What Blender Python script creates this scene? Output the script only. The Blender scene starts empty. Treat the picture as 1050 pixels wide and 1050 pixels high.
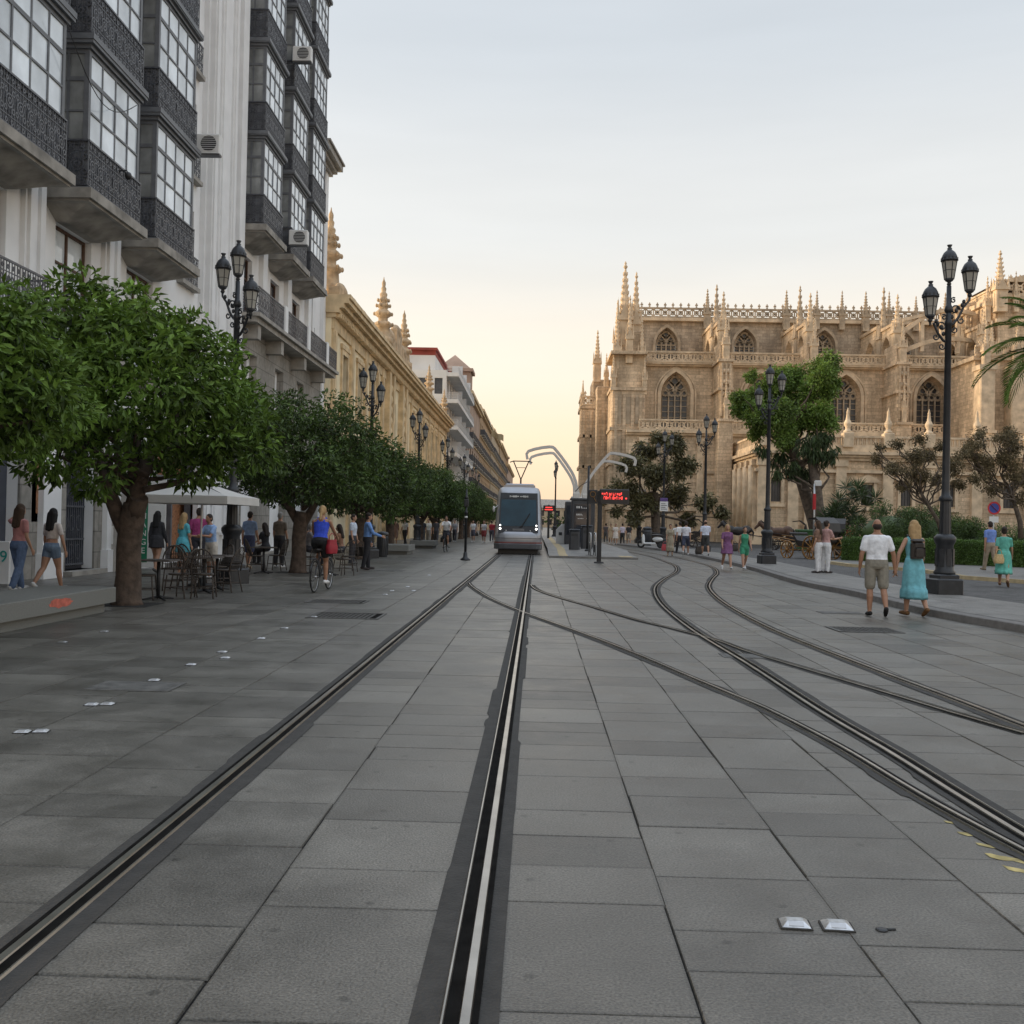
import bpy, math, random
from mathutils import Vector, Matrix
R_ = math.radians
sin, cos, pi = math.sin, math.cos, math.pi
random.seed(11)
scn = bpy.context.scene
col = scn.collection

# ------------------------------------------------------------------ camera
CAMH = 1.55
cam_d = bpy.data.cameras.new('camera'); cam = bpy.data.objects.new('camera', cam_d); col.objects.link(cam)
CR = (Matrix.Rotation(R_(1.36), 3, 'Z') @ Matrix.Rotation(R_(90.63), 3, 'X') @ Matrix.Rotation(R_(1.2), 3, 'Z'))
cam.matrix_world = Matrix.Translation((0, 0, CAMH)) @ CR.to_4x4()
cam_d.sensor_width = 36; cam_d.lens = 36; cam_d.clip_end = 6000; cam_d.clip_start = 0.05
scn.camera = cam

def ray(px, py):
    return CR @ Vector(((px-525)/1050, -(py-525)/1050, -1))
def G(px, py, z=0.0):
    d = ray(px, py); t = (z-CAMH)/d.z
    return Vector((d.x*t, d.y*t, z))
def PY(px, py, Y):
    d = ray(px, py); t = Y/d.y
    return Vector((d.x*t, Y, CAMH+d.z*t))
def PX(px, py, X):
    d = ray(px, py); t = X/d.x
    return Vector((X, d.y*t, CAMH+d.z*t))

# ------------------------------------------------------------------ object helpers
WL = {}
def tag(o, label=None, cat=None, group=None, kind=None):
    if label: o['label'] = label
    if cat: o['category'] = cat
    if group: o['group'] = group
    if kind: o['kind'] = kind
    return o
def thing(name, loc, label, cat, group=None, rz=0):
    o = bpy.data.objects.new(name, None); col.objects.link(o)
    o.location = loc; o.rotation_euler = (0, 0, rz); o.empty_display_size = 0.2
    WL[o.name] = Vector(loc)
    return tag(o, label, cat, group)
def children(o): return [c for c in list(o.children)]
def copy_tree(o, parent=None):
    c = o.copy(); col.objects.link(c)
    if parent is not None: c.parent = parent
    for ch in children(o): copy_tree(ch, c)
    return c
def dup(o, loc, rz, label=None, scale=None, sz=None):
    c = copy_tree(o); c.location = loc; c.rotation_euler = (0, 0, rz)
    if scale: c.scale = (scale, scale, scale)
    if sz: c.scale = sz
    if label: c['label'] = label
    return c

class MB:
    def __init__(s): s.v = []; s.f = []; s.mi = []; s.sm = []; s.t = []; s.tint = 0.5; s.cuts = []
    def cut(s): s.cuts.append((len(s.v), len(s.f)))
    def add(s, vs, fs, sm=False, mi=0, t=None):
        b = len(s.v); s.v.extend(tuple(p) for p in vs)
        t = s.tint if t is None else t
        for q in fs:
            s.f.append(tuple(b+i for i in q)); s.mi.append(mi); s.sm.append(sm); s.t.append(t)
    def box(s, x0, x1, y0, y1, z0, z1, mi=0, t=None):
        if x0 > x1: x0, x1 = x1, x0
        if y0 > y1: y0, y1 = y1, y0
        if z0 > z1: z0, z1 = z1, z0
        s.add([(x0,y0,z0),(x1,y0,z0),(x1,y1,z0),(x0,y1,z0),(x0,y0,z1),(x1,y0,z1),(x1,y1,z1),(x0,y1,z1)],
              [(0,3,2,1),(4,5,6,7),(0,1,5,4),(1,2,6,5),(2,3,7,6),(3,0,4,7)], False, mi, t)
    def bbox(s, x0, x1, y0, y1, z0, z1, b=0.02, mi=0, t=None):
        # box with chamfered vertical edges and top rim
        def ring(x0,x1,y0,y1,z,b): return [(x0+b,y0,z),(x1-b,y0,z),(x1,y0+b,z),(x1,y1-b,z),(x1-b,y1,z),(x0+b,y1,z),(x0,y1-b,z),(x0,y0+b,z)]
        rs = [ring(x0,x1,y0,y1,z0,b), ring(x0,x1,y0,y1,z1-b,b), ring(x0+b,x1-b,y0+b,y1-b,z1,b*.6)]
        s.loft(rs, True, True, False, mi, t)
    def obox(s, c, ax, ay, az, mi=0, t=None):
        c = Vector(c); ax = Vector(ax); ay = Vector(ay); az = Vector(az)
        P = [c+sx*ax+sy*ay+sz*az for sz in (-1,1) for sx,sy in ((-1,-1),(1,-1),(1,1),(-1,1))]
        s.add(P, [(0,3,2,1),(4,5,6,7),(0,1,5,4),(1,2,6,5),(2,3,7,6),(3,0,4,7)], False, mi, t)
    def bar(s, p0, p1, w, d=None, mi=0, t=None):
        p0 = Vector(p0); p1 = Vector(p1); d = d or w
        a = p1-p0; L = a.length
        if L < 1e-6: return
        a.normalize(); u = a.cross(Vector((0,0,1)))
        if u.length < 1e-3: u = Vector((1,0,0))
        u.normalize(); w_ = a.cross(u)
        s.obox((p0+p1)/2, a*(L/2), u*(w/2), w_*(d/2), mi, t)
    def loft(s, rings, cap0=True, cap1=True, sm=False, mi=0, t=None):
        n = len(rings[0]); vs = [p for r in rings for p in r]; fs = []
        for k in range(len(rings)-1):
            for i in range(n):
                j = (i+1) % n
                fs.append((k*n+i, k*n+j, (k+1)*n+j, (k+1)*n+i))
        s.add(vs, fs, sm, mi, t)
        b = len(s.v)-len(vs); tt = s.tint if t is None else t
        if cap0: s.f.append(tuple(b+i for i in range(n))[::-1]); s.mi.append(mi); s.sm.append(False); s.t.append(tt)
        if cap1: s.f.append(tuple(b+(len(rings)-1)*n+i for i in range(n))); s.mi.append(mi); s.sm.append(False); s.t.append(tt)
    def tube(s, pts, rad, n=8, caps=True, sm=True, mi=0, t=None):
        pts = [Vector(p) for p in pts]
        if not hasattr(rad, '__len__'): rad = [rad]*len(pts)
        u = None; rings = []
        for i, p in enumerate(pts):
            a = (pts[min(i+1,len(pts)-1)]-pts[max(i-1,0)])
            if a.length < 1e-9: a = Vector((0,0,1))
            a.normalize()
            if u is None:
                u = a.cross(Vector((0,0,1)))
                if u.length < 1e-3: u = Vector((1,0,0))
            u = (u-a*u.dot(a)); u.normalize(); w = a.cross(u)
            rings.append([p+(u*cos(2*pi*k/n)+w*sin(2*pi*k/n))*rad[i] for k in range(n)])
        s.loft(rings, caps, caps, sm, mi, t)
    def lathe(s, prof, n=12, c=(0,0), sm=True, mi=0, t=None):
        rings = [[(c[0]+r*cos(2*pi*k/n), c[1]+r*sin(2*pi*k/n), z) for k in range(n)] for r, z in prof]
        s.loft(rings, True, True, sm, mi, t)
    def poly(s, pts, vec, mi=0, t=None):
        # extruded polygon
        n = len(pts); pts = [Vector(p) for p in pts]; vec = Vector(vec)
        s.add(pts+[p+vec for p in pts], [tuple(range(n))[::-1], tuple(range(n,2*n))]+[(i,(i+1)%n,n+(i+1)%n,n+i) for i in range(n)], False, mi, t)
    def ell(s, c, rx, ry, rz, n=12, m=8, mi=0, t=None, M=None):
        c = Vector(c); rings = []
        for k in range(m+1):
            a = -pi/2+pi*k/m; a = max(-pi/2+.03, min(pi/2-.03, a))
            rg = [Vector((rx*cos(a)*cos(2*pi*i/n), ry*cos(a)*sin(2*pi*i/n), rz*sin(a))) for i in range(n)]
            if M is not None: rg = [M@p for p in rg]
            rings.append([c+p for p in rg])
        s.loft(rings, True, True, True, mi, t)
    def cap(s, p0, p1, r0, r1, n=10):
        p0 = Vector(p0); p1 = Vector(p1); a = p1-p0
        if a.length < 1e-6: a = Vector((0,0,1e-4))
        a.normalize()
        pts = []; rr = []
        for k in (0.02,.35,.7): pts.append(p0-a*r0*cos(k*pi/2)); rr.append(r0*sin(k*pi/2)+1e-4)
        pts.append(p0); rr.append(r0); pts.append(p1); rr.append(r1)
        for k in (.7,.35,0.02): pts.append(p1+a*r1*cos(k*pi/2)); rr.append(r1*sin(k*pi/2)+1e-4)
        s.tube(pts, rr, n)
    def quad(s, a, b, c, d, mi=0, t=None): s.add([a,b,c,d], [(0,1,2,3)], False, mi, t)
    def mesh(s, name, off=None):
        me = bpy.data.meshes.new(name)
        v = s.v if off is None else [(a-off[0], b-off[1], c-off[2]) for a, b, c in s.v]
        me.from_pydata(v, [], s.f)
        me.polygons.foreach_set('material_index', s.mi)
        me.polygons.foreach_set('use_smooth', s.sm)
        at = me.attributes.new('tint', 'FLOAT', 'FACE'); at.data.foreach_set('value', s.t)
        me.update(); return me
    def build(s, name, mats, parent=None, local=False):
        if not isinstance(mats, (list, tuple)): mats = [mats]
        off = WL.get(parent.name, Vector((0,0,0))) if (parent is not None and not local) else None
        if s.cuts:      # one object per separate piece
            C = [(0,0)]+[c for c in s.cuts if c[0] > 0]+[(len(s.v),len(s.f))]; first = None
            for (v0,f0),(v1,f1) in zip(C, C[1:]):
                if v1 <= v0: continue
                q = MB(); q.v = s.v[v0:v1]; q.f = [tuple(i-v0 for i in f) for f in s.f[f0:f1]]; q.mi = s.mi[f0:f1]; q.sm = s.sm[f0:f1]; q.t = s.t[f0:f1]
                o = q.build(name, mats, parent, local); first = first or o
            return first
        me = s.mesh(name, off)
        return link(name, me, mats, parent)
def link(name, me, mats, parent=None):
    o = bpy.data.objects.new(name, me); col.objects.link(o)
    if not isinstance(mats, (list, tuple)): mats = [mats]
    for m in mats: me.materials.append(m)
    if parent is not None:
        o.parent = parent; WL[o.name] = WL.get(parent.name, Vector((0,0,0)))
    else: WL[o.name] = Vector((0,0,0))
    return o
def inst(name, me, parent, loc, rz=0, sc=None):
    # another object on the same mesh, under a part or thing
    o = bpy.data.objects.new(name, me); col.objects.link(o)
    if parent is not None: o.parent = parent
    base = WL.get(parent.name, Vector((0,0,0))) if parent is not None else Vector((0,0,0))
    o.location = Vector(loc)-base; o.rotation_euler = (0,0,rz)
    if sc: o.scale = sc
    WL[o.name] = Vector(loc)
    return o
def text_mesh(txt, size, depth=0.004):
    cu = bpy.data.curves.new('lettering', 'FONT'); cu.body = txt; cu.size = size; cu.extrude = depth; cu.align_x = 'CENTER'; cu.align_y = 'CENTER'
    o = bpy.data.objects.new('lettering', cu); col.objects.link(o)
    me = bpy.data.meshes.new_from_object(o.evaluated_get(bpy.context.evaluated_depsgraph_get()))
    bpy.data.objects.remove(o); return me

# ------------------------------------------------------------------ materials
M = {}
def mat(name, c, rough=0.6, metal=0.0, var=0.15, scale=4.0, bump=0.0, bscale=40, tint=0.0, spec=0.5, trans=0.0, c2=None, emit=None):
    m = bpy.data.materials.new(name); m.use_nodes = True; nt = m.node_tree; N = nt.nodes; L = nt.links
    b = N['Principled BSDF']; b.inputs['Roughness'].default_value = rough; b.inputs['Metallic'].default_value = metal
    b.inputs['Specular IOR Level'].default_value = spec
    tc = N.new('ShaderNodeTexCoord')
    nz = N.new('ShaderNodeTexNoise'); nz.inputs['Scale'].default_value = scale; nz.inputs['Detail'].default_value = 6
    L.new(tc.outputs['Object'], nz.inputs['Vector'])
    mx = N.new('ShaderNodeMix'); mx.data_type = 'RGBA'
    ca = [x*(1-var) for x in c]; cb = [min(1, x*(1+var)) for x in c] if c2 is None else c2
    mx.inputs[6].default_value = (*ca, 1); mx.inputs[7].default_value = (*cb, 1)
    rp = N.new('ShaderNodeMapRange'); rp.inputs[1].default_value = .3; rp.inputs[2].default_value = .7
    L.new(nz.outputs['Fac'], rp.inputs[0]); L.new(rp.outputs[0], mx.inputs[0])
    out = mx.outputs[2]
    if tint:
        at = N.new('ShaderNodeAttribute'); at.attribute_name = 'tint'
        mr = N.new('ShaderNodeMapRange'); mr.inputs[3].default_value = 1-tint; mr.inputs[4].default_value = 1+tint
        L.new(at.outputs['Fac'], mr.inputs[0])
        vm = N.new('ShaderNodeVectorMath'); vm.operation = 'SCALE'
        L.new(out, vm.inputs[0]); L.new(mr.outputs[0], vm.inputs['Scale']); out = vm.outputs[0]
    L.new(out, b.inputs['Base Color'])
    if bump:
        n2 = N.new('ShaderNodeTexNoise'); n2.inputs['Scale'].default_value = bscale; n2.inputs['Detail'].default_value = 4
        L.new(tc.outputs['Object'], n2.inputs['Vector'])
        bp = N.new('ShaderNodeBump'); bp.inputs['Strength'].default_value = bump; bp.inputs['Distance'].default_value = 0.02
        L.new(n2.outputs['Fac'], bp.inputs['Height']); L.new(bp.outputs[0], b.inputs['Normal'])
    if emit:
        b.inputs['Emission Color'].default_value = (*emit[:3], 1); b.inputs['Emission Strength'].default_value = emit[3]
    if trans:
        tr = N.new('ShaderNodeBsdfTranslucent'); L.new(out, tr.inputs['Color'])
        ms = N.new('ShaderNodeMixShader'); ms.inputs[0].default_value = trans
        L.new(b.outputs[0], ms.inputs[1]); L.new(tr.outputs[0], ms.inputs[2]); L.new(ms.outputs[0], N['Material Output'].inputs['Surface'])
    M[name] = m; return m
def masonry(name, c, bw, bh, var=0.2, mort=0.6, axis='XZ', rough=0.85, stain=0.25, bump=.5, msize=.02):
    m = bpy.data.materials.new(name); m.use_nodes = True; nt = m.node_tree; N = nt.nodes; L = nt.links
    b = N['Principled BSDF']; b.inputs['Roughness'].default_value = rough; b.inputs['Specular IOR Level'].default_value = .2
    tc = N.new('ShaderNodeTexCoord'); sp = N.new('ShaderNodeSeparateXYZ'); cb = N.new('ShaderNodeCombineXYZ')
    L.new(tc.outputs['Object'], sp.inputs[0])
    ad = N.new('ShaderNodeMath'); ad.operation = 'ADD'; L.new(sp.outputs['X'], ad.inputs[0]); L.new(sp.outputs['Y'], ad.inputs[1])
    L.new(ad.outputs[0], cb.inputs['X']); L.new(sp.outputs['Z'], cb.inputs['Y'])
    br = N.new('ShaderNodeTexBrick'); L.new(cb.outputs[0], br.inputs['Vector'])
    br.inputs['Scale'].default_value = 1; br.inputs['Brick Width'].default_value = bw; br.inputs['Row Height'].default_value = bh
    br.inputs['Mortar Size'].default_value = msize; br.inputs['Mortar Smooth'].default_value = .3; br.inputs['Bias'].default_value = 0
    br.inputs['Color1'].default_value = (*[x*(1-var) for x in c], 1); br.inputs['Color2'].default_value = (*[x*(1+var) for x in c], 1)
    br.inputs['Mortar'].default_value = (*[x*mort for x in c], 1)
    nz = N.new('ShaderNodeTexNoise'); nz.inputs['Scale'].default_value = .35; nz.inputs['Detail'].default_value = 8; nz.inputs['Roughness'].default_value = .65
    mp = N.new('ShaderNodeMapping'); mp.inputs['Scale'].default_value = (1.6,1.6,.55); L.new(tc.outputs['Object'], mp.inputs[0]); L.new(mp.outputs[0], nz.inputs['Vector'])
    mr = N.new('ShaderNodeMapRange'); mr.inputs[1].default_value = .35; mr.inputs[2].default_value = .68; mr.inputs[3].default_value = 1-stain; mr.inputs[4].default_value = 1+stain*.6
    L.new(nz.outputs['Fac'], mr.inputs[0])
    n3 = N.new('ShaderNodeTexNoise'); n3.inputs['Scale'].default_value = 5; n3.inputs['Detail'].default_value = 6; L.new(tc.outputs['Object'], n3.inputs['Vector'])
    m3 = N.new('ShaderNodeMapRange'); m3.inputs[1].default_value = .3; m3.inputs[2].default_value = .7; m3.inputs[3].default_value = .82; m3.inputs[4].default_value = 1.15
    L.new(n3.outputs['Fac'], m3.inputs[0])
    mu = N.new('ShaderNodeMath'); mu.operation = 'MULTIPLY'; L.new(mr.outputs[0], mu.inputs[0]); L.new(m3.outputs[0], mu.inputs[1])
    vm = N.new('ShaderNodeVectorMath'); vm.operation = 'SCALE'; L.new(br.outputs['Color'], vm.inputs[0]); L.new(mu.outputs[0], vm.inputs['Scale'])
    L.new(vm.outputs[0], b.inputs['Base Color'])
    bp = N.new('ShaderNodeBump'); bp.inputs['Strength'].default_value = bump; bp.inputs['Distance'].default_value = .03; L.new(mu.outputs[0], bp.inputs['Height']); L.new(bp.outputs[0], b.inputs['Normal'])
    M[name] = m; return m
mat('iron', (.022,.024,.028), .42, .0, .3, 6, .1, 60)
mat('iron_rail', (.085,.09,.105), .42, .0, .3, 6)
mat('bay_frame', (.13,.138,.152), .5, 0, .2, 3)
mat('white_wall', (.84,.84,.84), .8, 0, .10, .8, .15, 30)
mat('white_trim', (.80,.80,.80), .75, 0, .06, 1.5)
mat('slab_stone', (.34,.32,.29), .85, 0, .25, 2.5, .2, 30)
mat('under_slab', (.30,.28,.25), .85, 0, .4, 2.0)
masonry('grey_ashlar', (.33,.31,.28), 1.2, .55, .08, .6, stain=.2)
mat('pane', (.68,.74,.79), .05, 0, .25, .9, tint=.42, spec=.8)  # pale colour holds the sky's reflection as well as curtains
mat('side_pane', (.23,.24,.24), .1, 0, .4, 1.5, spec=.7)
mat('apron', (.16,.17,.19), .6, 0, .2, 3)
mat('dark_pane', (.035,.04,.05), .08, 0, .4, 2, spec=.7)
mat('brown_wood', (.10,.05,.028), .55, 0, .3, 5)
mat('dark_front', (.05,.055,.075), .4, 0, .2, 3)
mat('yellow_wall', (.84,.71,.48), .85, 0, .16, .7, .15, 20)
mat('ochre_stone', (.66,.50,.30), .85, 0, .28, 1.4, .3, 12)
mat('finial_stone', (.48,.35,.22), .9, 0, .35, 2.2, .4, 9)
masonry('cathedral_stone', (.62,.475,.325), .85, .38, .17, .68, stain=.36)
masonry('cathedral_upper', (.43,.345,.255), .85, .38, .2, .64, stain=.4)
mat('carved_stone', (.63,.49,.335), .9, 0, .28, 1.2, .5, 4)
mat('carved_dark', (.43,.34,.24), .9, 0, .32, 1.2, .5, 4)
mat('leaded_glass', (.065,.066,.07), .3, 0, .4, 1.0)
mat('granite_bench', (.19,.19,.175), .8, 0, .18, 60, .2, 80)
mat('rail_steel', (.42,.40,.37), .28, .9, .25, 3)
mat('groove', (.009,.0085,.008), .95, 0, .4, 10, spec=.05)  # shade of rail slots and grate pits put into the near-black colour
mat('cover_iron', (.095,.092,.085), .7, 0, .35, 9, .4, 40)
mat('rail_bed', (.036,.034,.031), .85, 0, .25, 9, .4, 60)
mat('joint', (.022,.021,.02), .9, 0, .4, 7, .4, 30)
mat('kerb', (.16,.15,.14), .8, 0, .2, 8, .2, 40)
mat('bark', (.085,.06,.045), .9, 0, .45, 7, .8, 14)
mat('bark_grey', (.11,.085,.065), .9, 0, .4, 5, .6, 8)
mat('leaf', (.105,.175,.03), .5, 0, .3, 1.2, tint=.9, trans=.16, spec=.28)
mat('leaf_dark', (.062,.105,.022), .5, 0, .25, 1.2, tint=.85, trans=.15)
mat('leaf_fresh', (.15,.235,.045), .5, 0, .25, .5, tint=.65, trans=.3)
mat('leaf_magnolia', (.14,.13,.06), .45, 0, .3, .5, tint=.7, trans=.2)
mat('leaf_dry', (.17,.135,.07), .7, 0, .3, .5, tint=.7, trans=.25)
mat('leaf_hedge', (.075,.14,.025), .5, 0, .3, .5, tint=.6, trans=.2)
mat('yucca', (.05,.08,.026), .5, 0, .3, .5, tint=.6, trans=.15)
mat('lantern_glass', (.62,.60,.54), .25, 0, .1, 3, trans=.45)
mat('tram_silver', (.36,.37,.40), .3, .5, .06, 2)
mat('tram_grey', (.17,.175,.19), .4, .3, .1, 2)
mat('tram_red', (.22,.07,.06), .4, 0, .1, 2)
mat('windscreen', (.015,.045,.065), .12, 0, .35, 1.2, spec=.35)
mat('tram_black', (.02,.02,.024), .4, 0, .2, 3)
mat('lamp_on', (1,1,1), .4, emit=(1,.97,.9,3))
mat('led_red', (.5,.03,.03), .4, emit=(1,.06,.05,.95))
mat('led_off', (.02,.018,.02), .35)
mat('warm_lamp', (1,.7,.3), .4, emit=(1,.55,.18,2.2))
mat('shelter', (.62,.60,.57), .5, .1, .08, 2)
mat('anthracite', (.055,.058,.065), .45, .2, .2, 3)
mat('steel', (.45,.45,.45), .35, .8, .1, 4)
mat('white_plastic', (.72,.72,.71), .5, 0, .06, 3)
mat('awning', (.72,.70,.66), .8, 0, .06, 2, trans=.2)
mat('rattan', (.075,.06,.05), .7, 0, .4, 40, .4, 90)
mat('black_metal', (.02,.02,.022), .5, 0, .2, 8)
mat('rubber', (.02,.02,.02), .85, 0, .2, 9)
mat('green_sign', (.02,.20,.11), .5, 0, .08, 3)
mat('white_letter', (.8,.8,.78), .6)
mat('teal_letter', (.02,.32,.28), .6)
mat('red_paint', (.50,.13,.09), .85, 0, .3, 14)
mat('yellow_paint', (.42,.34,.14), .85, 0, .5, 10)
mat('tactile', (.42,.33,.19), .85, 0, .2, 6)
mat('sign_red', (.5,.02,.03), .45); mat('sign_blue', (.03,.06,.32), .45)
mat('purple_plate', (.10,.06,.22), .5)
mat('poster', (.35,.16,.08), .5, 0, .6, 12)
mat('carriage_yellow', (.27,.13,.03), .4, 0, .12, 4)
mat('leather', (.025,.02,.018), .4, 0, .3, 8)
mat('horse_brown', (.09,.045,.025), .6, 0, .3, 4)
mat('green_bin', (.03,.09,.025), .5)
mat('red_bag', (.32,.015,.03), .55, 0, .15, 12)
mat('pink_bag', (.65,.10,.12), .55, 0, .15, 12)
mat('straw', (.55,.40,.20), .8, 0, .3, 60, .4, 60)
mat('apartment_white', (.68,.665,.64), .8, 0, .08, .5)
mat('roof_red', (.28,.055,.04), .8, 0, .2, .8)
mat('far_ochre', (.42,.28,.16), .85, 0, .2, .4)
mat('far_pink', (.40,.28,.21), .85, 0, .18, .4)
mat('far_cream', (.48,.38,.26), .85, 0, .15, .4)
mat('litter', (.6,.6,.58), .7)
mat('stud_metal', (.52,.53,.54), .38, .75, .3, 25, .2, 60)
mat('skin', (.42,.235,.155), .55, 0, .1, 6)
mat('skin_tan', (.34,.175,.105), .55, 0, .1, 6)
def cloth(name, c, var=.14):
    if name not in M: mat(name, c, .85, 0, .2, 11, .7, 13)
    return M[name]
def slabs(name, c, tint, rough, rvar):
    m = mat(name, c, rough, 0, .14, 1.1, .0, 1, tint=tint, spec=.5)
    nt = m.node_tree; N = nt.nodes; L = nt.links; b = N['Principled BSDF']
    tc = N.new('ShaderNodeTexCoord')
    # granite speckle + fine bump
    sp = N.new('ShaderNodeTexNoise'); sp.inputs['Scale'].default_value = 95; sp.inputs['Detail'].default_value = 5; L.new(tc.outputs['Object'], sp.inputs['Vector'])
    mr = N.new('ShaderNodeMapRange'); mr.inputs[1].default_value = .3; mr.inputs[2].default_value = .7; mr.inputs[3].default_value = .5; mr.inputs[4].default_value = 1.5; L.new(sp.outputs['Fac'], mr.inputs[0])
    # blotchy wear and spots
    st = N.new('ShaderNodeTexNoise'); st.inputs['Scale'].default_value = 1.7; st.inputs['Detail'].default_value = 10; st.inputs['Roughness'].default_value = .7; L.new(tc.outputs['Object'], st.inputs['Vector'])
    m2 = N.new('ShaderNodeMapRange'); m2.inputs[1].default_value = .3; m2.inputs[2].default_value = .7; m2.inputs[3].default_value = .6; m2.inputs[4].default_value = 1.28; L.new(st.outputs['Fac'], m2.inputs[0])
    vo = N.new('ShaderNodeTexVoronoi'); vo.voronoi_dimensions = '2D'; vo.inputs['Scale'].default_value = 1.5; L.new(tc.outputs['Object'], vo.inputs['Vector'])
    m4 = N.new('ShaderNodeMapRange'); m4.inputs[1].default_value = .018; m4.inputs[2].default_value = .04; m4.inputs[3].default_value = .55; m4.inputs[4].default_value = 1; L.new(vo.outputs['Distance'], m4.inputs[0])
    a = N.new('ShaderNodeMath'); a.operation = 'MULTIPLY'; L.new(mr.outputs[0], a.inputs[0]); L.new(m2.outputs[0], a.inputs[1])
    a2 = N.new('ShaderNodeMath'); a2.operation = 'MULTIPLY'; L.new(a.outputs[0], a2.inputs[0]); L.new(m4.outputs[0], a2.inputs[1])
    old = b.inputs['Base Color'].links[0].from_socket
    vm = N.new('ShaderNodeVectorMath'); vm.operation = 'SCALE'; L.new(old, vm.inputs[0]); L.new(a2.outputs[0], vm.inputs['Scale']); L.new(vm.outputs[0], b.inputs['Base Color'])
    m3 = N.new('ShaderNodeMapRange'); m3.inputs[1].default_value = .3; m3.inputs[2].default_value = .7; m3.inputs[3].default_value = rough-rvar; m3.inputs[4].default_value = rough+rvar; L.new(st.outputs['Fac'], m3.inputs[0]); L.new(m3.outputs[0], b.inputs['Roughness'])
    bp = N.new('ShaderNodeBump'); bp.inputs['Strength'].default_value = .6; bp.inputs['Distance'].default_value = .006; L.new(sp.outputs['Fac'], bp.inputs['Height']); L.new(bp.outputs[0], b.inputs['Normal'])
    return m
slabs('paving', (.122,.114,.099), .38, .40, .13)
slabs('pavement_stone', (.185,.175,.16), .2, .55, .08)
masonry('setts', (.14,.135,.13), .22, .12, .25, .45, stain=.2)
# setts lie on the ground: map by X,Y instead of height
_nt = M['setts'].node_tree
for l in list(_nt.links):
    if l.from_node.type == 'SEPXYZ' and l.from_socket.name == 'Z' and l.to_node.type == 'COMBXYZ':
        s_ = l.from_node; t_ = l.to_node; _nt.links.remove(l); _nt.links.new(s_.outputs['Y'], t_.inputs['Y']); _nt.links.new(s_.outputs['X'], t_.inputs['X'])

# ------------------------------------------------------------------ light
SUN_AZ, SUN_EL = R_(-78), R_(9)        # azimuth from +Y towards +X
scn.view_settings.view_transform = 'Standard'; scn.view_settings.look = 'None'; scn.view_settings.gamma = 1; scn.view_settings.exposure = 0.87
w = bpy.data.worlds.new('World'); scn.world = w; w.use_nodes = True
N = w.node_tree.nodes; L = w.node_tree.links; bg = N['Background']
sky = N.new('ShaderNodeTexSky'); sky.sky_type = 'NISHITA'; sky.sun_disc = False
sky.sun_elevation = SUN_EL; sky.sun_rotation = SUN_AZ; sky.air_density = 1.0; sky.dust_density = 4.0; sky.ozone_density = .6; sky.altitude = 0
tc = N.new('ShaderNodeTexCoord'); sx = N.new('ShaderNodeSeparateXYZ'); L.new(tc.outputs['Generated'], sx.inputs[0])
rp = N.new('ShaderNodeValToRGB'); rp.color_ramp.interpolation = 'EASE'
els = rp.color_ramp.elements
els[0].position = 0.0; els[0].color = (.62,.445,.30,1)
els[1].position = 1.0; els[1].color = (.62,.68,.78,1)  # zenith lies out of frame, brightened to light the street
for p, c in ((.06,(.60,.455,.325,1)), (.16,(.53,.465,.39,1)), (.28,(.435,.425,.41,1)), (.45,(.345,.36,.375,1)), (.7,(.46,.51,.57,1))):
    e = els.new(p); e.color = c
L.new(sx.outputs['Z'], rp.inputs[0])
# thin evening cloud streaks
nzm = N.new('ShaderNodeMapping'); nzm.inputs['Scale'].default_value = (2.2,2.2,16); L.new(tc.outputs['Generated'], nzm.inputs[0])
nz = N.new('ShaderNodeTexNoise'); nz.inputs['Scale'].default_value = 2.0; nz.inputs['Detail'].default_value = 6; L.new(nzm.outputs[0], nz.inputs['Vector'])
mr = N.new('ShaderNodeMapRange'); mr.inputs[1].default_value = .3; mr.inputs[2].default_value = .75; mr.inputs[3].default_value = .972; mr.inputs[4].default_value = 1.025; L.new(nz.outputs['Fac'], mr.inputs[0])
vs = N.new('ShaderNodeVectorMath'); vs.operation = 'SCALE'; L.new(rp.outputs[0], vs.inputs[0]); L.new(mr.outputs[0], vs.inputs['Scale'])
SKY_S, HAZE_S = 0.046, 0.93
va = N.new('ShaderNodeVectorMath'); va.operation = 'SCALE'; va.inputs['Scale'].default_value = HAZE_S/SKY_S; L.new(vs.outputs[0], va.inputs[0])
ad = N.new('ShaderNodeVectorMath'); ad.operation = 'ADD'; L.new(sky.outputs[0], ad.inputs[0]); L.new(va.outputs[0], ad.inputs[1])
L.new(ad.outputs[0], bg.inputs['Color']); bg.inputs['Strength'].default_value = SKY_S
sd = bpy.data.lights.new('sun', 'SUN'); so = bpy.data.objects.new('sun', sd); col.objects.link(so)
sd.energy = 1.7; sd.angle = R_(10); sd.color = (1, .79, .56)
sv = Vector((sin(SUN_AZ)*cos(SUN_EL), cos(SUN_AZ)*cos(SUN_EL), sin(SUN_EL)))
so.rotation_euler = sv.to_track_quat('Z', 'Y').to_euler(); so.location = (0,0,60)
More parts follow.
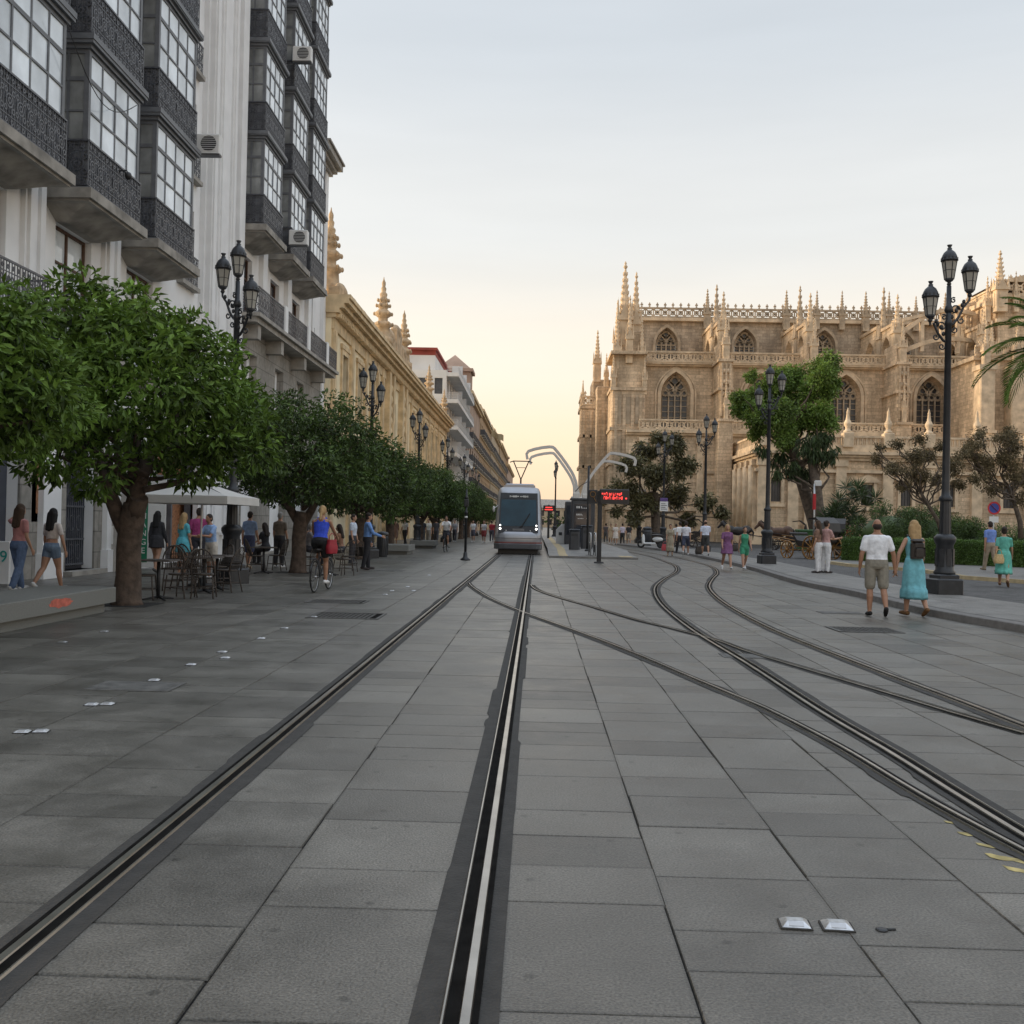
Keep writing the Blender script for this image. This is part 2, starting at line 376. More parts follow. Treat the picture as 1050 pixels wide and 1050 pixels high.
# ------------------------------------------------------------------ figures
def remesh(mb, voxel, it=2):
    me = mb.mesh('tmp'); o = bpy.data.objects.new('tmp', me); col.objects.link(o)
    r = o.modifiers.new('r', 'REMESH'); r.mode = 'VOXEL'; r.voxel_size = voxel
    if it:
        s = o.modifiers.new('s', 'SMOOTH'); s.iterations = it; s.factor = .5
    dg = bpy.context.evaluated_depsgraph_get()
    m2 = bpy.data.meshes.new_from_object(o.evaluated_get(dg))
    bpy.data.objects.remove(o); bpy.data.meshes.remove(me)
    m2.polygons.foreach_set('use_smooth', [True]*len(m2.polygons)); return m2
HAIR = {'brown':(.06,.035,.02), 'black':(.012,.011,.011), 'blonde':(.38,.25,.12), 'grey':(.3,.29,.28), 'dark':(.03,.02,.015)}
NEUT = dict(l=(0,4), r=(0,4), la=(4,9,12), ra=(4,9,12), lean=2, sit=0)
WALKL = dict(l=(24,3), r=(-17,28), la=(-16,8,14), ra=(18,8,22), lean=3)
WALKR = dict(l=(-17,28), r=(24,3), la=(18,8,22), ra=(-16,8,14), lean=3)
STROLL = dict(l=(13,3), r=(-11,16), la=(-8,8,12), ra=(10,8,16), lean=2)
SIT = dict(l=(84,86), r=(80,80), la=(28,8,50), ra=(30,8,46), lean=6)
def person(label, loc, face, H=1.70, top=None, tc=(.5,.5,.5), bot='shorts', bc=(.1,.1,.1), hair='short', hc='dark', shoe=(.6,.6,.6),
           pose=None, fem=False, fine=.013, skin='skin', headturn=0, seat=None, shorts_len=.42, dress_len=.30, sleeves='short', group=None, cat='person', wide=1.0, face_on=False):
    ps = dict(NEUT); ps.update(pose or {})
    W = (.93 if fem else 1.0)*wide
    hz = .515*H
    hipw = .052*H
    lean = R_(ps['lean'])
    def U(p):
        x, y, z = p; dz = z-hz
        return Vector((x, y*cos(lean)+dz*sin(lean), hz+dz*cos(lean)-y*sin(lean)))
    def dirv(f, o, s):   # forward, outward
        f = R_(f); o = R_(o)*s
        return Vector((sin(o), sin(f)*cos(o), -cos(f)*cos(o)))
    legs = {}
    for k, s in (('l',-1),('r',1)):
        f, kn = ps[k]
        hp = Vector((s*hipw*W, 0, hz-.01*H)); d1 = dirv(f, 2.0, s); knee = hp+d1*(.235*H)
        d2 = dirv(f-kn, 1.0, s); ank = knee+d2*(.235*H)
        sh = R_(f-kn)*(.9 if f-kn < 0 else .5)
        toe = Vector((s*.10, cos(sh), sin(sh))).normalized()
        legs[k] = (hp, knee, ank, toe)
    # feet to the ground
    zmin = min(min(a.z, (a+t*.12*H*.9).z) for _, _, a, t in legs.values())-.038*H
    if seat is not None: zmin = hz-.085*H-seat
    D = Vector((0,0,-zmin))
    arms = {}
    for k, s in (('la',-1),('ra',1)):
        f, o, e = ps[k][:3]
        shd = U((s*.096*H*W, -.004*H, .788*H)); d1 = dirv(f+ps['lean']*-.3, o, s); elb = shd+d1*(.172*H)
        o2 = o*.5 if len(ps[k]) < 4 else 0
        d2 = dirv(f+e, o*.3, s)
        if len(ps[k]) == 4: d2 = Vector(ps[k][3]).normalized()
        wr = elb+d2*(.148*H)
        arms[k] = (shd, elb, wr, d2, s)
    root = thing('person', (loc[0],loc[1],loc[2] if len(loc) > 2 else 0), label, cat, group, face)
    def bring(z, rx, ry, yo=0, n=14):
        return [U((rx*H*W*cos(2*pi*i/n), yo*H+ry*H*sin(2*pi*i/n), z*H)) for i in range(n)]
    if fem: T = [(.475,.07,.055,0),(.50,.094,.068,-.006),(.535,.098,.072,-.008),(.58,.082,.058,-.002),(.625,.071,.050,.002),(.68,.080,.056,.004),(.735,.087,.066,.010),(.78,.092,.052,0),(.81,.085,.044,-.004),(.832,.05,.036,-.004),(.85,.032,.031,-.003)]
    else: T = [(.475,.07,.055,0),(.50,.092,.066,-.004),(.535,.094,.068,-.004),(.58,.087,.062,0),(.625,.085,.060,.002),(.68,.093,.064,.003),(.735,.101,.068,.004),(.78,.106,.058,-.002),(.81,.098,.046,-.005),(.832,.058,.038,-.005),(.85,.037,.036,-.004)]
    def torso(mb, z0, z1, off):
        rs = []
        for z, a, b, c in T:
            if z0-1e-6 <= z <= z1+1e-6: rs.append(bring(z, a+off, b+off, c))
        mb.loft(rs, True, True, True)
    # body, one continuous skin
    mb = MB(); torso(mb, .47, .86, 0)
    hc_ = U((0,.004*H,.925*H)); nk = U((0,-.004*H,.835*H))
    mb.cap(nk, hc_-Vector((0,.008,.03*H)), .033*H*W, .030*H*W)
    mb.ell(hc_+Vector((0,0,.012*H)), .043*H, .054*H, .058*H); mb.ell(hc_+Vector((0,.014*H,-.022*H)), .034*H, .040*H, .042*H)
    mb.cap(hc_+Vector((0,.052*H,.004*H)), hc_+Vector((0,.064*H,-.012*H)), .006*H, .009*H, 6)
    mb.cap(hc_+Vector((0,.046*H,-.034*H)), hc_+Vector((0,.046*H,-.035*H)), .012*H, .012*H, 6)
    for s in (-1,1): mb.ell(hc_+Vector((s*.044*H,-.004*H,0)), .007*H, .013*H, .019*H, 8, 5)
    for k in legs:
        hp, kn, an, toe = legs[k]
        fat = 1.06 if fem else 1.0
        mb.cap(hp, hp+(kn-hp)*.55, .056*H*fat, .047*H*fat); mb.cap(hp+(kn-hp)*.5, kn, .048*H*fat, .033*H)
        mb.cap(kn, kn+(an-kn)*.35+Vector((0,-.008*H,0)), .032*H, .034*H); mb.cap(kn+(an-kn)*.33+Vector((0,-.006*H,0)), an, .034*H, .020*H)
        mb.cap(an+Vector((0,0,-.012*H))-toe*.022*H, an+Vector((0,0,-.016*H))+toe*.06*H, .020*H, .020*H)
        mb.cap(an+Vector((0,0,-.016*H))+toe*.05*H, an+Vector((0,0,-.022*H))+toe*.10*H, .020*H, .013*H)
    for k in arms:
        sh, el, wr, d, s = arms[k]
        m_ = .88 if fem else 1
        mb.cap(sh, el, .030*H*m_, .0235*H*m_); mb.cap(el, el+(wr-el)*.4, .023*H*m_, .0225*H*m_); mb.cap(el+(wr-el)*.35, wr, .0225*H*m_, .0145*H*m_)
        # hand: palm, four unequal curled fingers and a thumb off the side of the palm
        side = d.cross(Vector((s,0,0)));  side = side.normalized() if side.length > .1 else Vector((0,1,0))
        nrm = d.cross(side).normalized()
        inw = nrm if nrm.x*s < 0 else -nrm
        pe = wr+d*.055*H
        for q in (-1,0,1): mb.cap(wr+d*.012*H+side*q*.006*H, pe+side*q*.013*H, .011*H, .0085*H, 6)
        fr = max(.0046*H, fine*.62)
        for q, (o_, ln) in enumerate(((-.017,.036),(-.006,.043),(.005,.041),(.0155,.031))):
            b = pe+side*o_*H; m1 = b+(d*.85+inw*.35)*ln*H*.55; m2 = m1+(d*.55+inw*.8)*ln*H*.5
            mb.cap(b-d*.008*H, m1, fr*1.08, fr, 6); mb.cap(m1, m2, fr, fr*.85, 6)
        fs = side if side.y > 0 else -side
        tb = wr+d*.02*H+fs*.016*H; t1 = tb+(d*.7+fs*.55+inw*.3)*.025*H; t2 = t1+(d*.9+inw*.4)*.02*H
        mb.cap(tb, t1, .0078*H, .0068*H, 6); mb.cap(t1, t2, .0066*H, .0055*H, 6)
    def fin(mb, name, m, v=fine, it=2, rem=True):
        mb.v = [(a, b, c-zmin) for a, b, c in mb.v]
        if rem: return link(name, remesh(mb, v, it), m, root)
        return mb.build(name, m, root, True)
    fin(mb, 'body', M[skin])
    # garments
    g = fine*1.25
    if top:
        mb = MB(); c = cloth('cloth_%d_%d_%d' % tuple(int(x*100) for x in tc), tc)
        lo = {'crop':.62, 'tee':.50, 'tank':.53, 'dress':.50, 'shirt':.50}[top]
        hi = .832 if top != 'tank' else .80
        torso(mb, lo, hi, .010)
        for k in arms:
            sh, el, wr, d, s = arms[k]
            if sleeves == 'none': continue
            e = {'short': sh+(el-sh)*.62, 'long': el, 'cap': sh+(el-sh)*.3}[sleeves]
            mb.cap(sh, e, .036*H*W, .033*H*W)
            if sleeves == 'long': mb.cap(el, wr-d*.01, .032*H*W, .023*H*W)
        fin(mb, 'dress' if top == 'dress' else 'shirt', c, g)
    if top == 'tank':
        mb = MB()
        for s in (-1,1): mb.cap(U((s*.055*H,.05*H,.79*H)), U((s*.052*H,0,.84*H)), .014*H, .013*H); mb.cap(U((s*.052*H,0,.84*H)), U((s*.035*H,-.05*H,.775*H)), .013*H, .015*H)
        fin(mb, 'strap', c, g)
    cb = cloth('cloth_%d_%d_%d' % tuple(int(x*100) for x in bc), bc)
    if bot in ('shorts','trousers'):
        mb = MB(); torso(mb, .475, .58 if top != 'crop' else .59, .011)
        for k in legs:
            hp, kn, an, toe = legs[k]
            if bot == 'shorts': 
                e = hp+(kn-hp)*(shorts_len*2); mb.cap(hp, e, .063*H, .056*H)
            else:
                mb.cap(hp, kn, .064*H, .046*H); mb.cap(kn, an+(kn-an)*.02, .046*H, .037*H)
        fin(mb, 'shorts' if bot == 'shorts' else 'trousers', cb, g)
    if bot == 'skirt':
        # open hanging skirt with folds, from the waist to the hem
        n = 40; rs = []; rq = random.Random(int(loc[0]*100))
        ext = max(abs(legs['l'][1].y), abs(legs['r'][1].y))
        extl = max(abs(legs['l'][2].y), abs(legs['r'][2].y))
        z0 = .60; 
        ph = rq.uniform(0,6)
        for i in range(15):
            t = i/14; z = z0+(dress_len-z0)*t
            if t < .35: rx = .090+.034*sin(t/.35*pi/2); ry = .070+.026*sin(t/.35*pi/2)
            else: rx = .124+.022*(t-.35); ry = .096+.03*(t-.35)
            ry = max(ry, (ext*.75*t)/H+.045*t+.03 if z > .29 else extl*.6/H+.07)
            fo = .10*t
            rs.append([(lambda a, rr: ((rx*rr)*H*W*cos(a), (ry*rr)*H*sin(a)-.004*H, z*H))(2*pi*k/n, 1+fo*(.6*sin(2*pi*k/n*7+ph)+.4*sin(2*pi*k/n*11+2*ph+t))) for k in range(n)])
        rs.append([(x*.9, y*.9, z+.03) for x, y, z in rs[-1]])
        mb.loft(rs, True, True, True) if False else None
        mb = MB(); mb.loft(rs, True, True, True); fin(mb, 'skirt' if top != 'dress' else 'dress_skirt', c if top == 'dress' else cb, rem=False)
    # hair
    hm = cloth('hair_'+hc, HAIR.get(hc, (.05,.03,.02)), .3)
    mb = MB(); back = U((0,-.055*H,.86*H))
    if hair != 'bald': mb.ell(hc_+Vector((0,-.008*H,.022*H)), .049*H, .056*H, .057*H); mb.ell(hc_+Vector((0,-.022*H,-.004*H)), .046*H, .044*H, .05*H)
    else: mb.ell(hc_+Vector((0,-.018*H,-.006*H)), .047*H, .043*H, .042*H)
    if hair == 'long':
        e = U((0,-.066*H,.735*H))
        for s in (-1,0,1): mb.cap(hc_+Vector((s*.028*H,-.03*H,0)), e+Vector((s*.035*H,.008*H*abs(s),.01*H*abs(s))), .034*H, .022*H)
        for s in (-1,1): mb.cap(hc_+Vector((s*.042*H,.0,-.005*H)), U((s*.05*H,-.02*H,.80*H)), .016*H, .016*H)
    if hair == 'bun': mb.ell(hc_+Vector((0,-.062*H,.035*H)), .028*H, .026*H, .028*H)
    if hair == 'tail': mb.cap(hc_+Vector((0,-.058*H,.02*H)), U((0,-.085*H,.80*H)), .022*H, .016*H)
    fin(mb, 'hair', hm, max(fine, .012))
    for k in legs:
        hp, kn, an, toe = legs[k]; mb = MB(); b = an+Vector((0,0,-.018*H))
        mb.cap(b-toe*.026*H, b+toe*.055*H, .025*H, .025*H); mb.cap(b+toe*.05*H, b+toe*.105*H-Vector((0,0,.003*H)), .025*H, .018*H)
        sc = cloth('shoe_%d_%d_%d' % tuple(int(x*100) for x in shoe), shoe)
        fin(mb, 'shoe', sc, max(fine, .012))
    if face_on:
        for s in (-1,1):
            mb = MB(); mb.ell(hc_+Vector((s*.018*H,.048*H,.005*H)), .006*H, .005*H, .0045*H, 8, 5); fin(mb, 'eye', M['leather'], rem=False)
    root['_h'] = 0
    del root['_h']
    P = lambda p: Matrix.Rotation(face, 3, 'Z') @ (Vector(p)-Vector((0,0,zmin)))+Vector((loc[0],loc[1],loc[2] if len(loc) > 2 else 0))
    return dict(root=root, hand_l=P(arms['la'][2]+arms['la'][3]*.07*H), hand_r=P(arms['ra'][2]+arms['ra'][3]*.07*H), P=P, U=U, H=H, shoulder_l=P(arms['la'][0]), shoulder_r=P(arms['ra'][0]), wr_l=P(arms['la'][2]))
def at(px, py, z=0):
    p = G(px, py, z); return (p.x, p.y, z)
def hgt(px, yh, yf, z=0):
    # standing height that spans the pixel rows
    p = G(px, yf, z); return max(1.4, min(1.95, PY(px, yh, p.y).z-z))
PG = 'pedestrians on the avenue'
def bag(name, loc, label, cat, m, w=.28, h=.24, d=.12, rz=0, strap=None, strap_m=None):
    o = thing(name, loc, label, cat, None, rz)
    mb = MB()
    n = 14
    rs = []
    for t in (0,.06,.25,.5,.8,.95,1):
        k = .80+.22*sin(pi*min(1, t*1.15+.08)); 
        rs.append([(w/2*k*math.copysign(abs(cos(a))**.5, cos(a)), d/2*k*math.copysign(abs(sin(a))**.6, sin(a)), h*(t-1)) for a in [2*pi*i/n for i in range(n)]])
    mb.loft(rs, True, True, True); mb.build('bag_body', m, o, True)
    mb = MB(); mb.tube([(-w*.32,0,-.01),(-w*.26,0,.08),(-w*.1,0,.13),(w*.1,0,.13),(w*.26,0,.08),(w*.32,0,-.01)], .009, 6); mb.build('handle', m, o, True)
    return o

# the couple holding hands
a = at(898,632); b = at(936,632)
man = person('man in white t-shirt and khaki shorts walking away hand in hand with a woman', a, R_(-8), hgt(898,533,633), 'tee', (.78,.79,.82), 'shorts', (.23,.21,.17), 'bald', 'dark', (.012,.011,.011),
    dict(l=(-4,2), r=(-6,30), la=(-3,15,16), ra=(4,21,6), lean=1), fine=.009, skin='skin_tan', wide=1.12, group=PG)
wom = person('woman with long fair hair in a teal sleeveless dress, hand in hand with a man', b, R_(8), hgt(936,533,633)*.985, 'dress', (.16,.42,.48), 'skirt', (.16,.42,.48), 'long', 'blonde', (.16,.08,.03),
    dict(l=(6,5), r=(-10,22), la=(-4,29,4), ra=(6,8,20), lean=1), True, fine=.009, sleeves='none', dress_len=.17, group=PG)
# backpack
pb = wom['P'](wom['U']((.0,-.135,.80*wom['H'])))
o = thing('backpack', (pb.x,pb.y,pb.z), 'small black backpack on the back of the woman in teal', 'backpack', None, R_(8))
mb = MB(); mb.bbox(-.13,.13,-.075,.065,-.36,-.04,.05); mb.bbox(-.125,.125,-.07,.06,-.045,.0,.03); mb.build('pack', M['leather'], o, True)
mb = MB(); mb.bbox(-.10,.10,-.115,-.078,-.32,-.15,.03); mb.build('front_pocket', M['leather'], o, True)
for s in (-1,1):
    mb = MB(); mb.tube([(s*.09,.05,-.02),(s*.115,.10,.05),(s*.12,.16,.07)], .012, 6); mb.build('strap', M['leather'], o, True)

# two women by the bench
wl1 = at(18,608); wl2 = at(52,606)
person('woman in a pink blouse and long jeans, one arm raised to her hair', wl1, R_(-20), 1.70, 'tee', (.46,.21,.20), 'trousers', (.10,.15,.26), 'long', 'brown', (.55,.55,.55),
    dict(l=(14,2), r=(-10,14), la=(100,62,60,(.75,.1,.45)), ra=(-4,12,30), lean=2), True, fine=.010, group=PG)
person('woman with long black hair in a white crop top and denim shorts', wl2, R_(-14), 1.66, 'crop', (.62,.56,.52), 'shorts', (.16,.23,.33), 'long', 'black', (.7,.7,.7),
    dict(l=(-16,24), r=(14,2), la=(6,10,14), ra=(-4,22,18), lean=2), True, fine=.010, shorts_len=.19, group=PG)

# under and round the parasol
person('woman in a short black dress behind the cafe chairs', at(160,588), R_(-10), 1.66, 'tee', (.03,.03,.035), 'skirt', (.03,.03,.035), 'long', 'black', (.1,.1,.1), STROLL, True, dress_len=.40, sleeves='long', group=PG)
person('woman in a turquoise dress with fair hair under the parasol', at(187,590), R_(-30), 1.64, 'dress', (.10,.42,.50), 'skirt', (.1,.42,.5), 'long', 'blonde', (.5,.4,.3), NEUT, True, dress_len=.36, group=PG)
person('man in a magenta shirt and dark trousers under the parasol', at(203,588), R_(20), 1.78, 'tee', (.34,.05,.17), 'trousers', (.03,.03,.04), 'short', 'dark', (.1,.1,.1), NEUT, wide=1.1, group=PG)
person('man in a sky blue t-shirt and cream shorts beside the parasol', at(216,594), R_(150), 1.62, 'tee', (.30,.45,.72), 'shorts', (.60,.55,.48), 'short', 'dark', (.6,.6,.6), dict(la=(40,6,55), ra=(35,6,60), lean=8), group=PG, skin='skin_tan')
person('man in a blue checked shirt and dark shorts past the lamp base', at(255,583), R_(-10), 1.72, 'tee', (.22,.31,.50), 'shorts', (.05,.06,.12), 'short', 'dark', (.5,.4,.3), STROLL, group=PG)
person('person in black sitting on a cafe chair by the second orange tree', at(272,581), R_(60), 1.68, 'tee', (.03,.03,.03), 'trousers', (.03,.03,.035), 'long', 'dark', (.1,.1,.1), SIT, True, seat=.46, group=PG)
person('person in a mottled grey shirt standing beside the second orange tree', at(286,582), R_(-15), 1.74, 'tee', (.17,.14,.11), 'trousers', (.03,.03,.03), 'short', 'grey', (.6,.6,.6), NEUT, group=PG)
person('person in a black top and red shorts behind the cyclist', at(308,580), R_(20), 1.72, 'tee', (.03,.03,.03), 'shorts', (.30,.05,.05), 'short', 'dark', (.5,.4,.3), NEUT, group=PG)
person('person in a grey top seated behind the cyclist', at(316,582), R_(-70), 1.7, 'tee', (.2,.19,.2), 'trousers', (.04,.04,.05), 'short', 'grey', (.4,.4,.4), SIT, seat=.46, group=PG)
person('person in a brown top seated past the cyclist', at(349,583), R_(80), 1.68, 'tee', (.30,.16,.10), 'trousers', (.04,.04,.05), 'long', 'dark', (.3,.2,.1), SIT, True, seat=.46, group=PG)
person('person in a pale blue shirt talking behind the man in blue', at(361,578), R_(-100), 1.74, 'tee', (.5,.56,.66), 'trousers', (.04,.04,.05), 'short', 'dark', (.1,.1,.1), NEUT, group=PG)
person('man in a bright blue shirt and black trousers standing with a dark bag', at(376,584.5), R_(-75), 1.76, 'shirt', (.16,.30,.62), 'trousers', (.02,.02,.025), 'short', 'dark', (.04,.03,.03), dict(l=(5,3), r=(-7,4), la=(6,4,12), ra=(30,4,40), lean=2), sleeves='long', group=PG)
p = at(371,584); bag('handbag', (p[0]-.05,p[1]-.1,.72), 'black bag held beside the man in the bright blue shirt', 'bag', M['leather'], .36, .3, .14, .9)

# far walkers on the left pavement
for lab, px, py, H_, tc_, bc_, bo, hc2, fa in (
  ('person in a pale pink top beyond the litter bin', 405,560,1.66,(.5,.33,.3),(.45,.3,.25),'shorts','brown',0),
  ('person in a white shirt and black trousers beyond the litter bin', 415,559.5,1.72,(.72,.72,.72),(.03,.03,.03),'trousers','dark',2.6),
  ('person in a black top beyond the big lamp base', 433,559,1.72,(.03,.03,.03),(.05,.05,.05),'trousers','dark',0),
  ('person in a grey and white top beyond the big lamp base', 439,558.5,1.7,(.55,.55,.52),(.25,.23,.2),'trousers','dark',3),
  ('person in dark clothes before the row of far trees', 447,558,1.72,(.06,.06,.07),(.06,.06,.07),'trousers','dark',0),
  ('person in a grey shirt beyond the far cyclist', 466,556,1.7,(.3,.3,.32),(.05,.05,.06),'trousers','dark',3),
  ('person in a white top walking beside the tram', 485,556,1.7,(.68,.68,.7),(.1,.1,.13),'shorts','dark',3),
  ('person in a light top and red shorts beside the tram', 496,557,1.7,(.6,.58,.6),(.3,.06,.06),'shorts','brown',3),
  ('person in a crimson top beside the tram', 504,556,1.68,(.4,.03,.05),(.08,.08,.1),'trousers','dark',0),
  ('person in a dark red dress close to the tram', 508,555,1.64,(.22,.04,.05),(.22,.04,.05),'skirt','dark',0)):
    person(lab, at(px,py), fa, H_, 'tee', tc_, bo, bc_, 'short', hc2, (.5,.5,.5), STROLL, fine=.022, group=PG)

# right hand walkers
person('woman in a purple patterned dress walking towards the camera', at(745,584.5), R_(178), 1.70, 'dress', (.20,.085,.19), 'skirt', (.20,.085,.19), 'long', 'blonde', (.75,.75,.75), WALKL, True, dress_len=.36, face_on=True, group=PG)
person('woman in a green playsuit walking towards the camera', at(763,584.5), R_(182), 1.62, 'tee', (.05,.28,.16), 'shorts', (.05,.28,.16), 'bun', 'brown', (.75,.75,.75), WALKR, True, face_on=True, shorts_len=.28, sleeves='none', group=PG)
p = at(752,584.5); bag('handbag', (p[0]+.02,p[1]-.06,.93), 'small black shoulder bag hanging beside the purple dress', 'bag', M['leather'], .26, .24, .12, 0)
person('woman in a long beige dress carrying a red bag', at(687,570.5), R_(175), 1.66, 'dress', (.34,.29,.21), 'skirt', (.34,.29,.21), 'bun', 'dark', (.4,.3,.2), STROLL, True, dress_len=.14, face_on=True, fine=.016, group=PG)
p = at(682,570); bag('handbag', (p[0]-.02,p[1]-.05,.62), 'pinkish red bag carried by the woman in beige', 'bag', M['pink_bag'], .38, .34, .16, 0)
person('person in a white t-shirt and black trousers past the beige dress', at(697,568,.13), R_(20), 1.66, 'tee', (.75,.75,.76), 'trousers', (.03,.03,.03), 'short', 'dark', (.1,.1,.1), STROLL, fine=.016, group=PG)
person('person in a white patterned t-shirt and navy shorts walking away', at(703,569.5,.13), R_(-10), 1.72, 'tee', (.70,.70,.76), 'shorts', (.05,.06,.10), 'short', 'dark', (.6,.6,.6), WALKR, fine=.016, group=PG)
person('man in a white and blue t-shirt and dark shorts with a dark bag', at(723,570,.13), R_(0), 1.76, 'tee', (.62,.66,.78), 'shorts', (.05,.05,.05), 'bald', 'dark', (.5,.5,.5), STROLL, fine=.016, wide=1.1, group=PG)
p = at(716,570,.13); bag('shopping_bag', (p[0],p[1]-.05,.60), 'dark bag hanging by the man in white and blue', 'bag', M['leather'], .34, .4, .14, 0)
for lab, px, py, H_, tc_, bc_, bo, hc2, fa in (
  ('person in a dark top farthest along beside the platform', 621,557,1.7,(.12,.1,.1),(.1,.1,.1),'trousers','dark',0),
  ('person in a cream outfit beside the platform', 626,558,1.66,(.55,.42,.28),(.55,.42,.28),'skirt','brown',3),
  ('person in a long white dress beyond the red display', 631,559,1.68,(.66,.6,.54),(.66,.6,.54),'skirt','brown',3),
  ('person in a pale lilac shirt and black trousers beyond the red display', 638,559,1.7,(.55,.5,.58),(.04,.04,.04),'trousers','dark',0),
  ('person in a black t-shirt and beige shorts beyond the red display', 644.5,559,1.7,(.03,.03,.03),(.4,.34,.27),'shorts','dark',0),
  ('person in a light shirt standing behind the dark carriage', 693,563,1.72,(.62,.62,.62),(.1,.1,.1),'trousers','dark',0)):
    person(lab, at(px,py), fa, H_, 'tee', tc_, bo, bc_, 'short', hc2, (.5,.5,.5), STROLL, fine=.022, group=PG)
person('woman with brown hair in wide white trousers before the carriage', at(838.5,587.5,.13), R_(60), 1.72, 'tee', (.22,.13,.09), 'trousers', (.66,.66,.67), 'long', 'brown', (.05,.04,.04), NEUT, True, wide=1.1, group=PG)
person('woman in a pink top and wide white trousers before the carriage', at(846.5,587.5,.13), R_(-60), 1.72, 'tee', (.50,.30,.28), 'trousers', (.66,.66,.67), 'bun', 'dark', (.05,.04,.04), dict(la=(30,6,60), ra=(30,6,70)), True, wide=1.1, group=PG)
person('man in a blue shirt and beige trousers by the hedge', at(1015,586,.236), R_(10), 1.70, 'tee', (.17,.27,.62), 'trousers', (.33,.27,.2), 'short', 'dark', (.2,.15,.1), STROLL, group=PG)
person('woman in a long turquoise dress by the hedge, carrying a straw bag', at(1029,602,.13), R_(-25), 1.62, 'dress', (.12,.42,.34), 'skirt', (.12,.42,.34), 'bun', 'dark', (.15,.08,.04), WALKL, True, dress_len=.22, group=PG)
p = at(1020,602,.13); bag('straw_bag', (p[0]+.06,p[1]-.08,1.0), 'woven straw bag held by the woman in turquoise', 'bag', M['straw'], .30, .24, .13, .3)

# the cyclist
def bicycle(loc, rz, label, m, group=None):
    o = thing('bicycle', loc, label, 'bicycle', group, rz)
    mb = MB()
    for a_, b_ in (((0,-.22,.30),(0,-.30,.86)), ((0,-.22,.30),(0,.42,.80)), ((0,-.28,.70),(0,.40,.86)), ((0,-.22,.30),(0,-.62,.34)), ((0,-.28,.72),(0,-.62,.34)), ((0,.44,.92),(0,.55,.34))): mb.tube([a_,b_], .018, 8)
    mb.build('frame', m, o, True)
    for y in (-.62,.56):
        mb = MB(); n = 28
        mb.tube([(0,y+.32*cos(2*pi*i/n),.34+.32*sin(2*pi*i/n)) for i in range(n+1)], .019, 6); wh = mb.build('wheel', M['rubber'], o, True)
        mb = MB(); mb.tube([(0,y+.295*cos(2*pi*i/n),.34+.295*sin(2*pi*i/n)) for i in range(n+1)], .009, 5)
        for i in range(14): mb.bar((0,y,.34),(0,y+.29*cos(2*pi*i/14),.34+.29*sin(2*pi*i/14)), .004)
        mb.tube([(-.05,y,.34),(.05,y,.34)], .02, 8); mb.build('rim', M['steel'], wh, True)
        mb = MB(); mb.tube([(0,y+.37*cos(a_),.34+.37*sin(a_)) for a_ in [R_(20+14*i) for i in range(11)]], .02, 5); mb.build('mudguard', m, o, True)
    mb = MB(); mb.tube([(-.28,.28,1.02),(-.22,.40,1.03),(0,.45,1.0),(.22,.40,1.03),(.28,.28,1.02)], .014, 6); mb.tube([(0,.44,.9),(0,.45,1.0)], .016, 6); mb.build('handlebar', M['black_metal'], o, True)
    mb = MB(); mb.ell((0,-.33,.90), .10, .14, .04); mb.build('saddle', M['leather'], o, True)
    for s in (-1,1):
        mb = MB(); mb.bar((s*.08,-.22,.30),(s*.08,-.22+s*.16,.30-.06), .02); mb.box(s*.08,s*.17,-.27+s*.16,-.17+s*.16,.225,.25); mb.build('pedal', M['black_metal'], o, True)
    mb = MB(); mb.bbox(-.06,.06,-.98,-.60,.715,.73,.01); mb.build('rear_rack', M['black_metal'], o, True)
    return o
c = at(330,606)
bicycle(c, R_(-3), 'city bicycle ridden by the woman in the blue top', M['anthracite'])
person('woman riding a bicycle in a royal blue vest top and black shorts', (c[0],c[1]-.30,0), R_(-3), 1.70, 'tank', (.035,.075,.55), 'shorts', (.012,.012,.014), 'tail', 'blonde', (.72,.72,.72),
    dict(l=(62,78), r=(18,22), la=(46,12,14), ra=(46,12,14), lean=14), True, fine=.010, seat=.90, shorts_len=.30, sleeves='none', skin='skin_tan', wide=1.12)
bag('shoulder_bag', (c[0]+.26,c[1]-.32,1.12), 'dark red bag slung at the hip of the cycling woman', 'bag', M['red_bag'], .30, .30, .14, R_(60))
c = at(457,566)
bicycle(c, R_(178), 'dark bicycle ridden towards the camera by a man in white', M['black_metal'])
person('man in a white t-shirt riding a bicycle towards the camera', (c[0],c[1]+.3,0), R_(178), 1.74, 'tee', (.72,.72,.72), 'shorts', (.03,.03,.04), 'short', 'dark', (.2,.2,.2),
    dict(l=(60,76), r=(22,26), la=(46,12,14), ra=(46,12,14), lean=14), fine=.018, seat=.90)
